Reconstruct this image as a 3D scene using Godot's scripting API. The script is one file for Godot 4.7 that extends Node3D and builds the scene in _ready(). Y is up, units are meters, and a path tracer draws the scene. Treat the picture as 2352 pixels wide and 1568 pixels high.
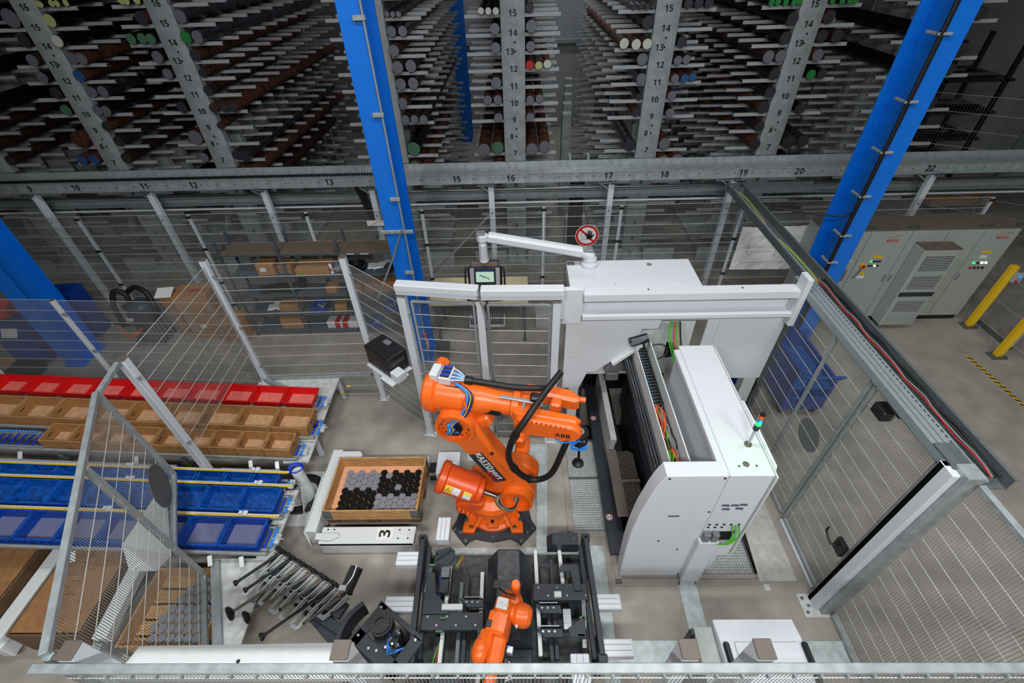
extends Node3D
# ---------------------------------------------------------------- mesh builder
class MB:
	var v := PackedVector3Array()
	var n := PackedVector3Array()
	func tri(a: Vector3, b: Vector3, c: Vector3, na: Vector3, nb: Vector3, nc: Vector3):
		if (b - a).cross(c - a).dot(na + nb + nc) > 0.0:
			v.append(a); v.append(c); v.append(b); n.append(na); n.append(nc); n.append(nb)
		else:
			v.append(a); v.append(b); v.append(c); n.append(na); n.append(nb); n.append(nc)
	func flat(a: Vector3, b: Vector3, c: Vector3, out: Vector3):
		var m := (b - a).cross(c - a)
		if m.length_squared() < 1e-16: return
		m = m.normalized()
		if m.dot(out) < 0: m = -m
		tri(a, b, c, m, m, m)
	func quad(a: Vector3, b: Vector3, c: Vector3, d: Vector3, out: Vector3):
		flat(a, b, c, out); flat(a, c, d, out)
	func box(c: Vector3, s: Vector3, bv := 0.0, bs := Basis.IDENTITY):
		var h := s * 0.5
		var e: float = min(bv, min(h.x, min(h.y, h.z)) * 0.9)
		if e <= 0.0:
			for ax in 3:
				for sg in [-1.0, 1.0]:
					var o := Vector3.ZERO; o[ax] = h[ax] * sg
					var u := Vector3.ZERO; u[(ax + 1) % 3] = h[(ax + 1) % 3]
					var w := Vector3.ZERO; w[(ax + 2) % 3] = h[(ax + 2) % 3]
					quad(c + bs * (o - u - w), c + bs * (o + u - w), c + bs * (o + u + w), c + bs * (o - u + w), bs * o)
			return
		for ax in 3:
			var a1 := (ax + 1) % 3
			var a2 := (ax + 2) % 3
			for sg in [-1.0, 1.0]:
				var o := Vector3.ZERO; o[ax] = h[ax] * sg
				var u := Vector3.ZERO; u[a1] = h[a1] - e
				var w := Vector3.ZERO; w[a2] = h[a2] - e
				quad(c + bs * (o - u - w), c + bs * (o + u - w), c + bs * (o + u + w), c + bs * (o - u + w), bs * o)
			for s1 in [-1.0, 1.0]:
				for s2 in [-1.0, 1.0]:
					var p := Vector3.ZERO; p[a1] = h[a1] * s1; p[a2] = (h[a2] - e) * s2
					var q := Vector3.ZERO; q[a1] = (h[a1] - e) * s1; q[a2] = h[a2] * s2
					var l := Vector3.ZERO; l[ax] = h[ax] - e
					quad(c + bs * (p - l), c + bs * (p + l), c + bs * (q + l), c + bs * (q - l), bs * (p + q))
		for sx in [-1.0, 1.0]:
			for sy in [-1.0, 1.0]:
				for sz in [-1.0, 1.0]:
					var k := Vector3(sx, sy, sz)
					flat(c + bs * (Vector3(h.x, h.y - e, h.z - e) * k), c + bs * (Vector3(h.x - e, h.y, h.z - e) * k), c + bs * (Vector3(h.x - e, h.y - e, h.z) * k), bs * k)
	func b2(x0, x1, y0, y1, z0, z1, bv := 0.0):
		box(Vector3((x0 + x1) * .5, (y0 + y1) * .5, (z0 + z1) * .5), Vector3(abs(x1 - x0), abs(y1 - y0), abs(z1 - z0)), bv)
	func bar(a: Vector3, b: Vector3, w: float, h: float, bv := 0.0, up := Vector3.UP):
		var z := (b - a).normalized()
		var u := up
		if abs(z.dot(u)) > 0.98: u = Vector3.RIGHT if abs(z.x) < 0.9 else Vector3.BACK
		var x := u.cross(z).normalized()
		var y := z.cross(x)
		box((a + b) * .5, Vector3(w, h, (b - a).length()), bv, Basis(x, y, z))
	func frame_of(d: Vector3) -> Basis:
		var z := d.normalized()
		var u := Vector3.UP if abs(z.y) < 0.9 else Vector3.RIGHT
		var x := u.cross(z).normalized()
		return Basis(x, z.cross(x), z)
	func cyl(a: Vector3, b: Vector3, r0: float, r1 := -1.0, seg := 16, caps := true):
		if r1 < 0: r1 = r0
		var f := frame_of(b - a)
		var sl: float = (r0 - r1) / maxf((b - a).length(), 1e-6)
		for i in seg:
			var t0 := TAU * i / seg
			var t1 := TAU * (i + 1) / seg
			var d0 := f.x * cos(t0) + f.y * sin(t0)
			var d1 := f.x * cos(t1) + f.y * sin(t1)
			var n0 := (d0 + f.z * sl).normalized()
			var n1 := (d1 + f.z * sl).normalized()
			tri(a + d0 * r0, a + d1 * r0, b + d1 * r1, n0, n1, n1)
			tri(a + d0 * r0, b + d1 * r1, b + d0 * r1, n0, n1, n0)
			if caps:
				tri(a, a + d0 * r0, a + d1 * r0, -f.z, -f.z, -f.z)
				tri(b, b + d0 * r1, b + d1 * r1, f.z, f.z, f.z)
	func ring(a: Vector3, b: Vector3, ro: float, ri: float, seg := 24):
		var f := frame_of(b - a)
		for i in seg:
			var t0 := TAU * i / seg
			var t1 := TAU * (i + 1) / seg
			var d0 := f.x * cos(t0) + f.y * sin(t0)
			var d1 := f.x * cos(t1) + f.y * sin(t1)
			tri(a + d0 * ro, a + d1 * ro, b + d1 * ro, d0, d1, d1); tri(a + d0 * ro, b + d1 * ro, b + d0 * ro, d0, d1, d0)
			tri(a + d0 * ri, a + d1 * ri, b + d1 * ri, -d0, -d1, -d1); tri(a + d0 * ri, b + d1 * ri, b + d0 * ri, -d0, -d1, -d0)
			quad(b + d0 * ri, b + d1 * ri, b + d1 * ro, b + d0 * ro, f.z)
			quad(a + d0 * ri, a + d1 * ri, a + d1 * ro, a + d0 * ro, -f.z)
	func tube(pts: Array, r: float, seg := 8, caps := true):
		var k := pts.size()
		var prev := Basis.IDENTITY
		var rows := []
		for i in k:
			var d: Vector3 = (pts[min(i + 1, k - 1)] - pts[max(i - 1, 0)])
			var f := frame_of(d)
			if i > 0:
				var z := d.normalized()
				var x: Vector3 = prev.x - z * prev.x.dot(z)
				if x.length() > 1e-4:
					x = x.normalized(); f = Basis(x, z.cross(x), z)
			prev = f
			var row := []
			for j in seg:
				var t := TAU * j / seg
				row.append(f.x * cos(t) + f.y * sin(t))
			rows.append(row)
		for i in k - 1:
			for j in seg:
				var j2 := (j + 1) % seg
				var a: Vector3 = pts[i]; var b: Vector3 = pts[i + 1]
				tri(a + rows[i][j] * r, a + rows[i][j2] * r, b + rows[i + 1][j2] * r, rows[i][j], rows[i][j2], rows[i + 1][j2])
				tri(a + rows[i][j] * r, b + rows[i + 1][j2] * r, b + rows[i + 1][j] * r, rows[i][j], rows[i + 1][j2], rows[i + 1][j])
		if caps:
			for e in [0, k - 1]:
				var o: Vector3 = (pts[0] - pts[1]) if e == 0 else (pts[k - 1] - pts[k - 2])
				for j in seg:
					flat(pts[e], pts[e] + rows[e][j] * r, pts[e] + rows[e][(j + 1) % seg] * r, o)
	# profile: Vector2(radius, along axis); f.z is the axis
	func lathe(prof: Array, o: Vector3, axis := Vector3.UP, seg := 24):
		var f := frame_of(axis)
		for k in prof.size() - 1:
			var p: Vector2 = prof[k]; var q: Vector2 = prof[k + 1]
			var dd := q - p
			if dd.length() < 1e-6: continue
			var nr := dd.y; var nz := -dd.x
			var cen := 0.0
			for i in seg:
				var t0 := TAU * i / seg
				var t1 := TAU * (i + 1) / seg
				var d0 := f.x * cos(t0) + f.y * sin(t0)
				var d1 := f.x * cos(t1) + f.y * sin(t1)
				var n0 := (d0 * nr + f.z * nz).normalized()
				var n1 := (d1 * nr + f.z * nz).normalized()
				var a := o + d0 * p.x + f.z * p.y; var b := o + d1 * p.x + f.z * p.y
				var c := o + d1 * q.x + f.z * q.y; var d := o + d0 * q.x + f.z * q.y
				if p.x > 1e-5: tri(a, b, c, n0, n1, n1)
				if q.x > 1e-5: tri(a, c, d, n0, n1, n0)
	func sph(c: Vector3, r: Vector3, seg := 14, bs := Basis.IDENTITY):
		var rows := seg / 2
		for i in rows:
			var p0 := PI * i / rows; var p1 := PI * (i + 1) / rows
			for j in seg:
				var q := []
				for pr in [[p0, j], [p0, j + 1], [p1, j + 1], [p1, j]]:
					var t: float = TAU * pr[1] / seg
					q.append(Vector3(sin(pr[0]) * cos(t), cos(pr[0]), sin(pr[0]) * sin(t)))
				var nn := []
				for u in q: nn.append(bs * (u / r).normalized())
				if i > 0: tri(c + bs * (q[0] * r), c + bs * (q[1] * r), c + bs * (q[2] * r), nn[0], nn[1], nn[2])
				if i < rows - 1: tri(c + bs * (q[0] * r), c + bs * (q[2] * r), c + bs * (q[3] * r), nn[0], nn[2], nn[3])
	# extrude a polygon drawn in (xf.x, xf.y), along xf.z from t0 to t1, with chamfer bv; smooth sides where the bend is below 40 degrees
	func ext(poly: PackedVector2Array, xf: Transform3D, t0: float, t1: float, bv := 0.0):
		var k := poly.size()
		if not Geometry2D.is_polygon_clockwise(poly):
			poly = poly.duplicate(); poly.reverse()
		var en := []
		for i in k:
			var d := (poly[(i + 1) % k] - poly[i]).normalized()
			en.append(Vector2(-d.y, d.x))
		# clockwise (in Godot's y-down sense this is orientation dependent): make normals point outward
		var area := 0.0
		for i in k: area += poly[i].cross(poly[(i + 1) % k])
		if area > 0:
			for i in k: en[i] = -en[i]
		var vn := []
		var inset := PackedVector2Array()
		for i in k:
			var a: Vector2 = en[(i + k - 1) % k]; var b: Vector2 = en[i]
			var m := (a + b)
			m = m.normalized() if m.length() > 0.01 else b
			var ca: float = max(m.dot(b), 0.35)
			inset.append(poly[i] - m * (bv / ca))
			if a.dot(b) > 0.76: vn.append([m, m])
			else: vn.append([a, b])
		var zz := xf.basis.z
		var lay := [[inset if bv > 0 else poly, t0], [poly, t0 + bv], [poly, t1 - bv], [inset if bv > 0 else poly, t1]]
		for L in 3:
			if bv <= 0 and L != 1: continue
			for i in k:
				var j := (i + 1) % k
				var n2: Vector2 = vn[i][1]; var n3: Vector2 = vn[j][0]
				var na: Vector3 = xf.basis.x * n2.x + xf.basis.y * n2.y
				var nb: Vector3 = xf.basis.x * n3.x + xf.basis.y * n3.y
				if L == 0: na = (na - zz).normalized(); nb = (nb - zz).normalized()
				if L == 2: na = (na + zz).normalized(); nb = (nb + zz).normalized()
				var pa: Vector2 = lay[L][0][i]; var pb: Vector2 = lay[L][0][j]
				var qa: Vector2 = lay[L + 1][0][i]; var qb: Vector2 = lay[L + 1][0][j]
				var A := xf * Vector3(pa.x, pa.y, lay[L][1]); var B := xf * Vector3(pb.x, pb.y, lay[L][1])
				var C := xf * Vector3(qb.x, qb.y, lay[L + 1][1]); var D := xf * Vector3(qa.x, qa.y, lay[L + 1][1])
				tri(A, B, C, na, nb, nb); tri(A, C, D, na, nb, na)
		for cap in [0, 3]:
			var pl: PackedVector2Array = lay[cap][0]
			var id := Geometry2D.triangulate_polygon(pl)
			var nn := -zz if cap == 0 else zz
			for i in range(0, id.size(), 3):
				var q := []
				for s in 3: q.append(xf * Vector3(pl[id[i + s]].x, pl[id[i + s]].y, lay[cap][1]))
				tri(q[0], q[1], q[2], nn, nn, nn)
	func mesh() -> ArrayMesh:
		var a := []
		a.resize(Mesh.ARRAY_MAX)
		a[Mesh.ARRAY_VERTEX] = v; a[Mesh.ARRAY_NORMAL] = n
		var m := ArrayMesh.new()
		m.add_surface_from_arrays(Mesh.PRIMITIVE_TRIANGLES, a)
		return m

var M := {}
var taken := {}
func v3(x, y, z) -> Vector3: return Vector3(x, y, z)
func pv(a: Array) -> PackedVector2Array:
	var p := PackedVector2Array()
	for i in range(0, a.size(), 2): p.append(Vector2(a[i], a[i + 1]))
	return p
func xf(o: Vector3, x: Vector3, y: Vector3) -> Transform3D: return Transform3D(Basis(x, y, x.cross(y)), o)
func circ(cx: float, cy: float, r: float, k := 20) -> PackedVector2Array:
	var p := PackedVector2Array()
	for i in k: p.append(Vector2(cx + r * cos(TAU * i / k), cy + r * sin(TAU * i / k)))
	return p
func curve(pts: Array, k := 6) -> Array:
	var o := []
	for i in pts.size() - 1:
		var p0: Vector3 = pts[max(i - 1, 0)]; var p1: Vector3 = pts[i]; var p2: Vector3 = pts[i + 1]; var p3: Vector3 = pts[min(i + 2, pts.size() - 1)]
		for j in k:
			o.append(p1.cubic_interpolate(p2, p0, p3, float(j) / k))
	o.append(pts[-1])
	return o
func named(nm: String, parent: Node) -> String:
	var key := str(parent.get_instance_id()) + nm
	var c: int = taken.get(key, 0)
	taken[key] = c + 1
	return nm if c == 0 else "%s_%03d" % [nm, c]
func put(nm: String, mesh: Mesh, mat: Material, parent: Node = self, at := Vector3.ZERO) -> MeshInstance3D:
	var o := MeshInstance3D.new()
	o.name = named(nm, parent)
	o.mesh = mesh; o.material_override = mat; o.position = at
	parent.add_child(o, true)
	return o
func obj(nm: String, mb: MB, mat: Material, parent: Node = self) -> MeshInstance3D: return put(nm, mb.mesh(), mat, parent)
func tag(o: Node, label: String, cat: String, group := "", kind := "") -> Node:
	o.set_meta("label", label); o.set_meta("category", cat)
	if group: o.set_meta("group", group)
	if kind: o.set_meta("kind", kind)
	return o
func thing(nm: String, label: String, cat: String, at := Vector3.ZERO, group := "", bs := Basis.IDENTITY) -> Node3D:
	var o := Node3D.new()
	o.name = named(nm, self)
	add_child(o, true)
	o.transform = Transform3D(bs, at)
	tag(o, label, cat, group)
	return o
func copy(src: Node3D, nm: String, at: Vector3, label: String, group := "") -> Node3D:
	var o: Node3D = src.duplicate()
	o.name = named(nm, self)
	add_child(o, true)
	o.position = at
	o.set_meta("label", label)
	if group: o.set_meta("group", group)
	return o
func struct(nm: String, mb: MB, mat: Material, label := "", cat := "") -> MeshInstance3D:
	var o := obj(nm, mb, mat)
	o.set_meta("kind", "structure")
	if label: o.set_meta("label", label); o.set_meta("category", cat)
	return o
var font: SystemFont
func txt(s: String, hgt: float, at: Vector3, bs: Basis, mat: Material, parent: Node, nm := "lettering", bold := true, ital := false) -> MeshInstance3D:
	var t := TextMesh.new()
	var f := SystemFont.new()
	f.font_names = PackedStringArray(["Droid Sans"])
	if bold: f.font_weight = 700
	f.font_italic = ital
	t.font = f; t.text = s; t.font_size = 32; t.pixel_size = hgt / 23.0; t.depth = 0.002; t.curve_step = 2.0
	var o := put(nm, t, mat, parent)
	o.transform = Transform3D(bs, at)
	return o
func srgb(r: float, g: float, b: float) -> Color: return Color(r, g, b)
func mat(c: Color, rough := 0.6, metal := 0.0, tex: Texture2D = null, sc := 1.0, nrm: Texture2D = null, ns := 0.4) -> StandardMaterial3D:
	var m := StandardMaterial3D.new()
	m.albedo_color = c; m.roughness = rough; m.metallic = metal
	m.cull_mode = BaseMaterial3D.CULL_DISABLED
	if tex or nrm:
		m.uv1_triplanar = true; m.uv1_world_triplanar = true; m.uv1_scale = Vector3.ONE * sc
	if tex: m.albedo_texture = tex
	if nrm: m.normal_enabled = true; m.normal_texture = nrm; m.normal_scale = ns
	return m
func glow(c: Color, e: float) -> StandardMaterial3D:
	var m := mat(c, 0.4)
	m.emission_enabled = true; m.emission = c; m.emission_energy_multiplier = e
	return m
# a tint texture: noise layers turned into a colour between lo and hi
func ntex(seed_: int, freq: float, lo: Color, hi: Color, oct := 4, stretch := Vector2.ONE, size := 384, gain := 1.0, ty := FastNoiseLite.TYPE_SIMPLEX_SMOOTH) -> ImageTexture:
	var nz := FastNoiseLite.new()
	nz.seed = seed_; nz.noise_type = ty; nz.frequency = freq; nz.fractal_octaves = oct
	var im := Image.create(size, size, false, Image.FORMAT_RGB8)
	for y in size:
		var fy := float(y) / size
		for x in size:
			# seamless in x and y by blending shifted samples
			var fx := float(x) / size
			var a := nz.get_noise_2d(x * stretch.x, y * stretch.y)
			var b := nz.get_noise_2d((x - size) * stretch.x, y * stretch.y)
			var c := nz.get_noise_2d(x * stretch.x, (y - size) * stretch.y)
			var d := nz.get_noise_2d((x - size) * stretch.x, (y - size) * stretch.y)
			var w: float = lerp(lerp(a, b, fx), lerp(c, d, fx), fy)
			im.set_pixel(x, y, lo.lerp(hi, clampf(0.5 + w * 1.3 * gain, 0, 1)))
	im.generate_mipmaps()
	return ImageTexture.create_from_image(im)
# ---------------------------------------------------------------- scene
func _ready():
	# camera
	var cam := Camera3D.new()
	cam.name = "camera"
	cam.fov = 72.38; cam.near = 0.05; cam.far = 80.0
	cam.transform = Transform3D(Basis(Vector3.UP, deg_to_rad(1.578)) * Basis(Vector3.RIGHT, deg_to_rad(-40.94)) * Basis(Vector3.BACK, deg_to_rad(-1.93)), Vector3(0, 5.86, 0))
	add_child(cam); cam.current = true
	# air of the closed hall: no sky is seen
	var we := WorldEnvironment.new(); we.name = "environment"
	var env := Environment.new()
	env.background_mode = Environment.BG_COLOR
	env.background_color = Color(0.02, 0.022, 0.025)
	env.tonemap_mode = Environment.TONE_MAPPER_LINEAR
	env.tonemap_exposure = 1.0
	env.sdfgi_enabled = true; env.ssao_enabled = true; env.ssil_enabled = true
	we.environment = env
	add_child(we)
	materials()
	# high-bay lamps under the roof: [x, z, energy]
	var k := 0
	for a in [[-2.9, -3.2, 11.0], [0.3, -3.2, 13.0], [3.4, -3.2, 11.0], [-3.2, 3.0, 37.0], [0.4, 3.0, 50.0], [4.0, 3.0, 36.0], [-4.25, -11.0, 1.0], [1.24, -12.4, 9.0], [6.2, -11.0, 1.0], [8.6, -4.6, 4.0], [-8.6, -4.6, 1.5], [0.6, -17.3, 12.0]]:
		high_bay(a[0], a[1], a[2], k); k += 1
	hall()
	floor_works()
	blue_columns()
	racks()
	rail()
	rear_fence()
	cell_fence()
	machine()
	flow_rack()
	pallet_station()
	big_robot()
	centring_frame()
	small_robot()
	tool_magazine()
	front_cabinet()
	left_pallets()
	shelving()
	operator_desk()
	left_corner()
	right_side()
	right_back()

func materials():
	var w := Color(1, 1, 1)
	var fine := ntex(3, 0.05, Color(.955, .955, .955), w, 3)
	var blot := ntex(7, 0.012, Color(.88, .875, .865), w, 5, Vector2.ONE, 512, 1.1)
	var conc := ntex(11, 0.012, Color(.87, .86, .845), Color(1, .99, .98), 7, Vector2.ONE, 768, 1.0)
	var wood := ntex(21, 0.02, Color(.78, .69, .57), Color(1, .98, .95), 4, Vector2(0.35, 5.0), 384, 1.2)
	var rust := ntex(31, 0.02, Color(.45, .36, .32), Color(1, .9, .8), 5, Vector2.ONE, 384, 1.2)
	var scr := ntex(41, 0.03, Color(.80, .81, .82), w, 4, Vector2(0.25, 3.0), 384, 1.2)
	var dirt := ntex(51, 0.02, Color(.72, .72, .73), w, 5, Vector2.ONE, 384, 1.4)
	M.floor = mat(Color(.64, .62, .59), .62, 0, conc, .21)
	M.floor2 = mat(Color(.62, .60, .57), .6, 0, conc, .3)
	M.pit = mat(Color(.16, .16, .17), .7, 0, dirt, .9)
	M.wall = mat(Color(.60, .61, .62), .7, 0, fine, .4)
	M.ceil = mat(Color(.20, .205, .21), .8, 0, fine, .3)
	M.white = mat(Color(.81, .82, .84), .38)
	M.white2 = mat(Color(.81, .82, .82), .42)
	M.cream = mat(Color(.86, .80, .66), .5, 0, fine, .9)
	M.post = mat(Color(.80, .82, .84), .4)
	M.rack = mat(Color(.62, .64, .65), .5, 0, blot, .7)
	M.arm = mat(Color(.66, .67, .68), .5, 0, fine, .7)
	M.galv = mat(Color(.64, .67, .68), .40, .3, blot, 1.1)
	M.galvd = mat(Color(.40, .43, .44), .45, .3, blot, 1.3)
	M.alu = mat(Color(.80, .81, .81), .38, .15, fine, .9)
	M.prof = mat(Color(.56, .60, .61), .4, .25, fine, .9)
	M.steel = mat(Color(.60, .61, .62), .3, .9, scr, 1.6)
	M.dsteel = mat(Color(.22, .22, .23), .42, .5, dirt, 1.2)
	M.wire = mat(Color(.52, .53, .53), .42, .2)
	M.wire2 = mat(Color(.80, .80, .77), .4, .2)
	M.black = mat(Color(.075, .08, .09), .42, 0, fine, 1.0)
	M.anth = mat(Color(.16, .18, .205), .5, 0, fine, 1.2)
	M.anthl = mat(Color(.27, .285, .29), .5, 0, dirt, 1.5)
	M.rubber = mat(Color(.05, .05, .055), .55)
	M.hole = mat(Color(.02, .02, .022), .9)
	M.brown = mat(Color(.38, .34, .31), .5, 0, fine, 1.0)
	M.blue = mat(Color(.0, .43, .84), .42, 0, fine, .35)
	M.orange = mat(Color(.93, .41, .11), .33, 0, fine, .8)
	M.orange2 = mat(Color(.90, .33, .09), .36, 0, fine, .8)
	M.red = mat(Color(.80, .045, .05), .42, 0, fine, 1.0)
	M.redin = mat(Color(.88, .44, .41), .5, 0, blot, 1.3)
	M.crate = mat(Color(.02, .24, .60), .4, 0, fine, 1.0)
	M.crate2 = mat(Color(.03, .36, .74), .4, 0, dirt, 1.2)
	M.crate3 = mat(Color(.04, .31, .64), .45, 0, dirt, 1.6)
	M.pad = mat(Color(.40, .41, .54), .6, 0, fine, 1.4)
	M.card = mat(Color(.68, .49, .29), .75, 0, blot, 1.5)
	M.cardd = mat(Color(.60, .43, .27), .78, 0, blot, 1.2)
	M.cardin = mat(Color(.76, .60, .45), .8, 0, blot, 1.4)
	M.wood = mat(Color(.80, .64, .43), .7, 0, wood, 1.6)
	M.woodd = mat(Color(.42, .34, .26), .75, 0, wood, 1.4)
	M.woodp = mat(Color(.86, .62, .46), .8, 0, fine, 1.2)
	M.yellow = mat(Color(.92, .74, .05), .42, 0, fine, 1.0)
	M.yellow2 = mat(Color(.93, .80, .25), .5)
	M.paper = mat(Color(.88, .88, .87), .7, 0, fine, 1.2)
	M.blank = mat(Color(.62, .62, .66), .38, .25, scr, 5.0)
	M.dblank = mat(Color(.13, .125, .12), .45, .55, dirt, 4.0)
	M.shelf = mat(Color(.36, .40, .44), .45, .35, blot, .9)
	M.dust = mat(Color(.40, .36, .30), .9, 0, blot, .9)
	M.cab = mat(Color(.64, .66, .64), .5, 0, fine, .6)
	M.cabtop = mat(Color(.40, .37, .32), .85, 0, blot, .7)
	M.lblue = mat(Color(.16, .50, .86), .4)
	M.tubeblue = mat(Color(.04, .22, .75), .4)
	M.green = mat(Color(.30, .66, .12), .45)
	M.cabred = mat(Color(.75, .06, .06), .45)
	M.caborange = mat(Color(.85, .33, .13), .5)
	M.rust = mat(Color(.40, .24, .15), .75, .1, rust, 1.2)
	M.rustd = mat(Color(.24, .15, .11), .7, .2, rust, 1.3)
	M.bard = mat(Color(.13, .13, .14), .42, .6, rust, 1.4)
	M.barg = mat(Color(.33, .33, .35), .35, .8, scr, 1.2)
	M.endg = mat(Color(.42, .43, .46), .5, .2)
	M.endd = mat(Color(.20, .20, .22), .5, .2)
	M.endw = mat(Color(.75, .76, .72), .6)
	M.endgreen = mat(Color(.26, .42, .32), .6)
	M.endbgreen = mat(Color(.12, .48, .22), .55)
	M.endred = mat(Color(.72, .08, .07), .55)
	M.endblue = mat(Color(.14, .30, .50), .55)
	M.endyel = mat(Color(.68, .70, .46), .6)
	M.print = mat(Color(.03, .03, .035), .6)
	M.printg = mat(Color(.35, .36, .42), .7)
	M.logored = mat(Color(.75, .07, .06), .5)
	M.cpl = mat(Color(.80, .81, .80), .55, 0, blot, 1.2)
	M.checker = mat(Color(.76, .76, .73), .45, .1, blot, 1.2)
	M.grate = mat(Color(.86, .87, .86), .4, .1, blot, 2.0)
	M.duct = mat(Color(.74, .78, .78), .42, .1, blot, 1.2)
	M.sieve = mat(Color(.33, .31, .27), .5, .4, dirt, 2.0)
	M.screen = glow(Color(.62, .74, .66), .35)
	M.ledg = glow(Color(.1, .9, .35), 1.4)
	M.ledw = glow(Color(.9, .95, .95), 1.2)
	M.ledb = glow(Color(.2, .5, .95), 1.0)
	M.vac = mat(Color(.22, .25, .28), .3)
	M.plastic = mat(Color(.45, .46, .47), .5)
	M.silver = mat(Color(.66, .67, .69), .35, .5)
	M.pane = mat(Color(.02, .18, .26, .35), .05)
	M.pane.transparency = BaseMaterial3D.TRANSPARENCY_ALPHA
	M.film = mat(Color(.75, .77, .78, .35), .3)
	M.film.transparency = BaseMaterial3D.TRANSPARENCY_ALPHA

func high_bay(x: float, z: float, e: float, k: int):
	var names := ["over the crate lanes", "over the large robot", "over the saw carriage", "over the angled mesh panel", "over the small robot", "over the white control box", "over the far bars near the vacuum cleaner", "over the central rack", "over the racks near the switch cabinets", "over the switch cabinets", "over the blue crate stack", "in front of the rear panel wall"]
	var t := thing("high_bay_lamp", "white high-bay lamp under the roof " + names[k], "lamp", Vector3(x, 9.0, z), "high-bay lamps")
	var b := MB.new(); b.box(Vector3(0, .06, 0), Vector3(1.9, .1, .72), .02); obj("housing", b, M.white, t)
	b = MB.new(); b.box(Vector3(0, 0.0, 0), Vector3(1.8, .012, .62)); obj("diffuser", b, glow(Color(1, .985, .95), 2.0), t)
	for s in [-.7, .7]:
		b = MB.new(); b.cyl(Vector3(s, .1, 0), Vector3(s, .98, 0), .006, -1, 6); obj("suspension_rod", b, M.galv, t)
	var l := AreaLight3D.new()
	l.name = "lamp_light"; l.area_size = Vector2(1.8, .62); l.light_energy = e; l.light_color = Color(.985, .995, 1); l.shadow_enabled = true
	l.set("area_range", 40.0); l.set("area_attenuation", 2.0)
	l.transform = Transform3D(Basis(Vector3.RIGHT, -PI / 2), Vector3(0, -.03, 0))
	t.add_child(l)

func hall():
	var b := MB.new()
	# the floor with the sunken chip pit left open
	b.b2(-24, 24, -.3, 0, -20.2, -4.95); b.b2(-24, .62, -.3, 0, -4.95, -2.42); b.b2(2.86, 24, -.3, 0, -4.95, -2.42); b.b2(-24, 24, -.3, 0, -2.42, 8)
	b.b2(.62, 1.12, -.3, 0, -2.95, -2.42)
	struct("floor", b, M.floor, "stained grey concrete hall floor", "floor")
	b = MB.new(); b.b2(.62, 2.86, -.55, -.5, -4.95, -2.42); b.b2(.60, .62, -.5, -.3, -4.95, -2.42); b.b2(2.86, 2.88, -.5, -.3, -4.95, -2.42); b.b2(.62, 2.86, -.5, -.3, -4.97, -4.95); b.b2(.62, 2.86, -.5, -.3, -2.42, -2.40)
	struct("floor_pit", b, M.pit, "dark oily pit floor below the saw bed", "floor")
	b = MB.new(); b.b2(-24, 24, 10, 10.3, -20.2, 8); struct("ceiling", b, M.ceil, "grey metal hall roof", "ceiling")
	for a in [["wall_left", -24.2, -24, -20.2, 8], ["wall_right", 14.5, 14.7, -20.2, 8], ["wall_front", -24, 24, 8, 8.2]]:
		b = MB.new(); b.b2(a[1], a[2], 0, 10, a[3], a[4]); struct(a[0], b, M.wall, "grey hall wall", "wall")
	# rear wall of sandwich panels on a backing, with a girt between the rows
	b = MB.new(); b.b2(-24, 24, 0, 10, -20.2, -20.06); var w := struct("wall_back", b, M.wall, "grey sandwich panel wall behind the racks", "wall")
	var row := [[.02, 2.9], [2.93, 5.9], [5.93, 9.98]]
	for i in 30:
		for r in row:
			var q := MB.new(); q.box(Vector3.ZERO, Vector3(1.185, r[1] - r[0], .06), .008)
			obj("wall_panel", q, M.wall, w).position = Vector3(-17.4 + i * 1.2, (r[0] + r[1]) * .5, -20.03)
	for y in [2.95, 5.95]:
		b = MB.new(); b.b2(-18, 18, y - .07, y + .07, -19.99, -19.85, .01)
		tag(obj("steel_girt", b, M.galv), "lower steel girt along the rear panel wall" if y < 3 else "upper steel girt along the rear panel wall", "beam", "wall girts")

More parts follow.
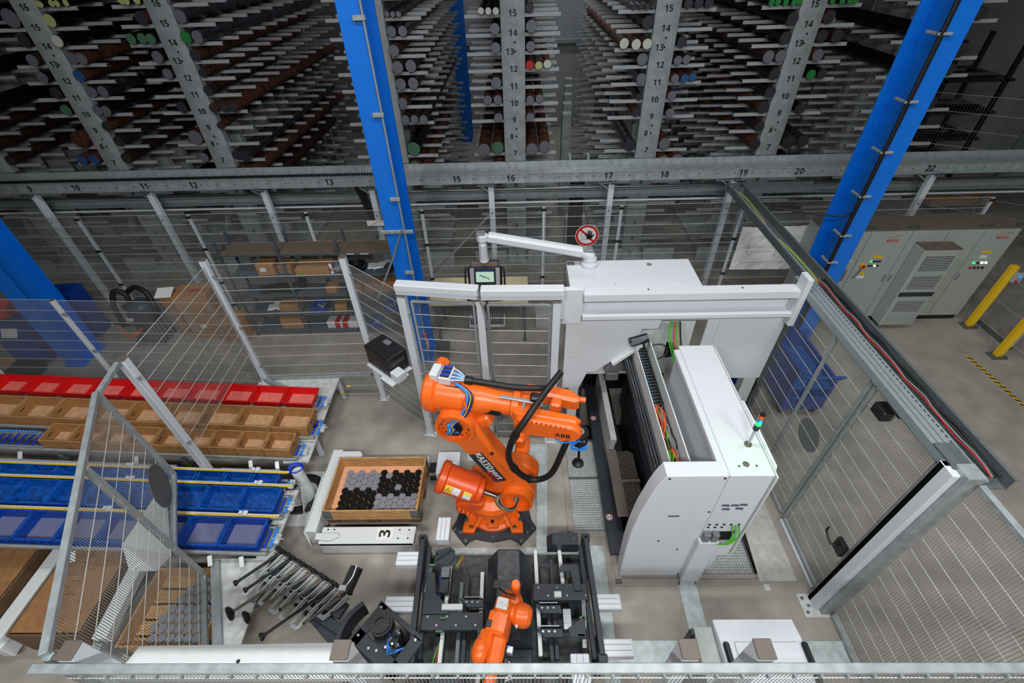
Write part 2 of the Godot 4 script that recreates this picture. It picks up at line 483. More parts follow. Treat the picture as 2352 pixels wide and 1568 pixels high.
func floor_works():
	# flush cable ducts of galvanised sheet
	var pl := [["duct along the rear edge of the centring frame", [-1.08, -2.76, 1.0, -2.75, 1.0, -2.62, -1.08, -2.63]], ["duct from the saw front to the lower floor duct", [1.81, -2.34, 2.02, -2.34, 2.01, -1.56, 1.80, -1.56]], ["duct running in front of the white control box", [.92, -1.72, 3.42, -1.71, 3.40, -1.50, .92, -1.51]], ["duct beside the centring frame rail", [.80, -2.78, .99, -2.77, .97, -1.25, .80, -1.25]], ["duct behind the large robot", [-.85, -4.34, .36, -4.34, .36, -4.05, -.85, -4.05]], ["long duct from the gates past the large robot", [.21, -4.34, .36, -4.34, .29, -2.72, .14, -2.72]]]
	for i in pl.size():
		var b := MB.new()
		b.ext(pv(pl[i][1]), Transform3D(Basis(Vector3.RIGHT, Vector3.BACK, Vector3.DOWN), Vector3(0, .012 + .002 * i, 0)), 0, .02, .002)
		tag(obj("floor_duct", b, M.duct), "galvanised cable " + pl[i][0], "duct", "floor cable ducts")
	# kerb frame of the pit
	var k := MB.new()
	for a in [[.56, .64, -4.9, -2.9], [.56, 1.14, -2.97, -2.89], [1.08, 1.16, -2.93, -2.3], [1.08, 1.84, -2.37, -2.29], [2.0, 2.78, -2.36, -2.29]]:
		k.b2(a[0], a[1], 0, .014, a[2], a[3], .004)
	tag(obj("pit_kerb", k, M.floor2), "low concrete kerb framing the saw pit", "kerb")
	# gratings over the pit
	for a in [["grid beside the saw bed next to the large robot", .64, 1.16, -4.42, -2.97, .034], ["grid in front of the saw column by the mesh door", 1.84, 2.76, -3.25, -2.36, .034], ["grid strip under the curved white end cover", 1.10, 1.84, -2.95, -2.37, .034]]:
		var t := thing("floor_grating", "galvanised steel " + a[0], "grating", Vector3.ZERO, "pit gratings")
		var b := MB.new()
		var x: float = a[1]
		while x < a[2]:
			b.box(Vector3(x, -.012, (a[3] + a[4]) * .5), Vector3(.0035, .014, a[4] - a[3])); x += a[5]
		var z: float = a[3]
		while z < a[4]:
			b.box(Vector3((a[1] + a[2]) * .5, -.008, z), Vector3(a[2] - a[1], .010, .0035)); z += a[5]
		obj("grid_bars", b, M.galv, t).set_meta("kind", "stuff")
		b = MB.new()
		for s in [a[1], a[2]]: b.box(Vector3(s, -.012, (a[3] + a[4]) * .5), Vector3(.008, .036, a[4] - a[3]))
		for s in [a[3], (a[3] * .55 + a[4] * .45), a[4]]: b.box(Vector3((a[1] + a[2]) * .5, -.012, s), Vector3(a[2] - a[1], .036, .012))
		obj("edge_frame", b, M.galvd, t)
		b = MB.new(); b.b2(a[1], a[2], -.042, -.034, a[3], a[4]); obj("drip_tray", b, M.grate, t)
	# checker plate by the mesh door
	var c := thing("checker_plate", "worn checker plate between pit grating and mesh door", "plate")
	var q := MB.new(); q.ext(pv([2.78, -2.33, 3.22, -2.33, 3.26, -4.3, 2.98, -4.3, 2.86, -3.3]), Transform3D(Basis(Vector3.RIGHT, Vector3.BACK, Vector3.DOWN), Vector3(0, .012, 0)), 0, .012, .001); obj("sheet", q, M.checker, c)
	q = MB.new()
	for i in 12:
		for j in 44:
			var p := Vector3(2.83 + i * .034 + (j % 2) * .003, .014, -2.36 - j * .034)
			if p.x > 3.2 + (-p.z - 2.4) * .02 or p.x < 2.80 + maxf(0, (-p.z - 2.9) * .1): continue
			q.box(p, Vector3(.024, .003, .006), 0, Basis(Vector3.UP, PI / 4 if (i + j) % 2 == 0 else -PI / 4))
	obj("tread_studs", q, M.checker, c).set_meta("kind", "stuff")
	q = MB.new()
	for p in [[2.80, -2.30]]: q.b2(p[0], p[0] + .07, .0, .014, p[1], p[1] + .07, .002)
	obj("fixing_lug", q, M.cpl, c)

func blue_columns():
	var rows := [[-1.83, "conduit-carrying blue steel column beside the operator desk"], [-8.345, "blue steel column beside the vacuum cleaner and crate stack"], [4.9, "blue steel column carrying black cables beside the switch cabinets"]]
	for i in 3:
		var t := thing("steel_column", rows[i][1], "column", Vector3(rows[i][0], 0, -6.52), "blue hall columns")
		var b := MB.new(); b.b2(-.15, .15, 0, 10, .245, .275, .003); obj("front_flange", b, M.blue, t)
		b = MB.new(); b.b2(-.15, .15, 0, 10, -.275, -.245, .003); obj("rear_flange", b, M.blue, t)
		b = MB.new(); b.b2(-.008, .008, 0, 10, -.245, .245); obj("web", b, M.blue, t)
		b = MB.new(); b.b2(-.19, .19, 0, .025, -.31, .31, .003); obj("base_plate", b, M.blue, t)
		if i == 0:
			b = MB.new(); b.cyl(v3(.135, 0, .30), v3(.135, 10, .30), .013, -1, 10); obj("conduit", b, M.galv, t)
			for y in [3.1, 4.2, 5.2, 1.9]:
				b = MB.new(); b.b2(.02, .16, y, y + .05, .275, .32, .004); obj("conduit_clip", b, M.galv, t)
			b = MB.new(); b.b2(-.22, .26, 2.60, 2.65, .276, .31, .004); obj("strut_channel", b, M.galv, t)
			b = MB.new(); b.tube([v3(.10, 2.66, .33), v3(.02, 2.45, .75), v3(-.12, 2.18, 1.35)], .016, 8); obj("brace_rod", b, M.galvd, t)
		if i == 2:
			for dx in [0.0, .03, .06]:
				b = MB.new(); b.tube(curve([v3(-.17 + dx * .6, 10, .30 - dx * .4), v3(-.165 + dx * .6, 5, .31 - dx * .4), v3(-.17 + dx * .6, 2.2, .30 - dx * .4), v3(-.17 + dx * .6, .4, .30 - dx * .4)]), .021, 8); obj("cable", b, M.rubber, t)
			for y in [1.55, 1.95, 2.4, 3.0, 3.6, 4.2, 4.9]:
				b = MB.new(); b.b2(-.20, -.04, y, y + .03, .278, .32, .004); b.b2(-.2, -.17, y, y + .03, .1, .3, .004); obj("cable_bracket", b, M.galv, t)
			b = MB.new(); b.tube(curve([v3(-.16, 2.9, .32), v3(-.2, 2.72, .25), v3(-.5, 2.66, .1), v3(-1.0, 2.64, -.2)]), .014, 8); obj("cable", b, M.rubber, t)
	for x in [-1.95, -8.4, 4.6]:
		var t := thing("far_steel_column", {-1.95: "distant blue steel column at the rear wall between central racks", -8.4: "distant blue column at the rear wall behind the dark bars", 4.6: "distant blue column at the rear wall behind the cabinet-side racks"}[x], "column", Vector3(x, 0, -18.6), "blue hall columns")
		var b := MB.new()
		b.b2(-.2, .2, 0, 10, .24, .27); obj("front_flange", b, M.blue, t)
		b = MB.new(); b.b2(-.2, .2, 0, 10, -.27, -.24); obj("rear_flange", b, M.blue, t)
		b = MB.new(); b.b2(-.01, .01, 0, 10, -.24, .24); obj("web", b, M.blue, t)
# ---------------------------------------------------------------- cantilever racks and bars
const RX := [-10.76, -8.31, -6.05, -2.47, -.07, 2.56, 4.98, 7.4]
const RN := ["third rack from conduit column towards vacuum", "second rack from conduit column towards vacuum", "first rack from conduit column towards vacuum", "rack right behind the conduit column", "first rack from conduit column towards cabinets", "second rack from conduit column towards cabinets", "third rack from conduit column towards cabinets", "fourth rack from conduit column towards cabinets"]
func lev(n: int) -> float:
	var l := [0, .20, .57, .94, 1.42, 1.90, 2.22, 2.55, 2.87, 3.18, 3.47, 3.76, 4.04, 4.31, 4.59, 4.87]
	return l[n] if n < 16 else 4.87 + (n - 15) * .285
func racks():
	var arm := MB.new(); arm.box(Vector3(.31, 0, 0), Vector3(.62, .056, .05), .004)
	# open tube end
	var am := arm.mesh()
	var endm := MB.new(); endm.box(Vector3(.621, 0, 0), Vector3(.004, .036, .031)); var em := endm.mesh()
	var rows := 11
	bar_list()
	for i in 8:
		var x: float = RX[i]
		var hw := .21
		var t := thing("cantilever_rack", "light grey cantilever bar rack, " + RN[i], "rack", Vector3(x, 0, -9.6), "cantilever bar racks")
		# front upright: a folded channel with level numbers
		var b := MB.new(); b.b2(-hw, hw, 0, 2.2, -.2, -.02, .004); obj("lower_upright", b, M.rack, t)
		b = MB.new(); b.ext(pv([-hw, -.16, -hw, -.015, -hw + .02, 0, hw - .02, 0, hw, -.015, hw, -.16, hw - .012, -.16, hw - .012, -.014, -hw + .012, -.014, -hw + .012, -.16]), xf(v3(0, 2.42, 0), Vector3.RIGHT, Vector3.BACK), -6.6, 0, 0.0)
		obj("upright_cover", b, M.rack, t)
		b = MB.new(); b.b2(-hw, hw, 2.40, 2.425, -.16, 0.0, .003); obj("cover_foot", b, M.rack, t)
		for n in range(1, 21):
			if n in [4, 6]: continue
			var off := -.06 if n in [8, 13] else 0.0
			txt(str(n), .098, v3(off, lev(n) + .01, .004 if n > 6 else -.016), Basis.IDENTITY, M.print, t, "level_number")
		for n in [8, 13]:
			for dy in [0.0, .14]:
				b = MB.new(); b.cyl(v3(.03, lev(n) + .01 + dy, -.01), v3(.03, lev(n) + .01 + dy, .003), .018, -1, 10); obj("bolt_hole", b, M.hole, t)
		b = MB.new()
		for r in range(1, rows): b.b2(-hw * .9, hw * .9, 0, 9, -r * .62 - .16, -r * .62, .0)
		obj("rear_uprights", b, M.rack, t).set_meta("kind", "stuff")
		# arms: nearest rows one by one
		var rest := MB.new()
		for r in rows:
			for n in range(1, 21):
				for s in [-1, 1]:
					if gone.has([i, s, n]): continue
					var p := v3(s * hw, lev(n) - .03, -.10 - r * .62)
					if r < 5:
						var o := put("arm", am, M.arm, t, p)
						if s < 0: o.rotation.y = PI
						if r == 0:
							var e := put("arm_mouth", em, M.hole, o)
					else:
						rest.box(p + v3(s * .31, 0, 0), Vector3(.62, .054, .048))
		obj("rear_arms", rest, M.arm, t).set_meta("kind", "stuff")
		b = MB.new(); b.b2(-.75, .75, .0, .14, -7, .12, .01); obj("base_beam", b, M.rack, t)
		for s in [-1, 1]:
			b = MB.new(); b.b2(s * .25, s * .95, 0, .42, .14, .20, .006); obj("base_guard", b, M.rack, t)
		if i < 4:
			b = MB.new(); b.bar(v3(-hw - .02, 1.9, -.12), v3(-hw - .9, .3, -.5), .09, .09, .005); obj("side_brace", b, M.rack, t)
	bars()
var BL := []
var gone := {}
func bar_list():
	# rack, side, level, [count, radius, body, end, length]
	BL = [
		[4, -1, 16, 3, .05, "bard", "endg", 4], [4, -1, 15, 3, .055, "bard", "endw", 4], [4, -1, 14, 1, .085, "bard", "endg", 5], [4, -1, 13, 1, .085, "bard", "endg", 5], [4, -1, 11, 1, .10, "rustd", "endg", 3], [4, -1, 10, 2, .085, "rust", "endg", 5], [4, -1, 9, 1, .085, "rustd", "endg", 5], [4, -1, 7, 2, .125, "rust", "endg", 5], [4, -1, 6, 1, .115, "rust", "endg", 4], [4, -1, 5, 1, .12, "rust", "endd", 4],
		[4, 1, 15, 1, .07, "bard", "endd", 5], [4, 1, 14, 1, .10, "bard", "endg", 5], [4, 1, 13, 1, .085, "bard", "endg", 5], [4, 1, 12, 3, .07, "rust", "endw", 5], [4, 1, 10, 2, .078, "rust", "endg", 5], [4, 1, 9, 1, .08, "rust", "endg", 4], [4, 1, 7, 2, .115, "rust", "endg", 4],
		[3, 1, 16, 3, .045, "barg", "endg", 5], [3, 1, 15, 3, .045, "bard", "endg", 6], [3, 1, 14, 2, .085, "bard", "endg", 5], [3, 1, 13, 1, .09, "rust", "endg", 5], [3, 1, 12, 2, .11, "rustd", "endg", 6], [3, 1, 11, 2, .10, "bard", "endg", 5], [3, 1, 10, 1, .085, "rust", "endg", 6], [3, 1, 9, 3, .08, "rustd", "endg", 6], [3, 1, 7, 1, .135, "bard", "endgreen", 5], [3, 1, 6, 2, .11, "rust", "endg", 6], [3, 1, 5, 1, .13, "bard", "endd", 4],
		[3, -1, 11, 1, .09, "rust", "endg", 5], [3, -1, 7, 1, .08, "bard", "endg", 5], [3, -1, 13, 1, .08, "bard", "endg", 5],
		[5, -1, 15, 4, .045, "barg", "endd", 5], [5, -1, 14, 1, .11, "bard", "endd", 5], [5, -1, 13, 3, .085, "rust", "endw", 5], [5, -1, 12, 1, .105, "rustd", "endg", 5], [5, -1, 11, 1, .09, "barg", "endg", 4], [5, -1, 9, 1, .08, "rust", "endd", 5], [5, -1, 7, 1, .12, "barg", "endd", 6], [5, -1, 10, 1, .06, "bard", "endd", 5], [5, -1, 16, 2, .06, "barg", "endg", 5],
		[5, 1, 15, 3, .075, "bard", "endd", 5], [5, 1, 13, 1, .09, "bard", "endd", 5], [5, 1, 12, 2, .075, "rustd", "endg", 5], [5, 1, 11, 3, .075, "rust", "endblue", 5], [5, 1, 10, 1, .08, "rust", "endg", 5], [5, 1, 9, 1, .085, "bard", "endg", 5], [5, 1, 7, 1, .12, "rust", "endg", 5], [5, 1, 6, 2, .13, "rust", "endg", 5], [5, 1, 16, 2, .09, "bard", "endd", 6],
		[6, -1, 15, 5, .05, "bard", "endbgreen", 5], [6, -1, 14, 1, .15, "bard", "endd", 6], [6, -1, 13, 1, .135, "bard", "endd", 6], [6, -1, 12, 2, .10, "rustd", "endg", 5], [6, -1, 11, 1, .125, "bard", "endd", 6], [6, -1, 9, 1, .115, "rust", "endd", 5], [6, -1, 7, 1, .12, "rust", "endd", 5], [6, -1, 8, 1, .09, "rustd", "endd", 5], [6, -1, 16, 2, .13, "bard", "endd", 6], [6, -1, 10, 1, .10, "bard", "endd", 5],
		[6, 1, 15, 4, .05, "bard", "endbgreen", 5], [6, 1, 14, 1, .145, "rust", "endd", 5], [6, 1, 13, 2, .12, "rustd", "endd", 6], [6, 1, 12, 1, .125, "rust", "endg", 4], [6, 1, 11, 2, .085, "bard", "endbgreen", 6], [6, 1, 7, 2, .12, "barg", "endd", 4], [6, 1, 6, 1, .12, "bard", "endd", 5], [6, 1, 9, 1, .10, "bard", "endd", 6], [6, 1, 16, 2, .13, "bard", "endd", 6],
		[7, -1, 16, 2, .12, "bard", "endd", 6], [7, -1, 15, 1, .13, "bard", "endd", 6], [7, -1, 13, 1, .13, "bard", "endd", 6], [7, -1, 11, 1, .12, "bard", "endd", 6], [7, 1, 14, 1, .11, "bard", "endd", 5], [7, 1, 12, 1, .12, "rustd", "endd", 5], [7, 1, 9, 1, .12, "rust", "endd", 5], [7, 1, 6, 1, .12, "rust", "endd", 5], [7, 1, 15, 1, .12, "bard", "endd", 5], [7, 1, 11, 1, .13, "bard", "endd", 5],
		[2, 1, 16, 1, .035, "barg", "endg", 4], [2, 1, 15, 1, .15, "barg", "endg", 4], [2, 1, 14, 2, .095, "barg", "endbgreen", 6], [2, 1, 13, 1, .095, "rust", "endd", 6], [2, 1, 11, 1, .085, "rustd", "endd", 3], [2, 1, 10, 3, .085, "rust", "endd", 6], [2, 1, 7, 2, .10, "barg", "endd", 6], [2, 1, 6, 2, .12, "rust", "endd", 6], [2, 1, 5, 3, .09, "rustd", "endd", 5], [2, 1, 9, 1, .06, "rust", "endd", 6], [2, 1, 12, 1, .08, "rust", "endd", 5],
		[2, -1, 17, 2, .09, "rust", "endg", 5], [2, -1, 16, 3, .06, "bard", "endyel", 5], [2, -1, 15, 1, .12, "rust", "endd", 5], [2, -1, 14, 3, .085, "bard", "endgreen", 6], [2, -1, 13, 1, .10, "bard", "endg", 6], [2, -1, 12, 1, .09, "rustd", "endg", 5], [2, -1, 10, 1, .10, "bard", "endd", 5], [2, -1, 8, 1, .14, "rust", "endg", 5], [2, -1, 7, 1, .10, "bard", "endg", 5], [2, -1, 6, 2, .10, "bard", "endg", 5],
		[1, 1, 16, 6, .05, "bard", "endyel", 4], [1, 1, 15, 1, .12, "bard", "endyel", 5], [1, 1, 14, 1, .10, "bard", "endw", 6], [1, 1, 13, 2, .15, "rust", "endg", 6], [1, 1, 12, 1, .13, "rust", "endblue", 6], [1, 1, 11, 3, .10, "barg", "endg", 5], [1, 1, 10, 2, .09, "bard", "endg", 6], [1, 1, 8, 1, .15, "barg", "endd", 6], [1, 1, 7, 1, .13, "rustd", "endd", 6], [1, 1, 9, 1, .09, "rust", "endd", 6], [1, 1, 17, 2, .10, "bard", "endyel", 5],
		[1, -1, 15, 1, .15, "bard", "endg", 6], [1, -1, 14, 1, .13, "bard", "endd", 6], [1, -1, 13, 1, .14, "rustd", "endg", 6], [1, -1, 12, 1, .12, "bard", "endg", 6], [1, -1, 10, 1, .10, "bard", "endgreen", 6], [1, -1, 8, 1, .16, "rust", "rust", 6], [1, -1, 7, 2, .15, "rust", "endblue", 6], [1, -1, 11, 1, .13, "bard", "endd", 6],
		[0, 1, 14, 1, .15, "bard", "endd", 6], [0, 1, 12, 1, .14, "bard", "endd", 6], [0, 1, 10, 1, .15, "bard", "endd", 6], [0, 1, 8, 1, .15, "rustd", "endd", 6], [0, 1, 7, 1, .14, "rustd", "endd", 6], [0, 1, 9, 1, .12, "rustd", "endd", 6], [0, 1, 15, 1, .12, "bard", "endd", 6]]
	var used := {}
	for a in BL: used[[a[0], a[1], a[2]]] = true
	for a in BL:
		if a[4] > .102 and a[2] > 6:
			if used.has([a[0], a[1], a[2] + 1]): a[4] = .102
			else: gone[[a[0], a[1], a[2] + 1]] = true
func bars():
	var L := BL
	var rng := RandomNumberGenerator.new(); rng.seed = 5
	var cn := {"rust": "rusty", "rustd": "dark-rusty", "bard": "black", "barg": "bright"}
	for a in L:
		for q in a[3]:
			var r: float = a[4] * rng.randf_range(.94, 1.0)
			var off: float = .21 + a[4] + .012 + q * (a[4] * 2.12 + .01)
			if off + r > .86: continue
			var x: float = RX[a[0]] + a[1] * off
			var y: float = lev(a[2]) + .003 + r
			var z0 := -9.6 + rng.randf_range(-.03, .12)
			var len: float = a[7] + rng.randf_range(-.4, .4)
			var en: String = a[6]
			if a[0] == 4 and a[1] == 1 and a[2] == 12: en = ["endred", "endyel", "endw"][q]
			if a[0] == 4 and a[1] == -1 and a[2] == 7: en = ["endgreen", "endg"][q]
			if a[0] == 2 and a[2] == 14 and a[1] == 1: en = ["endbgreen", "endg"][q]
			if a[0] == 6 and a[2] == 11 and a[1] == 1: en = ["endbgreen", "endd"][q]
			if a[0] == 3 and a[2] == 6: en = ["endgreen", "endg"][q]
			if a[0] == 5 and a[2] == 11 and a[1] == 1 and q == 0: en = "endg"
			var side := "vacuum-side" if a[1] < 0 else "cabinet-side"
			var t := thing("round_bar", "%s %s bar, %s arms, level %d, %s" % ["lone" if a[3] == 1 else ["innermost", "second", "third", "fourth", "fifth", "sixth"][q], cn[a[5]], side, a[2], RN[a[0]]], "steel bar", Vector3(x, y, z0), "round bars in the racks")
			var b := MB.new(); b.cyl(Vector3.ZERO, v3(0, 0, -len), r, -1, 20); obj("shaft", b, M[a[5]], t)
			b = MB.new(); b.cyl(v3(0, 0, 0), v3(0, 0, .004), r * .985, r * .96, 20); obj("end_face", b, M[en], t)
			if a[4] > .07 and a[7] > 3 and rng.randf() < .75:
				for k in 3:
					var zz: float = -len * (.2 + .3 * k)
					b = MB.new(); b.cyl(v3(0, 0, zz), v3(0, 0, zz - .05), r + .003, -1, 20, false); obj("strap", b, M.bard, t)

# ---------------------------------------------------------------- elevated rail with aisle numbers, its posts, and lower beams
func rail():
	var t := thing("numbered_rail", "long galvanised rail with black aisle numbers above mesh fence", "rail")
	var b := MB.new(); b.b2(-12, 12, 2.63, 2.76, -8.0, -7.97, .003); b.b2(-12, 12, 2.63, 2.645, -8.0, -7.9, .002); obj("number_plate", b, M.galv, t)
	b = MB.new(); b.b2(-12, 12, 2.76, 2.775, -8.3, -7.96, .002); b.b2(-12, 12, 2.76, 2.86, -8.31, -8.29, .002); obj("track_sheet", b, M.galv, t)
	b = MB.new()
	for i in 170:
		b.box(v3(-10.5 + i * .05, 2.79, -8.06), v3(.026, .03, .07))
	obj("toothed_track", b, M.rubber, t).set_meta("kind", "stuff")
	var num := {9: 92, 10: 203, 11: 370, 12: 488, 13: 812, 14: 938, 15: 1113, 16: 1240, 17: 1467, 18: 1597, 19: 1778, 20: 1906, 21: 2085, 22: 2203}
	for n in num:
		var u: float = num[n]
		txt(str(n), .1, v3(-8.67 + (u - 92.0) * .007425 + .0000001 * (u - 92) * (u - 92) * .0, 2.70, -7.966), Basis.IDENTITY, M.print, t, "aisle_number")
	b = MB.new()
	for i in 60: b.cyl(v3(-9.8 + i * .3, 2.70, -7.97), v3(-9.8 + i * .3, 2.70, -7.962), .011, -1, 8)
	obj("bolt_heads", b, M.steel, t).set_meta("kind", "stuff")
	var pn := ["beside the blue crate stack", "behind the cardboard boxes", "behind the metal shelf", "next to the conduit column", "with the diagonal strut", "beside the prohibition sign", "beside the pinned drawing", "behind the switch cabinets"]
	var px := [-8.72, -6.62, -4.56, -2.62, -.5, 1.62, 3.74, 7.15]
	for i in 8:
		var p := thing("rail_post", "galvanised square rail post " + pn[i], "post", Vector3(px[i], 0, -8.02), "rail posts")
		b = MB.new(); b.b2(-.05, .05, 0, 2.59, -.05, .05, .006); obj("shaft", b, M.post, p)
		b = MB.new(); b.b2(-.1, .1, 0, .012, -.1, .1, .002); obj("foot_plate", b, M.galv, p)
		b = MB.new(); b.box(v3(.01, 2.61, .06), v3(.11, .028, .2), .004); b.cyl(v3(-.03, 2.62, .14), v3(-.03, 2.65, .14), .014, -1, 6); b.cyl(v3(.04, 2.62, .14), v3(.04, 2.65, .14), .014, -1, 6); obj("clamp", b, M.steel, p)
		b = MB.new(); b.bar(v3(-.05, 2.58, 0), v3(-.24, 2.58, -.02), .04, .03, .003); b.bar(v3(-.05, 2.45, 0), v3(-.24, 2.57, -.02), .03, .02); obj("gusset", b, M.galv, p)
		b = MB.new(); b.cyl(v3(0, 2.05, .05), v3(0, 2.05, .053), .014, -1, 10); obj("bolt_hole", b, M.hole, p)
		if i == 4:
			b = MB.new(); b.bar(v3(-.06, 2.0, .02), v3(-1.35, .72, .12), .045, .03, .004); obj("diagonal_strut", b, M.galv, p)
	for a in [["upper round handrail along the lower aisle beam", 2.36, .025, "steel"], ["thin white cable pipe below the lower aisle beam", 2.10, .02, "post"]]:
		b = MB.new(); b.cyl(v3(-13, a[1], -8.3), v3(13, a[1], -8.3), a[2], -1, 12); tag(obj("aisle_pipe", b, M[a[3]]), a[0], "pipe", "aisle pipes")
	b = MB.new(); b.ext(pv([0, 2.17, .1, 2.17, .1, 2.19, .02, 2.19, .02, 2.31, .1, 2.31, .1, 2.33, 0, 2.33]), xf(v3(-13, 0, -8.4), Vector3.BACK, Vector3.UP), -26, 0)
	tag(obj("aisle_beam", b, M.galv), "long grey galvanised channel beam behind the rail posts", "beam")
	# toothed mast of the bar handling machine, and grey machine uprights, behind the fence
	var g := thing("bar_lift_mast", "dark ladder-like lift mast between the central racks", "mast", v3(1.25, 0, -9.9))
	b = MB.new(); b.b2(-.22, -.16, 0, 2.4, -.1, .1, .004); b.b2(.16, .22, 0, 2.4, -.1, .1, .004); obj("side_rails", b, M.rack, g)
	for i in 18:
		b = MB.new(); b.b2(-.16, .16, .2 + i * .12, .27 + i * .12, -.06, .05, .006); obj("rung", b, M.dsteel, g)
	b = MB.new(); b.b2(-.28, .28, 1.62, 1.78, .05, .2, .01); b.b2(-.28, -.18, 1.2, 1.62, .05, .2, .01); b.b2(.18, .28, 1.2, 1.62, .05, .2, .01); obj("carriage_yoke", b, M.plastic, g)
	for i in 5:
		b = MB.new(); b.box(v3(0, 1.3, 0), v3(.22, 2.6, .24), .01)
		var o := tag(obj("machine_upright", b, M.rack), ["grey sheet-clad upright", "second grey sheet-clad upright", "third grey sheet-clad upright", "fourth grey sheet-clad upright", "fifth grey sheet-clad upright"][i] + " beyond the bar lift mast", "upright", "grey uprights")
		o.position = v3(1.18 + i * .09, 0.0, -12.2 - i * .9)

# ---------------------------------------------------------------- wire mesh panels
func wires(t: Node, a: Vector3, b: Vector3, y0: float, y1: float, pitch := .0232, rows := 0.2, w := .0025, hw := .0038, off := Vector3.ZERO):
	# vertical wires, joined; cross wires one by one
	var d := (b - a); var L := d.length(); var u := d / L
	var m := MB.new()
	var k := int(L / pitch)
	for i in k:
		var p: Vector3 = a + u * (pitch * (i + .5)) + off
		m.box(v3(p.x, (y0 + y1) * .5, p.z), v3(w * 1.5, y1 - y0, w * 1.5), 0, Basis(Vector3.UP, .5))
	obj("upright_wires", m, M.wire, t).set_meta("kind", "stuff")
	var n := int(round((y1 - y0) / rows))
	for i in n + 1:
		var y := y1 - i * (y1 - y0) / n
		var q := MB.new(); q.cyl(v3(a.x, y, a.z) + off, v3(b.x, y, b.z) + off, hw, -1, 6)
		obj("cross_wire", q, M.wire2, t)
func rear_fence():
	var z := -7.78
	var fx := [-9.9, -8.0, -5.95, -3.82, -1.74, .43, 1.80, 3.94, 6.1, 8.2]
	var nm := ["beyond the crate stack", "behind the vacuum cleaner", "behind the cardboard boxes", "behind the metal shelf", "beside the operator desk", "behind the screen arm", "below the prohibition sign", "by the pinned drawing", "behind the switch cabinets"]
	for i in 10:
		if i > 0:
			var t := thing("rear_mesh_fence", "galvanised mesh fence panel " + nm[i - 1], "fence panel", Vector3.ZERO, "rear mesh fence")
			wires(t, v3(fx[i - 1], 0, z + .03), v3(fx[i], 0, z + .03), .12, 2.26)
		var p := thing("rear_fence_post", "slim white fence post with black clips " + (nm[i] if i < 9 else "at the far end of cabinets"), "fence post", v3(fx[i], 0, z), "rear fence posts")
		var b := MB.new(); b.b2(-.027, .027, 0, 2.24, -.02, .02, .004); obj("shaft", b, M.post, p)
		for y in [2.2, 1.55, .8, .25]:
			b = MB.new(); b.box(v3(0, y, .02), v3(.085, .045, .04), .006); obj("clip", b, M.black, p)
		b = MB.new(); b.b2(-.06, .06, 0, .01, -.05, .05); obj("foot_plate", b, M.galv, p)
	# prohibition sign
	var s := thing("prohibition_sign", "round red-rimmed no-entry hand sign on the mesh fence", "sign", v3(1.226, 1.69, z + .045))
	var b := MB.new(); b.cyl(v3(0, 0, 0), v3(0, 0, .004), .215, -1, 40); obj("disc", b, M.paper, s)
	b = MB.new(); b.ring(v3(0, 0, .004), v3(0, 0, .006), .205, .165, 40); b.box(v3(0, 0, .0052), v3(.36, .036, .002), 0, Basis(Vector3.BACK, -PI / 4)); obj("red_ring", b, M.logored, s)
	b = MB.new()
	b.ext(pv([.0, -.07, .06, -.08, .105, -.03, .13, .02, .112, .03, .085, -.005, .09, .085, .072, .088, .062, .01, .055, .105, .035, .105, .035, .012, .022, .098, .003, .094, .012, .0, -.012, .06, -.028, .054, -.01, -.03]), Transform3D(Basis.IDENTITY, v3(.0, 0, .006)), 0, .002); obj("hand_print", b, M.print, s)
	b = MB.new(); b.ring(v3(-.07, .02, .005), v3(-.07, .02, .006), .05, .044, 20); b.tube([v3(-.12, -.1, .006), v3(-.06, -.06, .006), v3(0, -.08, .006)], .003, 5); obj("face_outline", b, M.print, s)
	# large drawing
	s = thing("pinned_drawing", "large creased paper drawing hung on the mesh fence", "drawing", v3(4.65, 1.35, z + .05))
	b = MB.new()
	var nx := 14; var ny := 10
	var rng := RandomNumberGenerator.new(); rng.seed = 9
	var g := []
	for j in ny + 1:
		var row := []
		for i in nx + 1: row.append(v3((float(i) / nx - .5) * 1.27, (float(j) / ny - .5) * .9 + (rng.randf_range(-.006, .006)), rng.randf_range(0, .018)))
		g.append(row)
	for j in ny:
		for i in nx:
			b.flat(g[j][i], g[j][i + 1], g[j + 1][i + 1], Vector3.BACK); b.flat(g[j][i], g[j + 1][i + 1], g[j + 1][i], Vector3.BACK)
	obj("sheet", b, M.paper, s)
	b = MB.new()
	for a in [[-.3, .05, .32, .004], [-.2, -.05, .5, .004], [.1, .1, .004, .5], [.14, .1, .004, .5], [.42, -.1, .02, .24], [.56, -.12, .02, .22], [.49, -.02, .14, .012], [-.1, -.28, .8, .004], [0, .28, .6, .003], [-.42, .1, .003, .4]]:
		b.box(v3(a[0], a[1], .02), v3(a[2], a[3], .001))
	obj("printed_lines", b, M.printg, s)
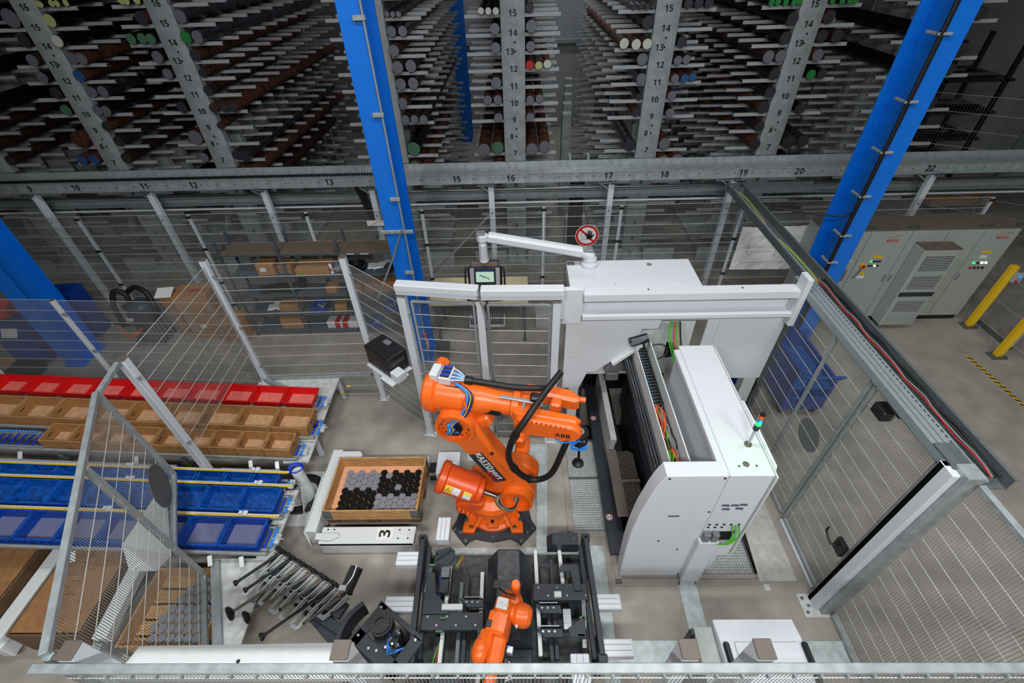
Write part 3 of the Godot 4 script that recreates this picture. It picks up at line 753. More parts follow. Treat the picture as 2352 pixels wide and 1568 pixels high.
# ---------------------------------------------------------------- cell fence
func post(label: String, x: float, z: float, y0: float, y1: float, w := .08, turn := 0.0, capm := "brown", plate := true) -> Node3D:
	var t := thing("guard_post", label, "post", v3(x, y0, z), "white cell fence posts", Basis(Vector3.UP, turn))
	var b := MB.new(); b.b2(-w / 2, w / 2, 0, y1 - y0, -w / 2, w / 2, .006); obj("shaft", b, M.post, t)
	b = MB.new(); b.b2(-w / 2 - .003, w / 2 + .003, y1 - y0, y1 - y0 + .015, -w / 2 - .003, w / 2 + .003, .004); obj("cap", b, M[capm], t)
	if plate:
		b = MB.new(); b.b2(-w * .95, w * .95, 0, .012, -w * .75, w * .75, .002); obj("foot_plate", b, M.post, t)
		for s in [-1, 1]:
			b = MB.new(); b.cyl(v3(s * w * .75, .012, w * .5), v3(s * w * .75, .024, w * .5), .011, -1, 6); obj("anchor_bolt", b, M.steel, t)
	for y in [.35, (y1 - y0) * .5, (y1 - y0) - .25]:
		b = MB.new(); b.box(v3(w * .55, y, w * .3), v3(.05, .06, .03), .004); obj("clip", b, M.galv, t)
	return t
func cell_fence():
	var T := 2.72
	post("white corner post on the white table behind the red crates", -4.17, -5.30, .5, 2.76, .085)
	post("white post between straight and angled mesh near black box", -2.34, -5.34, 0, 2.74, .085)
	post("white post standing among the crate lanes with mesh corner", -4.09, -3.46, 0, 2.70, .085)
	post("white gate post beside the black box", -1.44, -4.60, 0, 2.63, .1, -.2)
	post("white middle post between the two mesh gates", -.49, -4.50, 0, 2.62, .09)
	post("white gate post against the saw housing", .42, -4.44, 0, 2.62, .095)
	var pn := func(nm: String, a: Vector3, b: Vector3, y0: float, y1: float, frame := false):
		var t := thing("guard_mesh_fence", nm, "mesh panel", Vector3.ZERO, "cell mesh panels")
		wires(t, a, b, y0, y1)
		if frame:
			for s in [[v3(a.x, y0, a.z), v3(a.x, y1, a.z)], [v3(b.x, y0, b.z), v3(b.x, y1, b.z)], [v3(a.x, y1, a.z), v3(b.x, y1, b.z)], [v3(a.x, y0, a.z), v3(b.x, y0, b.z)]]:
				var q := MB.new(); q.bar(s[0], s[1], .03, .03, .003); obj("frame_tube", q, M.galv, t)
		return t
	pn.call("mesh panel in front of the metal shelf", v3(-4.12, 0, -5.30), v3(-2.39, 0, -5.34), .62, 2.68)
	pn.call("mesh panel under the table edge near the yellow buckle", v3(-3.0, 0, -5.36), v3(-2.39, 0, -5.36), .1, .5)
	pn.call("mesh panel crossing above the red and cardboard boxes", v3(-4.165, 0, -5.25), v3(-4.1, 0, -3.52), 1.15, 2.68)
	pn.call("angled mesh panel behind the black box", v3(-2.24, 0, -5.25), v3(-1.52, 0, -4.66), .12, 2.68)
	pn.call("mesh gate leaf beside the angled panel, desk behind", v3(-1.33, 0, -4.59), v3(-.57, 0, -4.51), .15, 2.55, true)
	pn.call("mesh gate leaf with paper sheet beside the saw", v3(-.395, 0, -4.49), v3(.35, 0, -4.46), .15, 2.55, true)
	pn.call("low outer mesh panel beside the vacuum cleaner", v3(-6.9, 0, -5.60), v3(-4.25, 0, -5.45), .12, 1.95)
	pn.call("low outer mesh panel in front of the blue crate stack", v3(-9.6, 0, -5.72), v3(-6.95, 0, -5.62), .12, 1.95)
	for a in [[-6.92, -5.56, "white outer fence post beside the vacuum cleaner"], [-9.55, -5.66, "white outer fence post in front of the crate stack"], [-8.95, -5.64, "white outer fence post before the blue column foot"]]:
		post(a[2], a[0], a[1], 0, 1.98, .06)
	# top rails of the gates
	for a in [[v3(-1.5, 2.75, -4.64), v3(-.50, 2.75, -4.50), "white cover rail over the gate beside the black box"], [v3(-.47, 2.75, -4.49), v3(.50, 2.75, -4.47), "white cover rail over the gate beside the saw"]]:
		var t := thing("gate_rail", a[2], "rail", Vector3.ZERO, "gate cover rails")
		var b := MB.new(); b.bar(a[0], a[1], .13, .09, .008); obj("cover", b, M.white, t)
		b = MB.new(); b.bar(a[0] + v3(0, -.07, .03), a[1] + v3(0, -.07, .03), .05, .06, .004); obj("runner", b, M.post, t)
	var t := thing("round_guard_plate", "round grey plate fixed on the gate mesh near the robot", "plate", v3(-.98, .93, -4.55))
	var b := MB.new(); b.cyl(v3(0, 0, 0), v3(0, 0, .004), .2, -1, 32); obj("disc", b, M.plastic, t)
	t = thing("gate_paper", "white paper sheet behind the gate mesh beside the saw", "paper", v3(-.06, 1.0, -4.53))
	b = MB.new(); b.box(Vector3.ZERO, v3(.27, .19, .002)); obj("sheet", b, M.paper, t)
	t = thing("gate_lock_unit", "tall grey electric lock unit on the gate beside the saw", "lock", v3(-.34, .55, -4.44))
	for i in 5:
		b = MB.new(); b.box(v3(0, i * .12, 0), v3(.07, .1, .05), .006); obj("lock_module", b, M.black if i % 2 else M.plastic, t)
	t = thing("gate_cable", "grey conduit hose hanging down the middle gate post", "cable")
	b = MB.new(); b.tube(curve([v3(-.5, 2.72, -4.43), v3(-.44, 2.5, -4.42), v3(-.4, 2.1, -4.43), v3(-.41, 1.6, -4.43), v3(-.36, 1.25, -4.42), v3(-.34, 1.1, -4.42)]), .013, 8); obj("hose", b, M.plastic, t)
	t = thing("operator_bench", "low black stand with red knob behind the gate mesh", "bench", v3(-.1, 0, -4.95))
	b = MB.new(); b.b2(-.3, .35, .3, .36, -.15, .15, .008); obj("top", b, M.black, t)
	for s in [-.26, .3]:
		b = MB.new(); b.b2(s - .03, s + .03, 0, .3, -.12, .12, .004); obj("leg", b, M.black, t)
	b = MB.new(); b.cyl(v3(-.2, .36, .1), v3(-.2, .4, .1), .025, -1, 12); obj("knob", b, M.logored, t)
	b = MB.new(); b.box(v3(.0, .365, .14), v3(.5, .012, .03), .002); obj("white_edge", b, M.white, t)
	# panel at an angle over the blue crates
	var A := v3(-4.03, 0, -2.99); var B := v3(-3.58, 0, -2.175); var C := v3(-2.87, 0, -.86)
	t = thing("angled_mesh_fence", "large galvanised angled mesh panel hanging above the blue crates", "mesh panel", Vector3.ZERO, "cell mesh panels")
	wires(t, A, B, 1.22, 2.66); wires(t, B, C, .5, 2.66)
	for s in [[v3(-4.09, 2.70, -3.40), v3(A.x, 2.68, A.z)], [v3(A.x, 2.70, A.z), v3(C.x, 2.70, C.z)], [v3(A.x - .05, 1.22, A.z - .08), v3(B.x - .02, 1.20, B.z - .02)], [v3(A.x, 2.68, A.z), v3(A.x - .05, 1.22, A.z - .08)], [v3(B.x, 2.68, B.z), v3(B.x - .05, .5, B.z - .06)], [v3(B.x - .05, .5, B.z - .06), v3(-3.2, .5, -1.42)], [v3(C.x, 2.68, C.z), v3(C.x, .02, C.z)]]:
		b = MB.new(); b.bar(s[0], s[1], .05, .05, .005); obj("frame_tube", b, M.galv, t)
	b = MB.new(); b.cyl(v3(-3.86, 1.55, -2.72), v3(-3.864, 1.55, -2.718), .24, -1, 32); obj("round_plate", b, M.galvd, t)
	# front fence towards the camera
	t = thing("front_mesh_fence", "long mesh fence in front of both robots, seen from above", "mesh panel", Vector3.ZERO, "cell mesh panels")
	wires(t, v3(-2.84, 0, -.80), v3(4.2, 0, -.80), .15, 2.66, .0232, .2)
	b = MB.new(); b.b2(-2.9, 4.2, 2.675, 2.71, -.815, -.765, .004); obj("top_angle", b, M.galv, t)
	for i in 46:
		b = MB.new(); b.b2(-2.6 + i * .147 - .008, -2.6 + i * .147 + .008, 2.64, 2.675, -.77, -.755); obj("hook", b, M.galv, t)
	for a in [[-1.09, "capped white front post behind the curved black hoop"], [.94, "capped white front post at the white control box corner"], [1.37, "capped white front post in front of the control box"], [-2.72, "capped white front post at the angled panel foot"], [3.55, "capped white front post under the outer mesh"]]:
		post(a[1], a[0], -.876, 0, 2.72, .1)
	# right-hand door side
	t = thing("door_top_beam", "slotted aluminium door beam with cable tray over right fence", "beam")
	b = MB.new()
	for i in 3: b.b2(3.30 + i * .055, 3.345 + i * .055, 2.60, 2.69, -4.78, -2.12, .006)
	b.b2(3.31, 3.45, 2.61, 2.67, -4.78, -2.12); obj("profile", b, M.prof, t)
	b = MB.new(); b.b2(3.47, 3.70, 2.56, 2.57, -7.6, -1.98); b.b2(3.47, 3.48, 2.56, 2.66, -7.6, -1.98); b.b2(3.69, 3.70, 2.56, 2.68, -7.6, -1.98); b.b2(3.70, 3.72, 2.67, 2.68, -7.6, -1.98); obj("cable_tray", b, M.galvd, t)
	b = MB.new(); b.b2(3.48, 3.54, 2.62, 2.64, -7.6, -2.0, .002); obj("tray_lip", b, M.prof, t)
	b = MB.new()
	for i in 100: b.b2(3.50, 3.512, 2.641, 2.643, -7.5 + i * .055, -7.47 + i * .055)
	obj("tray_slots", b, M.hole, t).set_meta("kind", "stuff")
	for a in [["cabred", 3.58, .005], ["rubber", 3.62, .014], ["rubber", 3.65, .012], ["plastic", 3.60, .008]]:
		b = MB.new(); var pts := []
		for i in 24: pts.append(v3(a[1] + .012 * sin(i * 1.3 + a[1] * 40), 2.645 + .006 * sin(i * 2.1), -4.75 + i * .118)); 
		b.tube(pts, a[2], 6); obj("cable", b, M[a[0]], t)
	for a in [["green", 3.58], ["yellow2", 3.60]]:
		b = MB.new(); var pts := []
		for i in 20: pts.append(v3(a[1] + .03 * sin(i * .5), 2.60 + .006 * sin(i * 1.1), -7.4 + i * .14))
		b.tube(pts, .004, 6); obj("cable", b, M[a[0]], t)
	b = MB.new(); b.b2(3.45, 4.9, 2.56, 2.57, -7.62, -7.45); b.b2(3.45, 4.9, 2.56, 2.66, -7.64, -7.62); b.b2(3.45, 4.9, 2.56, 2.66, -7.45, -7.43); obj("cross_tray", b, M.galvd, t)
	for a in [[3.38, -4.70, "grey slim door post at the saw housing"], ]:
		var p := thing("door_post", a[2], "post", v3(a[0], 0, a[1]))
		b = MB.new(); b.b2(-.05, .05, 0, 2.62, -.05, .05, .004); obj("shaft", b, M.galvd, p)
		b = MB.new(); b.box(v3(-.06, .9, .03), v3(.05, .16, .06), .01); obj("latch_block", b, M.black, p)
	t = thing("corner_post", "thick white and grey door corner post with handle side", "post", v3(3.36, 0, -2.14))
	b = MB.new(); b.b2(-.10, .07, 0, 2.68, -.03, .03, .006); b.b2(-.1, -.04, 0, 2.68, -.03, .12, .004); obj("door_side", b, M.white, t)
	b = MB.new(); b.b2(-.04, .1, 0, 2.72, .03, .17, .004); obj("rear_box", b, M.galv, t)
	b = MB.new(); b.b2(-.22, .12, 0, .015, -.05, .2, .002); obj("foot_plate", b, M.cpl, t)
	for s in [[-.18, .0], [-.18, .15], [-.14, .08]]:
		b = MB.new(); b.cyl(v3(s[0], .015, s[1]), v3(s[0], .03, s[1]), .016, -1, 8); obj("anchor_bolt", b, M.steel, t)
	b = MB.new(); b.b2(-.06, .1, 2.68, 2.70, -.18, .06, .002); obj("top_plate", b, M.galvd, t)
	var X := 3.36
	for a in [["mesh panel between saw housing and the framed panel", -4.62, -3.84, .12], ["framed mesh panel carrying the round grey plate", -3.80, -3.14, .12], ["framed mesh door leaf with black lever handle", -3.08, -2.22, .12]]:
		t = thing("side_mesh_fence", a[0], "mesh panel", Vector3.ZERO, "right side mesh panels")
		wires(t, v3(X, 0, a[1]), v3(X, 0, a[2]), a[3], 2.54)
		if a[1] > -4:
			for s in [[v3(X, .1, a[1]), v3(X, 2.58, a[1])], [v3(X, .1, a[2]), v3(X, 2.58, a[2])], [v3(X, 2.57, a[1]), v3(X, 2.57, a[2])], [v3(X, .1, a[1]), v3(X, .1, a[2])]]:
				b = MB.new(); b.bar(s[0], s[1], .04, .04, .004); obj("frame_tube", b, M.galv, t)
		if a[1] == -3.80:
			b = MB.new(); b.cyl(v3(X + .01, 1.32, -3.46), v3(X + .014, 1.32, -3.46), .2, -1, 32); obj("round_plate", b, M.plastic, t)
		if a[1] == -3.08:
			b = MB.new(); b.box(v3(X - .06, .95, -2.30), v3(.05, .18, .14), .008); obj("lock_case", b, M.black, t)
			b = MB.new(); b.tube(curve([v3(X - .09, .95, -2.32), v3(X - .14, .95, -2.34), v3(X - .15, 1.0, -2.44), v3(X - .14, 1.06, -2.46)]), .012, 8); obj("lever_handle", b, M.dsteel, t)
			b = MB.new(); b.box(v3(X - .02, 2.45, -2.86), v3(.12, .12, .16), .012); b.box(v3(X + .08, 2.5, -2.80), v3(.08, .08, .1), .01); obj("safety_switch", b, M.black, t)
	t = thing("floor_track", "white toothed floor track below the mesh door", "track")
	b = MB.new(); b.b2(3.33, 3.39, 0, .05, -3.1, -2.25, .004); obj("rail", b, M.white, t)
	b = MB.new()
	for i in 28: b.b2(3.322, 3.33, .01, .045, -3.08 + i * .03, -3.064 + i * .03)
	obj("teeth", b, M.white, t).set_meta("kind", "stuff")
	t = thing("outer_mesh_fence", "galvanised mesh panel beyond the thick corner post", "mesh panel", Vector3.ZERO, "right side mesh panels")
	wires(t, v3(3.43, 0, -1.95), v3(3.43, 0, -.85), .12, 2.62, .0232, .2)
	b = MB.new(); b.bar(v3(3.43, .06, -1.95), v3(3.43, .06, -.85), .05, .05, .004); obj("bottom_bar", b, M.galv, t)
	b = MB.new(); b.bar(v3(3.43, 2.65, -1.95), v3(3.43, 2.65, -.85), .05, .05, .004); obj("top_bar", b, M.galv, t)
	# black label printer box on the angled panel
	var bs := Basis(Vector3.UP, -.70)
	t = thing("label_printer", "black printer cabinet on a white bracket on angled mesh", "printer", v3(-1.83, 1.46, -4.64), "", bs)
	b = MB.new(); b.b2(-.25, .25, 0, .32, -.16, .16, .012); obj("case", b, M.black, t)
	b = MB.new(); b.b2(-.1, .02, .321, .324, -.12, -.04); obj("window_frame", b, M.plastic, t)
	b = MB.new(); b.b2(.10, .36, -.03, -.015, -.05, .24, .003); b.b2(-.25, .3, -.03, -.012, -.16, .2, .003); obj("bracket", b, M.white, t)
	b = MB.new(); b.box(v3(.33, .06, .09), v3(.15, .14, .15), .01); obj("paper_tray", b, M.white, t)
	b = MB.new(); b.box(v3(.252, .2, .0), v3(.006, .06, .2)); obj("front_slot", b, M.anthl, t)
	b = MB.new(); b.box(v3(.256, .1, .1), v3(.004, .03, .02)); obj("blue_mark", b, M.lblue, t)

# ---------------------------------------------------------------- saw
func machine():
	var t := thing("saw_front_column", "white saw end column with curved front cover and signal lamp", "machine", Vector3.ZERO)
	var b := MB.new()
	b.ext(pv([1.13, .02, 1.122, .30, 1.115, .77, 1.122, 1.11, 1.155, 1.49, 1.218, 1.86, 1.25, 1.99, 1.30, 2.13, 1.862, 2.13, 1.862, .02]), Transform3D(Basis.IDENTITY, v3(0, 0, 0)), -2.56, -2.40, .006); obj("curved_cover", b, M.white, t)
	b = MB.new(); b.b2(1.868, 2.275, .55, 2.13, -4.18, -2.40, .008); obj("control_housing", b, M.white, t)
	b = MB.new(); b.b2(2.285, 2.30, .6, 2.12, -4.16, -2.38, .004); obj("side_door", b, M.white2, t)
	b = MB.new(); b.ext(pv([-3.3, .0, -3.3, .02, -2.9, .035, -2.5, .03, -2.45, 0]), Transform3D(Basis(Vector3.BACK, Vector3.RIGHT, Vector3.DOWN), v3(2.30, 2.13, 0)), 0, .12, .004); obj("door_handle_cover", b, M.white, t)
	b = MB.new(); b.b2(1.868, 2.22, .016, .55, -4.1, -2.46, .006); obj("pedestal", b, M.white2, t)
	b = MB.new(); b.b2(1.84, 2.05, .016, .98, -2.40, -2.33, .004); obj("cable_riser", b, M.white, t)
	for i in 2:
		b = MB.new(); b.b2(1.87 + i * .09, 1.94 + i * .09, .94, 1.12, -2.40, -2.34, .006); obj("connector_hood", b, M.plastic, t)
	b = MB.new(); b.b2(2.03, 2.2, .92, 1.1, -2.401, -2.395); obj("cable_opening", b, M.hole, t)
	for a in [[0, 0], [.07, 0], [.14, 0], [0, .055], [.075, .055], [.15, .055], [.22, .055], [.30, .055]]:
		b = MB.new(); b.cyl(v3(1.90 + a[0], 1.19 + a[1], -2.401), v3(1.90 + a[0], 1.19 + a[1], -2.396), .014, -1, 12); obj("gland_hole", b, M.hole, t)
	for k in 3:
		b = MB.new(); b.tube(curve([v3(2.13 + k * .035, 1.24, -2.39), v3(2.14 + k * .03, 1.12, -2.33), v3(2.08 + k * .02, 1.0, -2.31), v3(1.98 + k * .02, .95, -2.35)]), .008, 6); obj("green_cable", b, M.green, t)
	for a in [[1.93, 1.62], [2.02, 1.62], [2.1, 1.63], [1.95, 1.55], [2.08, 1.56]]:
		b = MB.new(); b.box(v3(a[0] + .03, a[1], -2.3985), v3(.07, .035, .002)); b.box(v3(a[0] + .06, a[1] - .012, -2.3985), v3(.03, .02, .003)); obj("warning_decal", b, M.printg, t)
	b = MB.new(); b.box(v3(1.50, 1.42, -2.399), v3(.11, .03, .001)); obj("type_plate", b, M.printg, t)
	for a in [[1.33, 2.09], [1.83, 2.09], [1.83, 1.5], [1.68, .7], [1.44, .9], [1.82, .06]]:
		b = MB.new(); b.cyl(v3(a[0], a[1], -2.40), v3(a[0], a[1], -2.395), .012, -1, 8); obj("screw", b, M.dsteel, t)
	b = MB.new(); b.cyl(v3(2.05, 2.13, -2.52), v3(2.05, 2.135, -2.52), .03, -1, 20); obj("lid_disc", b, M.brown, t)
	for s in [-.07, .09]:
		b = MB.new(); b.cyl(v3(2.05 + s, 2.13, -2.50), v3(2.05 + s, 2.135, -2.50), .011, -1, 10); obj("lid_plug", b, M.brown, t)
	# trough with inner walls, energy chain and cables
	b = MB.new(); b.b2(1.80, 1.868, 2.06, 2.12, -4.12, -2.56, .006); b.b2(1.855, 1.868, 1.3, 2.1, -4.12, -2.56); obj("trough_edge", b, M.white, t)
	b = MB.new(); b.b2(1.66, 1.86, 1.28, 1.30, -4.6, -2.56); obj("trough_floor", b, M.cpl, t)
	b = MB.new(); b.b2(1.648, 1.662, 1.3, 1.88, -4.6, -2.58, .002); obj("trough_wall", b, M.white2, t)
	b = MB.new(); b.b2(1.47, 1.482, 1.45, 1.83, -4.6, -2.6, .002); obj("chain_wall", b, M.white2, t)
	b = MB.new(); b.b2(1.482, 1.648, 1.6, 1.612, -4.6, -2.6); obj("chain_floor", b, M.cpl, t)
	for i in 22:
		b = MB.new(); b.b2(1.49, 1.64, 1.62, 1.72, -4.75 + i * .052, -4.712 + i * .052, .006); obj("chain_link", b, M.black, t)
		b = MB.new(); b.box(v3(1.545, 1.70, -4.706 + i * .052), v3(.016, .02, .014)); obj("blue_hose", b, M.lblue, t)
	var rng := RandomNumberGenerator.new(); rng.seed = 12
	for k in 14:
		b = MB.new(); var pts := []
		var x0 := rng.randf_range(1.51, 1.62)
		for i in 8: pts.append(v3(x0 + rng.randf_range(-.03, .03), 1.65 + rng.randf_range(0, .10), -3.6 + i * .135))
		b.tube(curve(pts, 4), .008, 6); obj("cable", b, M[["caborange", "green", "caborange", "rubber", "plastic"][k % 5]], t)
	# guide rails
	b = MB.new(); b.b2(1.36, 1.47, 1.5, 1.6, -5.0, -2.57, .004); obj("guide_beam", b, M.dsteel, t)
	for i in 3:
		b = MB.new(); b.b2(1.372 + i * .033, 1.39 + i * .033, 1.6, 1.625, -5.0, -2.57, .003); obj("guide_rail", b, M.steel, t)
	b = MB.new()
	for i in 110: b.b2(1.352, 1.362, 1.58, 1.605, -4.9 + i * .021, -4.888 + i * .021)
	obj("rack_teeth", b, M.steel, t).set_meta("kind", "stuff")
	# signal lamp tower
	var s := thing("signal_lamp", "signal lamp with orange, blue and lit green tiers", "lamp", v3(2.15, 2.13, -2.74))
	b = MB.new(); b.cyl(v3(0, 0, 0), v3(0, .012, 0), .035, -1, 20); obj("foot", b, M.brown, s)
	b = MB.new(); b.cyl(v3(0, .012, 0), v3(0, .24, 0), .011, -1, 12); obj("stem", b, M.silver, s)
	b = MB.new(); b.cyl(v3(0, .23, 0), v3(0, .30, 0), .026, -1, 16); obj("socket", b, M.black, s)
	b = MB.new(); b.cyl(v3(0, .30, 0), v3(0, .345, 0), .026, -1, 16); obj("green_tier", b, M.ledg, s)
	b = MB.new(); b.cyl(v3(0, .345, 0), v3(0, .39, 0), .026, -1, 16); obj("blue_tier", b, mat(Color(.1, .45, .75), .25), s)
	b = MB.new(); b.cyl(v3(0, .39, 0), v3(0, .435, 0), .026, -1, 16); obj("orange_tier", b, mat(Color(.85, .28, .05), .25), s)
	b = MB.new(); b.cyl(v3(0, .435, 0), v3(0, .45, 0), .026, .022, 16); obj("cap", b, M.black, s)
	var ol := OmniLight3D.new(); ol.name = "green_light"; ol.light_color = Color(.2, 1, .4); ol.light_energy = .03; ol.omni_range = 3; ol.light_size = .03; ol.shadow_enabled = true; ol.position = v3(0, .32, .04); s.add_child(ol)
	# rear housing with beam
	t = thing("saw_housing", "white saw housing with stepped side plates under a wide beam", "machine")
	var Z := -4.56
	b = MB.new(); b.ext(pv([.56, 1.02, .80, 1.02, .89, 1.32, .99, 1.33, 1.20, 1.52, 1.42, 1.72, 1.49, 1.94, 1.52, 2.07, 1.72, 2.08, 1.75, 2.25, .56, 2.25]), Transform3D(Basis.IDENTITY, v3(0, 0, Z)), -.02, 0, .003); obj("stepped_plate", b, M.white, t)
	b = MB.new(); b.ext(pv([2.32, 1.17, 3.27, 1.17, 3.29, 2.25, 2.32, 2.25]), Transform3D(Basis.IDENTITY, v3(0, 0, Z)), -.02, 0, .003); obj("side_plate", b, M.white, t)
	b = MB.new(); b.b2(2.46, 2.475, 1.6, 2.25, Z, Z + .012); obj("plate_fold", b, M.white2, t)
	b = MB.new(); b.bar(v3(1.21, 1.50, Z + .02), v3(1.55, 1.84, Z + .02), .05, .07, .006, Vector3.BACK); obj("wiper_cover", b, M.white2, t)
	b = MB.new(); b.box(v3(1.50, 1.92, Z + .03), v3(.24, .13, .05), .008, Basis(Vector3.BACK, .35)); obj("cable_duct", b, M.dsteel, t)
	for i in 5:
		b = MB.new(); b.tube(curve([v3(1.40, 1.86 + i * .02, Z + .06), v3(1.5, 1.92 + i * .02, Z + .08), v3(1.6, 1.98 + i * .015, Z + .06)], 4), .007, 6); obj("duct_cable", b, M.plastic, t)
	b = MB.new(); b.b2(.61, .85, 1.62, 2.2, Z, Z + .004); obj("hatch", b, M.white2, t)
	b = MB.new(); b.b2(.47, .74, 2.22, 2.73, Z - .02, Z + .05, .006); obj("end_box", b, M.white, t)
	# channel beam
	b = MB.new(); b.ext(pv([0, 0, .16, 0, .16, -.09, .145, -.09, .145, -.015, .015, -.015, .015, -.31, .17, -.31, .17, -.36, .155, -.36, .155, -.325, 0, -.325]), xf(v3(.74, 2.68, Z - .06), Vector3.BACK, Vector3.UP), -2.50, 0, 0); obj("channel_beam", b, M.white, t)
	b = MB.new(); b.b2(.8, 3.2, 2.22, 2.33, Z - .03, Z + .01, .003); obj("under_skirt", b, M.white, t)
	b = MB.new(); b.ext(pv([3.235, 2.20, 3.30, 2.20, 3.30, 2.86, 3.235, 2.86]), Transform3D(Basis.IDENTITY, v3(0, 0, Z)), -.04, .14, .004); obj("beam_end_plate", b, M.white, t)
	for a in [[1.5, 2.69], [2.6, 2.69]]:
		b = MB.new(); b.cyl(v3(a[0], 2.68, Z), v3(a[0], 2.684, Z), .012, -1, 10); obj("beam_screw", b, M.dsteel, t)
	b = MB.new(); b.b2(.62, 2.28, 2.40, 2.50, -5.53, -4.70, .008); obj("top_cover", b, M.white, t)
	b = MB.new(); b.b2(.64, 2.26, 1.1, 2.40, -5.5, -4.75); obj("rear_body", b, M.white2, t)
	b = MB.new(); b.b2(1.20, 2.02, 2.50, 2.52, -4.98, -4.92, .004); obj("top_strip", b, M.white, t)
	b = MB.new(); b.cyl(v3(1.72, 2.5, -5.40), v3(1.72, 2.505, -5.40), .035, -1, 20); obj("top_plug", b, M.plastic, t)
	for z in [-5.45, -4.85]:
		b = MB.new(); b.box(v3(.68, 2.505, z), v3(.10, .02, .07), .004); obj("hinge", b, M.brown, t)
	b = MB.new(); b.ext(pv([-5.5, 2.4, -4.7, 2.4, -4.7, 1.2, -5.0, 1.2]), Transform3D(Basis(Vector3.BACK, Vector3.UP, Vector3.LEFT), v3(.60, 0, 0)), 0, .006); obj("tinted_window", b, M.pane, t)
	b = MB.new(); b.b2(3.1, 3.27, 0, 1.17, -4.75, -4.6, .006); obj("support_leg", b, M.white2, t)
	b = MB.new(); b.b2(.66, .80, 0, 1.02, -4.75, -4.6, .006); obj("support_leg", b, M.white2, t)
	# dark throat of the saw
	b = MB.new(); b.b2(.9, 2.3, .1, 2.2, -5.45, -5.40); b.b2(.8, .86, 0, 1.1, -5.4, -4.62); obj("throat_sheet", b, M.black, t)
	b = MB.new(); b.cyl(v3(2.05, 1.55, -5.0), v3(1.95, 1.55, -4.75), .14, -1, 24); b.box(v3(1.9, 1.4, -5.1), v3(.5, .5, .4), .02); obj("saw_drive", b, M.dsteel, t)
	b = MB.new(); b.ring(v3(1.84, 1.55, -4.72), v3(1.84, 1.55, -4.70), .14, .13, 28); obj("guard_ring", b, M.steel, t)
	b = MB.new(); b.b2(1.15, 1.5, 1.2, 1.45, -4.9, -4.68, .02); b.b2(1.18, 1.36, 1.05, 1.2, -4.8, -4.65, .015); obj("clamp_head", b, M.plastic, t)
	for k in 7:
		b = MB.new(); b.tube(curve([v3(1.84 + k * .02, 2.22, Z + .04), v3(1.84 + k * .025, 2.0, Z + .12 + .02 * (k % 3)), v3(1.92 + k * .02, 1.75, Z + .25), v3(1.96 + k * .015, 1.5, Z + .42)]), .009, 6); obj("drop_cable", b, M[["green", "green", "plastic", "caborange", "green", "plastic", "rubber"][k]], t)
	# saw bed in the pit
	t = thing("saw_bed", "dark saw bed beams with worn white guide bar in the pit", "machine bed")
	b = MB.new(); b.b2(1.02, 1.22, .22, .30, -5.3, -2.55, .006); b.b2(1.10, 1.14, -.4, .22, -5.3, -3.0); obj("left_flange", b, M.anth, t)
	b = MB.new(); b.b2(1.16, 1.24, .72, .80, -5.2, -3.82, .004); b.b2(1.17, 1.23, .3, .72, -5.2, -3.84); obj("guide_bar", b, M.cpl, t)
	b = MB.new(); b.b2(1.25, 1.36, .38, .46, -5.2, -3.2, .004); obj("inner_rail", b, M.dsteel, t)
	b = MB.new(); b.b2(1.6, 1.85, -.4, .5, -5.2, -2.6); obj("far_wall", b, M.anth, t)
	for z in [-3.0, -4.6]:
		b = MB.new(); b.cyl(v3(1.07, .30, z), v3(1.07, .303, z), .042, -1, 24); obj("sign_disc", b, M.paper, t)
		b = MB.new(); b.ring(v3(1.07, .303, z), v3(1.07, .304, z), .04, .032, 24); obj("sign_ring", b, M.logored, t)
		b = MB.new(); b.box(v3(1.055, .304, z), v3(.012, .001, .035)); b.box(v3(1.083, .304, z), v3(.012, .001, .035)); obj("foot_symbol", b, M.print, t)
	t = thing("chip_sieve", "brown perforated chip sieve tray inside the saw", "tray", v3(1.27, .62, -3.31))
	b = MB.new(); b.b2(-.16, -.03, -.01, .01, -.48, .48, .003); obj("left_sheet", b, M.brown, t)
	b = MB.new(); b.box(v3(.16, -.06, 0), v3(.12, .02, .96), .003, Basis(Vector3.BACK, -.7)); obj("right_sheet", b, M.brown, t)
	for z in [-.24, .24]:
		b = MB.new(); b.b2(-.03, .12, -.012, .006, z - .21, z + .21); obj("sieve_plate", b, M.sieve, t)
		b = MB.new()
		for i in 9:
			for j in 26: b.cyl(v3(-.022 + i * .016, .006, z - .2 + j * .016), v3(-.022 + i * .016, .0075, z - .2 + j * .016), .004, -1, 5)
		obj("perforation", b, M.hole, t).set_meta("kind", "stuff")
	b = MB.new(); b.b2(-.16, .2, -.005, .014, -.02, .02, .003); obj("cross_strip", b, M.brown, t)
	for k in 8:
		var p := v3(1.42 + (k % 3) * .07, -.38 + .0, -4.2 + k * .09)
		b = MB.new(); b.cyl(v3(0, 0, 0), v3(.01, .03, .005), .045, -1, 18)
		tag(obj("fallen_blank", b, M.blank if k % 3 == 0 else M.dblank), "bright cut blank lying in the dark saw pit" if k % 3 == 0 else "dark cut blank lying in the dark saw pit", "blank", "blanks in the pit").position = p + v3(0, -.12, 0)
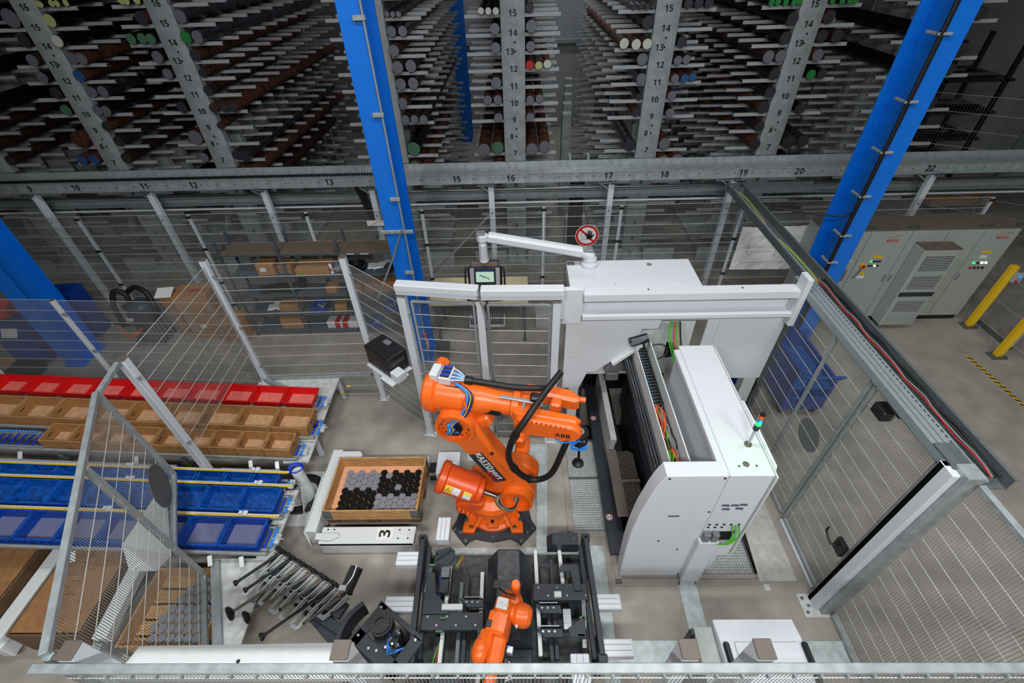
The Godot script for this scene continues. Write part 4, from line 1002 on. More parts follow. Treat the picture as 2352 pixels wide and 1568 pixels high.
# ---------------------------------------------------------------- gravity flow lanes with crates
func bin(b: MB, w: float, d: float, h: float, taper: float, wall: float):
	var o0 := []; var o1 := []; var i0 := []; var i1 := []
	for s in [[-1, -1], [1, -1], [1, 1], [-1, 1]]:
		o1.append(v3(s[0] * w / 2, h, s[1] * d / 2)); o0.append(v3(s[0] * (w / 2 - taper), 0, s[1] * (d / 2 - taper)))
		i1.append(v3(s[0] * (w / 2 - wall), h, s[1] * (d / 2 - wall))); i0.append(v3(s[0] * (w / 2 - taper - wall), .008, s[1] * (d / 2 - taper - wall)))
	for k in 4:
		var j := (k + 1) % 4
		var out: Vector3 = (o1[k] + o1[j]) * .5; out.y = 0
		b.quad(o0[k], o0[j], o1[j], o1[k], out)
		b.quad(i0[k], i0[j], i1[j], i1[k], -out)
		b.quad(o1[k], o1[j], i1[j], i1[k], Vector3.UP)
	b.quad(o0[0], o0[1], o0[2], o0[3], Vector3.DOWN)
	b.quad(i0[0], i0[1], i0[2], i0[3], Vector3.UP)
func crate(kind: String, w: float, d: float, h: float, label: String, group: String) -> Node3D:
	var t := thing({"red": "red_crate", "card": "cardboard_bin", "blue": "blue_crate"}[kind], label, {"red": "crate", "card": "box", "blue": "crate"}[kind], Vector3.ZERO, group)
	var b := MB.new()
	if kind == "red":
		bin(b, w, d, h, .028, .006); obj("shell", b, M.red, t)
		for s in [-1, 1]:
			b = MB.new(); b.box(v3(0, h - .008, s * (d / 2 - .002)), v3(w, .022, .016), .004); obj("rim_bar", b, M.red, t)
			b = MB.new(); b.box(v3(s * (w / 2 - .002), h - .008, 0), v3(.016, .022, d), .004); obj("rim_bar", b, M.red, t)
			b = MB.new(); b.box(v3(s * (w / 2 - .004), h - .04, 0), v3(.014, .03, .1), .004); obj("grip", b, M.red, t)
		b = MB.new(); b.b2(-w / 2 + .04, w / 2 - .04, .009, .011, -d / 2 + .04, d / 2 - .04); obj("worn_base", b, M.redin, t)
	elif kind == "card":
		bin(b, w, d, h, .002, .014); obj("shell", b, M.card, t)
		for s in [-1, 1]:
			b = MB.new(); b.box(v3(0, h, s * (d / 2 - .007)), v3(w + .002, .01, .018), .004); obj("folded_rim", b, M.card, t)
			b = MB.new(); b.box(v3(s * (w / 2 - .007), h, 0), v3(.018, .01, d), .004); obj("folded_rim", b, M.card, t)
			b = MB.new(); b.box(v3(s * (w / 2 - .007), h - .065, 0), v3(.019, .018, .085), .004); obj("hand_slot", b, M.hole, t)
		b = MB.new(); b.b2(-w / 2 + .016, w / 2 - .016, .009, .012, -d / 2 + .016, d / 2 - .016); obj("inlay", b, M.cardin, t)
	else:
		var deep := w > .4
		bin(b, w - .02, d - .02, h, .012, .008); obj("shell", b, M.crate2 if group.ends_with("middle lane") or not deep else M.crate, t)
		for s in [-1, 1]:
			for y in [h - .006, h - .035, .02]:
				b = MB.new(); b.box(v3(0, y, s * (d / 2 - .008)), v3(w, .011, .018), .003); obj("rim_bar" if y > h - .01 else "rib", b, M.crate2 if y > h - .01 else M.crate, t)
				b = MB.new(); b.box(v3(s * (w / 2 - .008), y, 0), v3(.018, .011, d), .003); obj("rim_bar" if y > h - .01 else "rib", b, M.crate2 if y > h - .01 else M.crate, t)
			for q in [-.32, -.12, .12, .32]:
				b = MB.new(); b.box(v3(q * w, h * .45, s * (d / 2 - .008)), v3(.012, h * .8, .014), .002); obj("rib", b, M.crate, t)
			b = MB.new(); b.box(v3(s * (w / 2 - .004), h - .022, 0), v3(.012, .02, d * .3), .003); obj("grip", b, M.crate, t)
		b = MB.new(); b.b2(-w / 2 + .03, w / 2 - .03, .009, .012, -d / 2 + .03, d / 2 - .03); obj("base_liner", b, M.pad if group.ends_with("front lane") else M.crate3, t)
	return t
const ORD := ["first", "second", "third", "fourth", "fifth", "sixth", "seventh", "eighth", "ninth", "tenth", "eleventh", "twelfth", "thirteenth"]
func flow_rack():
	var an := atan(.085)
	var bs := Basis(Vector3.BACK, -an)
	# kind, right end x, back z, front z, crate width, height, pitch, count, rim height, noun, group
	var lanes := [["red", -3.10, -4.87, -4.55, .444, .12, .462, 11, .76, "red plastic crate", "red crates"], ["card", -3.03, -4.455, -4.085, .49, .19, .502, 10, .77, "large open cardboard bin", "large cardboard bins"], ["card", -3.145, -4.025, -3.73, .352, .18, .362, 9, .76, "small open cardboard bin", "small cardboard bins"], ["blue", -3.12, -3.41, -3.235, .325, .12, .342, 12, .755, "small blue crate", "small blue crates back lane"], ["blue", -3.02, -3.18, -2.86, .435, .13, .443, 9, .755, "stained blue crate in the middle lane", "blue crates middle lane"], ["blue", -3.03, -2.775, -2.43, .435, .13, .446, 8, .755, "violet-bottomed blue crate in the front lane", "blue crates front lane"]]
	for i in lanes.size():
		var L: Array = lanes[i]
		var zc: float = (L[2] + L[3]) / 2; var d: float = L[3] - L[2]
		var src: Node3D = null
		for k in L[7]:
			var s: float = L[6] * k + L[4] / 2
			var p := v3(L[1], L[8] - L[5], zc) + bs * v3(-s, 0, 0)
			var lab := "%s, %s from the table end of its lane" % [L[9], ORD[k]]
			if src == null:
				src = crate(L[0], L[4], d, L[5], lab, L[10]); src.transform = Transform3D(bs, p)
			else:
				copy(src, {"red": "red_crate", "card": "cardboard_bin", "blue": "blue_crate"}[L[0]], p, lab, L[10])
		# lane: two support profiles, rollers, guides
		var ln := thing("roller_lane", "sloping roller lane under the " + ["red crates", "large cardboard bins", "small cardboard bins", "small blue crates", "stained blue crates", "violet-bottomed blue crates"][i], "conveyor", v3(L[1] + .06, L[8] - L[5] - .012, zc), "sloping roller lanes", bs)
		var b: MB
		for s in [-1, 1]:
			b = MB.new(); b.b2(-6.6, 0, -.06, -.004, s * (d / 2 - .04) - .015, s * (d / 2 - .04) + .015, .004); obj("side_profile", b, M.galv, ln)
		b = MB.new()
		for k in 66: b.cyl(v3(-.04 - k * .1, -.012, -d / 2 + .05), v3(-.04 - k * .1, -.012, d / 2 - .05), .012, -1, 8)
		obj("rollers", b, M.tubeblue, ln).set_meta("kind", "stuff")
		b = MB.new(); b.b2(-6.6, .02 if i < 3 else .04, .01, .05, d / 2 + .015, d / 2 + .045, .004); obj("guide_rail", b, M.galv, ln)
		if i >= 3:
			var gz := .052 if i == 3 else 0.0
			var gy := .02 if i == 3 else 0.0
			b = MB.new(); b.b2(-6.6, .05, L[5] - .01 + gy * 1.4, L[5] + .012 + gy, -d / 2 - .05 + gz, -d / 2 - .02 + gz, .004); obj("upper_guide", b, M.alu, ln)
			b = MB.new(); b.b2(-6.6, .04, L[5] + .012 + gy, L[5] + .018 + gy, -d / 2 - .026 + gz, -d / 2 - .006 + gz, .002); obj("yellow_strip", b, M.yellow, ln)
			b = MB.new()
			for k in 180: b.cyl(v3(.02 - k * .036, L[5] + .018 + gy, -d / 2 - .016 + gz), v3(.02 - k * .036, L[5] + .0195 + gy, -d / 2 - .016 + gz), .005, -1, 6)
			obj("strip_wheels", b, M.woodd, ln).set_meta("kind", "stuff")
			for x in [-.34, -1.9]:
				b = MB.new(); b.box(v3(x, L[5] + .03 + gy, -d / 2 - .04 + gz), v3(.05, .03, .06), .004); b.box(v3(x - .06, L[5] + .025 + gy, -d / 2 - .05 + gz), v3(.04, .02, .04), .003); obj("sensor_clamp", b, M.white, ln)
		for x in ([-.25, -.6, -2.1, -3.6] if i in [2, 5] else []):
			b = MB.new(); b.bar(v3(x, -.0, d / 2 + .05), v3(x + .03, -.065, d / 2 + .14), .05, .012, .003); obj("bracket", b, M.alu, ln)
		b = MB.new(); b.cyl(v3(.03, -.005, -d / 2 + .06), v3(.03, -.005, d / 2 - .06), .02, -1, 10); obj("end_roller", b, M.lblue, ln)
		b = MB.new(); b.b2(.03, .10, -.04, .0, -.06, .06, .004); b.cyl(v3(.09, .0, 0), v3(.09, .08, 0), .008, -1, 8); b.cyl(v3(.02, .03, .02), v3(.16, .03, .02), .005, -1, 6); obj("stop_unit", b, M.alu, ln)
	# blue wheel track in the empty part of the small-bin lane
	var tr := thing("blue_wheel_track", "string of blue guide wheels in the empty lane stretch", "wheel track", v3(-6.45, 1.025, -3.88), "", bs)
	var w := MB.new()
	for k in 60: w.sph(v3(-.05 - k * .042, 0, 0), v3(.021, .018, .018), 8)
	obj("wheels", w, M.lblue, tr).set_meta("kind", "stuff")
	w = MB.new(); w.b2(-2.6, 0, -.03, -.018, -.02, .02); obj("axle_strip", w, M.galv, tr)
	# white table at the lane ends
	var t := thing("white_table", "white sheet steel table at the end of the lanes", "table")
	var down := Transform3D(Basis(Vector3.RIGHT, Vector3.BACK, Vector3.DOWN), v3(0, .5, 0))
	for pl in [[-4.28, -5.42, -2.98, -5.42, -2.98, -4.92, -4.28, -4.92], [-3.22, -4.92, -2.98, -4.92, -2.95, -3.92, -3.22, -3.92], [-3.30, -3.92, -2.95, -3.92, -2.95, -3.72, -3.30, -3.72], [-3.10, -3.30, -2.93, -3.30, -2.95, -2.42, -3.12, -2.42], [-3.62, -2.42, -2.95, -2.42, -2.90, -1.42, -3.09, -1.42]]:
		var b := MB.new(); b.ext(pv(pl), down, 0, .03, .003); obj("top_sheet", b, M.cpl, t)
	var b := MB.new(); b.bar(v3(-4.2, .55, -5.30), v3(-3.6, .55, -4.98), .06, .08, .004); obj("diagonal_angle", b, M.galv, t)
	b = MB.new(); b.bar(v3(-4.25, .54, -5.33), v3(-2.45, .54, -5.37), .07, .06, .004); obj("rear_angle", b, M.galv, t)
	for p in [[-3.03, -5.36], [-4.2, -5.36], [-3.02, -1.5], [-3.15, -2.25], [-3.05, -4.2]]:
		b = MB.new(); b.b2(p[0] - .03, p[0] + .03, .012, .47, p[1] - .03, p[1] + .03, .004); obj("leg", b, M.post, t)
		b = MB.new(); b.b2(p[0] - .07, p[0] + .07, 0, .012, p[1] - .06, p[1] + .06, .002); obj("foot_plate", b, M.galv, t)
	b = MB.new(); b.cyl(v3(-3.05, .501, -4.35), v3(-3.05, .503, -4.35), .04, -1, 20); obj("warning_disc", b, M.print, t)
	b = MB.new(); b.bar(v3(-3.55, .53, -2.36), v3(-3.07, .53, -1.44), .09, .05, .003); obj("front_edge", b, M.galv, t)
	# frame legs of the lanes
	for x in [-4.6, -6.2, -7.8]:
		for z in [-4.9, -3.7, -2.4]:
			if x < -6 and z > -3: continue
			b = MB.new(); b.b2(x - .03, x + .03, 0, .66 + (-3.1 - x) * .085 - .14, z - .03, z + .03, .004)
			tag(obj("lane_support_leg", b, M.galvd), "galvanised support leg below the roller lanes", "support leg", "lane support legs")
	for a in [[v3(-4.02, .60, -3.54), v3(-3.25, .54, -3.54), "long white cross tube under the small cardboard bins"], [v3(-8.0, .95, -3.55), v3(-4.6, .66, -3.55), "long white side tube under the empty lane stretch"]]:
		b = MB.new(); b.bar(a[0], a[1], .05, .06, .006); tag(obj("lane_tube", b, M.post), a[2], "tube", "lane tubes")
	# small buckle by the table leg
	t = thing("yellow_buckle", "yellow and black cable buckle on the low mesh", "buckle", v3(-2.86, .34, -5.30))
	b = MB.new(); b.box(Vector3.ZERO, v3(.07, .03, .02), .006); obj("body", b, M.yellow, t)
	b = MB.new(); b.tube([v3(-.035, 0, 0), v3(-.10, .06, 0)], .004, 6); obj("cord", b, M.black, t)
	b = MB.new(); b.box(v3(-.13, -.17, .02), v3(.03, .09, .02), .004); obj("tag", b, M.yellow, t)
	# lifter column with ring gear and blue hose coils
	t = thing("swivel_column", "white swivel column with dark gear ring and blue hose coil", "machine", v3(-2.93, 0, -3.52))
	b = MB.new(); b.cyl(v3(-.05, 0, .02), v3(-.05, .62, .02), .085, .07, 24); obj("pipe", b, M.white2, t)
	b = MB.new(); b.ring(v3(-.16, .021, 0), v3(-.16, .07, 0), .30, .20, 40); obj("gear_ring", b, M.dsteel, t)
	b = MB.new()
	for k in 60:
		var a := TAU * k / 60
		b.cyl(v3(-.16 + cos(a) * .245, .03, sin(a) * .245), v3(-.16 + cos(a) * .245, .075, sin(a) * .245), .006, -1, 5)
	obj("gear_teeth", b, M.steel, t).set_meta("kind", "stuff")
	b = MB.new(); b.ext(pv([-.35, -.38, .13, -.38, .13, .46, -.35, .46]), Transform3D(Basis(Vector3.RIGHT, Vector3.BACK, Vector3.DOWN), v3(.05, .02, 0)), 0, .02, .002); obj("base_plate", b, M.cpl, t)
	for a in [.4, 1.3, 2.2, 3.4, 5.2]:
		b = MB.new(); b.cyl(v3(-.16 + cos(a) * .15, .02, sin(a) * .15), v3(-.16 + cos(a) * .15, .04, sin(a) * .15), .018, -1, 8); obj("bolt", b, M.dsteel, t)
	b = MB.new(); b.ext(pv([0, 0, .2, 0, 0, .35]), xf(v3(-.05, .03, .10), Vector3.BACK, Vector3.UP), -.006, .006); obj("gusset", b, M.white2, t)
	for k in 4:
		b = MB.new(); var pts := []
		for i in 17:
			var a2 := TAU * i / 16.0
			pts.append(v3(-.06 + cos(a2) * (.075 + k * .008), .64 + k * .012 + .01 * sin(a2 * 2), .0 + sin(a2) * (.06 + k * .006)))
		b.tube(pts, .006, 6, false); obj("hose_coil", b, M.tubeblue, t)

# ---------------------------------------------------------------- pallet station "3"
func pallet_station():
	var t := thing("pallet_station", "white steel pallet station frame marked with a black 3", "pallet frame")
	var b := MB.new(); b.b2(-2.56, -1.37, .0, .26, -2.86, -2.70, .012); b.b2(-2.56, -1.37, .2, .265, -2.92, -2.70, .01); obj("front_beam", b, M.white2, t)
	b = MB.new(); b.b2(-2.74, -2.60, .04, .34, -4.05, -2.82, .01); obj("left_beam", b, M.white2, t)
	b = MB.new(); b.ext(pv([-2.74, -3.95, -2.74, -2.82, -2.66, -2.70, -2.84, -2.90, -2.86, -3.7]), Transform3D(Basis(Vector3.RIGHT, Vector3.BACK, Vector3.DOWN), v3(0, .16, 0)), 0, .02, .003); obj("left_wing", b, M.white2, t)
	b = MB.new(); b.b2(-2.6, -1.36, .1, .2, -4.02, -3.9, .01); obj("rear_beam", b, M.white2, t)
	b = MB.new(); b.ext(pv([-2.60, -4.02, -2.34, -4.02, -2.30, -3.96, -2.30, -3.90, -2.6, -3.90]), Transform3D(Basis(Vector3.RIGHT, Vector3.BACK, Vector3.DOWN), v3(0, .33, 0)), 0, .015, .002); obj("rear_lug", b, M.white2, t)
	b = MB.new(); b.ext(pv([-2.60, -2.82, -2.34, -2.82, -2.30, -2.78, -2.40, -2.72, -2.6, -2.74]), Transform3D(Basis(Vector3.RIGHT, Vector3.BACK, Vector3.DOWN), v3(0, .30, 0)), 0, .015, .002); obj("front_lug", b, M.white2, t)
	b = MB.new(); b.b2(-1.85, -1.64, .266, .27, -2.90, -2.74); obj("number_plate", b, M.paper, t)
	txt("3", .14, v3(-1.745, .273, -2.82), Basis(Vector3.UP, PI / 2) * Basis(Vector3.RIGHT, -PI / 2), M.print, t, "station_number")
	for a in [[-1.57, -2.87], [-1.45, -2.87], [-1.57, -2.76], [-1.45, -2.76], [-2.48, -2.88], [-2.40, -2.88]]:
		b = MB.new(); b.cyl(v3(a[0], .265, a[1]), v3(a[0], .267, a[1]), .011, -1, 10); obj("bolt_hole", b, M.dsteel, t)
	b = MB.new(); b.b2(-1.36, -1.25, .06, .09, -3.98, -3.94, .002); b.b2(-1.33, -1.23, .06, .09, -3.75, -3.7, .002); b.b2(-1.35, -1.225, .1, .14, -3.90, -3.8, .004); obj("push_rod", b, M.dsteel, t)
	b = MB.new(); b.b2(-1.22, -.90, .0, .3, -4.02, -3.66, .01)
	tag(obj("valve_box", b, M.white), "white square box between pallet station and robot motor", "box")
	# euro pallet with wooden collar
	var p := thing("wooden_pallet", "wooden pallet on the white station marked 3", "pallet", v3(-1.935, .16, -3.40), "wooden pallets")
	for i in 5:
		b = MB.new(); b.b2(-.6, .6, .122, .144, -.4 + i * .165, -.4 + i * .165 + .14, .003); obj("deck_board", b, M.wood, p)
	for i in 3:
		for j in 3:
			b = MB.new(); b.box(v3(-.53 + i * .53, .072, -.33 + j * .33), v3(.14, .1, .12), .003); obj("block", b, M.woodd, p)
		b = MB.new(); b.b2(-.6, .6, 0, .022, -.4 + i * .33, -.28 + i * .33, .003); obj("bottom_board", b, M.woodd, p)
	var c := collar("wooden_collar", "hinged wooden collar around the steel blanks on station 3", v3(-1.935, .306, -3.40), 1.2, .8, .19, M.wood)
	b = MB.new(); b.b2(-.575, .575, 0, .004, -.375, .375)
	var lay := tag(obj("cardboard_layer", b, M.woodp), "peach cardboard sheet under the steel blanks", "cardboard sheet"); lay.position = v3(-1.935, .306, -3.40)
	# blanks: hexagonal rows; four blocks
	var bm := MB.new(); bm.cyl(v3(0, 0, 0), v3(0, .028, 0), .0435, -1, 24, true)
	var mesh := bm.mesh()
	var rng := RandomNumberGenerator.new(); rng.seed = 77
	var e1 := v3(.083, 0, -.046) # along the slanted rows
	var N := 0
	for i in 13:
		for j in 10:
			var px := -.455 + i * .0785 + rng.randf_range(-.002, .002)
			var pz := -.245 + j * .0905 + (0.0452 if i % 2 else 0.0) - .01 + rng.randf_range(-.002, .002)
			
			if pz > .33 or px > .535: continue
			var left := i < 6
			var back := j < (3 if left else 4)
			var dark := (left and not back) or (not left and back)
			if (i == 9 and j == 2) or (i == 7 and j == 0): dark = false
			var col: Material = M.dblank if dark else M.blank
			var lab: String
			if left and back: lab = "bright steel blank in the corner block beside the left beam"
			elif left: lab = "dark steel blank in the front block beside the left beam"
			elif back: lab = "dark steel blank in the rear block beside the robot"
			else: lab = "bright steel blank in the front block beside the robot"
			if dark == (left and back or (not left and not back)): lab = "lone bright steel blank among dark ones near the robot"
			var o := put("steel_blank", mesh, col)
			tag(o, lab, "steel blank", "steel blanks on station 3")
			o.position = v3(-1.935 + px, .311 + (.028 if not dark and rng.randf() < .15 else 0.0) * 0.0, -3.40 + pz)
			o.rotation.y = rng.randf() * TAU
			N += 1
func collar(nm: String, label: String, at: Vector3, w: float, d: float, h: float, wm: Material) -> Node3D:
	var c := thing(nm, label, "collar", at, "wooden collars")
	var b: MB
	for s in [-1, 1]:
		for k in 2:
			b = MB.new(); b.b2(-w / 2, w / 2, k * h / 2, (k + 1) * h / 2 - .003, s * (d / 2 - .01) - .01, s * (d / 2 - .01) + .01, .003); obj("long_board", b, wm, c)
			b = MB.new(); b.b2(s * (w / 2 - .01) - .01, s * (w / 2 - .01) + .01, k * h / 2, (k + 1) * h / 2 - .003, -d / 2 + .02, d / 2 - .02, .003); obj("short_board", b, wm, c)
		for q in [-1, 1]:
			b = MB.new(); b.box(v3(s * (w / 2 + .001), h * .5, q * (d / 2 - .05)), v3(.006, h * .95, .1), .001); b.box(v3(s * (w / 2 - .05), h * .5, q * (d / 2 + .001)), v3(.1, h * .95, .006), .001); obj("corner_hinge", b, M.galvd, c)
	return c
# ---------------------------------------------------------------- pallets outside the angled panel
func left_pallets():
	var b: MB
	var p := thing("blank_pallet", "wooden pallet with metal blanks behind the angled mesh", "pallet", v3(-3.95, 0, -1.98), "wooden pallets")
	for i in 5:
		b = MB.new(); b.b2(-.4, .5, .122, .144, -.4 + i * .165, -.4 + i * .165 + .14, .003); obj("deck_board", b, M.wood, p)
	for i in 3:
		b = MB.new(); b.b2(-.4, .5, 0, .12, -.4 + i * .34, -.28 + i * .34, .003); obj("runner", b, M.woodd, p)
	collar("blank_collar", "wooden collar holding shiny discs behind the angled mesh", v3(-3.87, .146, -1.98), .92, .82, .19, M.wood)
	var bm := MB.new(); bm.cyl(v3(0, 0, 0), v3(0, .03, 0), .047, -1, 22)
	var mesh := bm.mesh()
	var rng := RandomNumberGenerator.new(); rng.seed = 3
	for i in 8:
		for j in 7:
			var x := -4.18 + i * .098 + (.05 if j % 2 else 0.0)
			var z := -2.3 + j * .1
			if x + (z + 2.3) * .3 < -3.98 or x > -3.46: continue
			var o := put("shiny_blank", mesh, M.blank)
			tag(o, "shiny steel disc in the collar behind the angled mesh", "steel blank", "discs behind the angled mesh")
			o.position = v3(x, .148, z); o.rotation.y = rng.randf() * 6.0
	# covered crates and white steel beams
	for a in [["brown-topped wooden crate between two white beams", -5.07, .52, .78, 1.1, -2.2], ["brown-topped wooden crate beyond the long white beam", -6.25, .52, .85, 1.1, -2.3]]:
		var t := thing("covered_crate", a[0], "crate", v3(a[1], 0, a[5]), "covered crates")
		for k in 3:
			for s in [-1, 1]:
				b = MB.new(); b.b2(-a[3] / 2, a[3] / 2, .02 + k * .15, .02 + k * .15 + .14, s * (a[4] / 2) - .012, s * (a[4] / 2) + .012, .003); obj("long_board", b, M.woodd, t)
				b = MB.new(); b.b2(s * a[3] / 2 - .012, s * a[3] / 2 + .012, .02 + k * .15, .02 + k * .15 + .14, -a[4] / 2, a[4] / 2, .003); obj("side_board", b, M.woodd, t)
		b = MB.new(); b.b2(-a[3] / 2 + .02, a[3] / 2 - .02, .455, .465, -a[4] / 2 + .02, a[4] / 2 - .02, .002); obj("cover_sheet", b, M.cardd, t)
		b = MB.new()
		for k in 6: b.box(v3(-.12 + (k % 2) * .12, .4655, -.2 + k * .07), v3(.14, .001, .01))
		obj("stencil_print", b, M.woodd, t)
	var t := thing("white_floor_beam", "long white steel floor beam between the covered crates", "beam", Vector3.ZERO, "white floor beams")
	b = MB.new(); b.bar(v3(-5.62, .36, -2.75), v3(-5.62, .36, -1.62), .16, .12, .008); obj("beam", b, M.white2, t)
	b = MB.new(); b.box(v3(-5.62, .2, -1.62), v3(.12, .24, .12), .01); obj("foot", b, M.white2, t)
	b = MB.new(); b.box(v3(-5.62, .15, -2.7), v3(.12, .3, .1), .01); obj("rear_foot", b, M.white2, t)
	t = thing("white_slide_beam", "white steel chute beam with wide flared back sheet", "chute")
	b = MB.new(); b.bar(v3(-4.56, .38, -2.62), v3(-4.47, .38, -1.62), .15, .12, .008); obj("beam", b, M.white2, t)
	# folded sheet rising from the beam to the panel's lower rail
	b = MB.new()
	for o in [v3(0, 0, 0), v3(.0, -.012, .0)]:
		var up: Vector3 = Vector3.UP if o.y == 0 else Vector3.DOWN
		b.flat(v3(-4.20, 1.15, -3.04) + o, v3(-3.66, 1.12, -2.18) + o, v3(-4.42, .93, -2.38) + o, up)
		b.quad(v3(-4.42, .93, -2.38) + o, v3(-3.66, 1.12, -2.18) + o, v3(-3.98, .80, -2.16) + o, v3(-4.32, .74, -2.18) + o, up)
	obj("flared_sheet", b, M.white2, t)
	b = MB.new(); b.bar(v3(-4.2, .82, -2.2), v3(-4.53, .42, -2.45), .10, .02, .002); obj("sheet_strut", b, M.white2, t)
	b = MB.new(); b.box(v3(-4.50, .16, -1.60), v3(.12, .32, .1), .01); b.box(v3(-4.48, .35, -1.56), v3(.10, .10, .08), .01); obj("foot", b, M.galv, t)
	b = MB.new(); b.box(v3(-4.56, .16, -2.6), v3(.12, .32, .1), .01); obj("rear_foot", b, M.white2, t)
# ---------------------------------------------------------------- large orange robot
func capsule_poly(r0: float, r1: float, L: float, k := 10) -> PackedVector2Array:
	# outline of a link lying along +x: circle r0 at 0, circle r1 at L
	var p := PackedVector2Array()
	for i in k + 1:
		var a := PI / 2 + PI * i / k
		p.append(Vector2(cos(a) * r0, sin(a) * r0))
	for i in k + 1:
		var a := -PI / 2 + PI * i / k
		p.append(Vector2(L + cos(a) * r1, sin(a) * r1))
	return p
func big_robot():
	var an := deg_to_rad(-9.0)
	var O := v3(-.41, 0, -3.28)
	var t := thing("large_robot", "large orange robot arm with black hose and lettered side plate", "robot", O)
	var b := MB.new()
	# floor plate with wavy front, corners pulled out
	var pl := [-.56, .25]
	var poly := PackedVector2Array()
	var base := [[-.545, .27], [-.44, .40], [-.345, .50], [-.30, .45], [-.22, .415], [-.1, .44], [0, .455], [.1, .44], [.22, .415], [.30, .45], [.36, .50], [.45, .41], [.565, .28], [.50, .16], [.47, .02], [.50, -.12], [.57, -.27], [.40, -.47], [.3, -.42], [0, -.45], [-.3, -.42], [-.4, -.47], [-.55, -.27], [-.49, -.12], [-.46, .02], [-.49, .16]]
	for q in base: poly.append(Vector2(q[0], q[1]))
	b.ext(poly, Transform3D(Basis(Vector3.RIGHT, Vector3.BACK, Vector3.DOWN), v3(0, .03, 0)), 0, .03, .003); obj("floor_plate", b, M.anth, t)
	for q in [[-.50, .285], [-.35, .445], [.365, .445], [.515, .285], [0, .405], [.46, -.05], [-.42, .33], [.45, .33]]:
		b = MB.new(); b.cyl(v3(q[0], .03, q[1]), v3(q[0], .042, q[1]), .024 if abs(q[0]) > .3 and q[1] > .28 else .014, -1, 12); b.cyl(v3(q[0], .042, q[1]), v3(q[0], .06, q[1]), .013, -1, 6); obj("anchor_bolt", b, M.steel, t)
	# base casting: four feet, ribbed skirt, drum
	for sx in [-1, 1]:
		for sz in [-1, 1]:
			b = MB.new()
			var f := pv([.12, .16, .20, .24, .24, .355, .39, .355, .39, .25, .34, .12, .2, .06])
			var g := PackedVector2Array()
			for q in f: g.append(Vector2(q.x * sx, q.y * sz))
			b.ext(g, Transform3D(Basis(Vector3.RIGHT, Vector3.BACK, Vector3.DOWN), v3(0, .095, 0)), 0, .065, .01); obj("foot", b, M.orange, t)
			for q in [[.35, .20], [.28, .30]]:
				b = MB.new(); b.cyl(v3(q[0] * sx, .095, q[1] * sz), v3(q[0] * sx, .108, q[1] * sz), .026, -1, 14); b.cyl(v3(q[0] * sx, .108, q[1] * sz), v3(q[0] * sx, .125, q[1] * sz), .016, -1, 8); obj("foot_bolt", b, M.steel, t)
			b = MB.new(); b.bar(v3(.12 * sx, .20, .16 * sz), v3(.21 * sx, .11, .30 * sz), .05, .1, .012); obj("rib", b, M.orange, t)
			b = MB.new(); b.bar(v3(.20 * sx, .20, .10 * sz), v3(.33 * sx, .11, .16 * sz), .05, .1, .012); obj("rib", b, M.orange, t)
	b = MB.new(); b.lathe([Vector2(0, .03), Vector2(.335, .03), Vector2(.34, .09), Vector2(.30, .12), Vector2(.27, .20), Vector2(.265, .26), Vector2(.29, .28), Vector2(.29, .33), Vector2(.0, .34)], Vector3.ZERO, Vector3.UP, 40); obj("base_drum", b, M.orange, t)
	b = MB.new(); b.box(v3(0, .14, .30), v3(.15, .08, .06), .015); obj("service_cover", b, M.orange, t)
	b = MB.new(); b.cyl(v3(0, .22, .27), v3(0, .22, .30), .02, -1, 12); obj("drain_plug", b, M.black, t)
	# everything above turns: place under a yawed frame by transforming points
	var R := Basis(Vector3.UP, an)
	var W := func(f: float, y: float, s: float) -> Vector3: return R * v3(f, y, s)
	var fx := R * Vector3.RIGHT; var sz := R * Vector3.BACK
	b = MB.new(); b.lathe([Vector2(.30, .34), Vector2(.33, .36), Vector2(.33, .44), Vector2(.30, .5), Vector2(.22, .56), Vector2(0, .58)], Vector3.ZERO, Vector3.UP, 40); obj("turret_ring", b, M.orange, t)
	# shoulder bracket, with the second-axis gear on the far side
	b = MB.new(); b.ext(pv([-.30, .40, .25, .38, .46, .56, .54, .72, .50, .92, .38, 1.02, .24, 1.0, .05, .72, -.30, .62]), xf(W.call(0, 0, -.14), fx, Vector3.UP), -.11, .11, .02); obj("shoulder", b, M.orange, t)
	b = MB.new(); b.lathe([Vector2(0, -.25), Vector2(.22, -.25), Vector2(.25, -.22), Vector2(.25, -.08), Vector2(.23, -.04), Vector2(0, -.04)], W.call(.33, .78, -.02), sz, 36); obj("second_axis_gear", b, M.orange, t)
	b = MB.new(); b.ring(W.call(.33, .78, -.07), W.call(.33, .78, -.05), .225, .20, 36); obj("gear_ring", b, M.orange2, t)
	for k in 18:
		var a := TAU * k / 18
		b = MB.new(); b.cyl(W.call(.33 + cos(a) * .215, .78 + sin(a) * .215, -.06), W.call(.33 + cos(a) * .215, .78 + sin(a) * .215, -.035), .011, -1, 6); obj("gear_bolt", b, M.orange2, t)
	b = MB.new(); b.box(W.call(.33, .80, -.44), v3(.18, .2, .26), .03, R); b.box(W.call(.33, .80, -.62), v3(.13, .15, .14), .02, R); obj("second_axis_motor", b, M.orange, t)
	b = MB.new(); b.box(W.call(.3, .98, -.50), v3(.14, .16, .2), .03, R); obj("motor_housing", b, M.orange, t)
	# lower arm
	var p2 := v3(.36, .74, 0); var p3 := v3(-.29, 1.93, 0)
	var dv := Vector2(p3.x - p2.x, p3.y - p2.y); var L := dv.length()
	var ux: Vector3 = (fx * dv.x + Vector3.UP * dv.y) / L
	var uy: Vector3 = sz.cross(ux)
	var lower := PackedVector2Array()
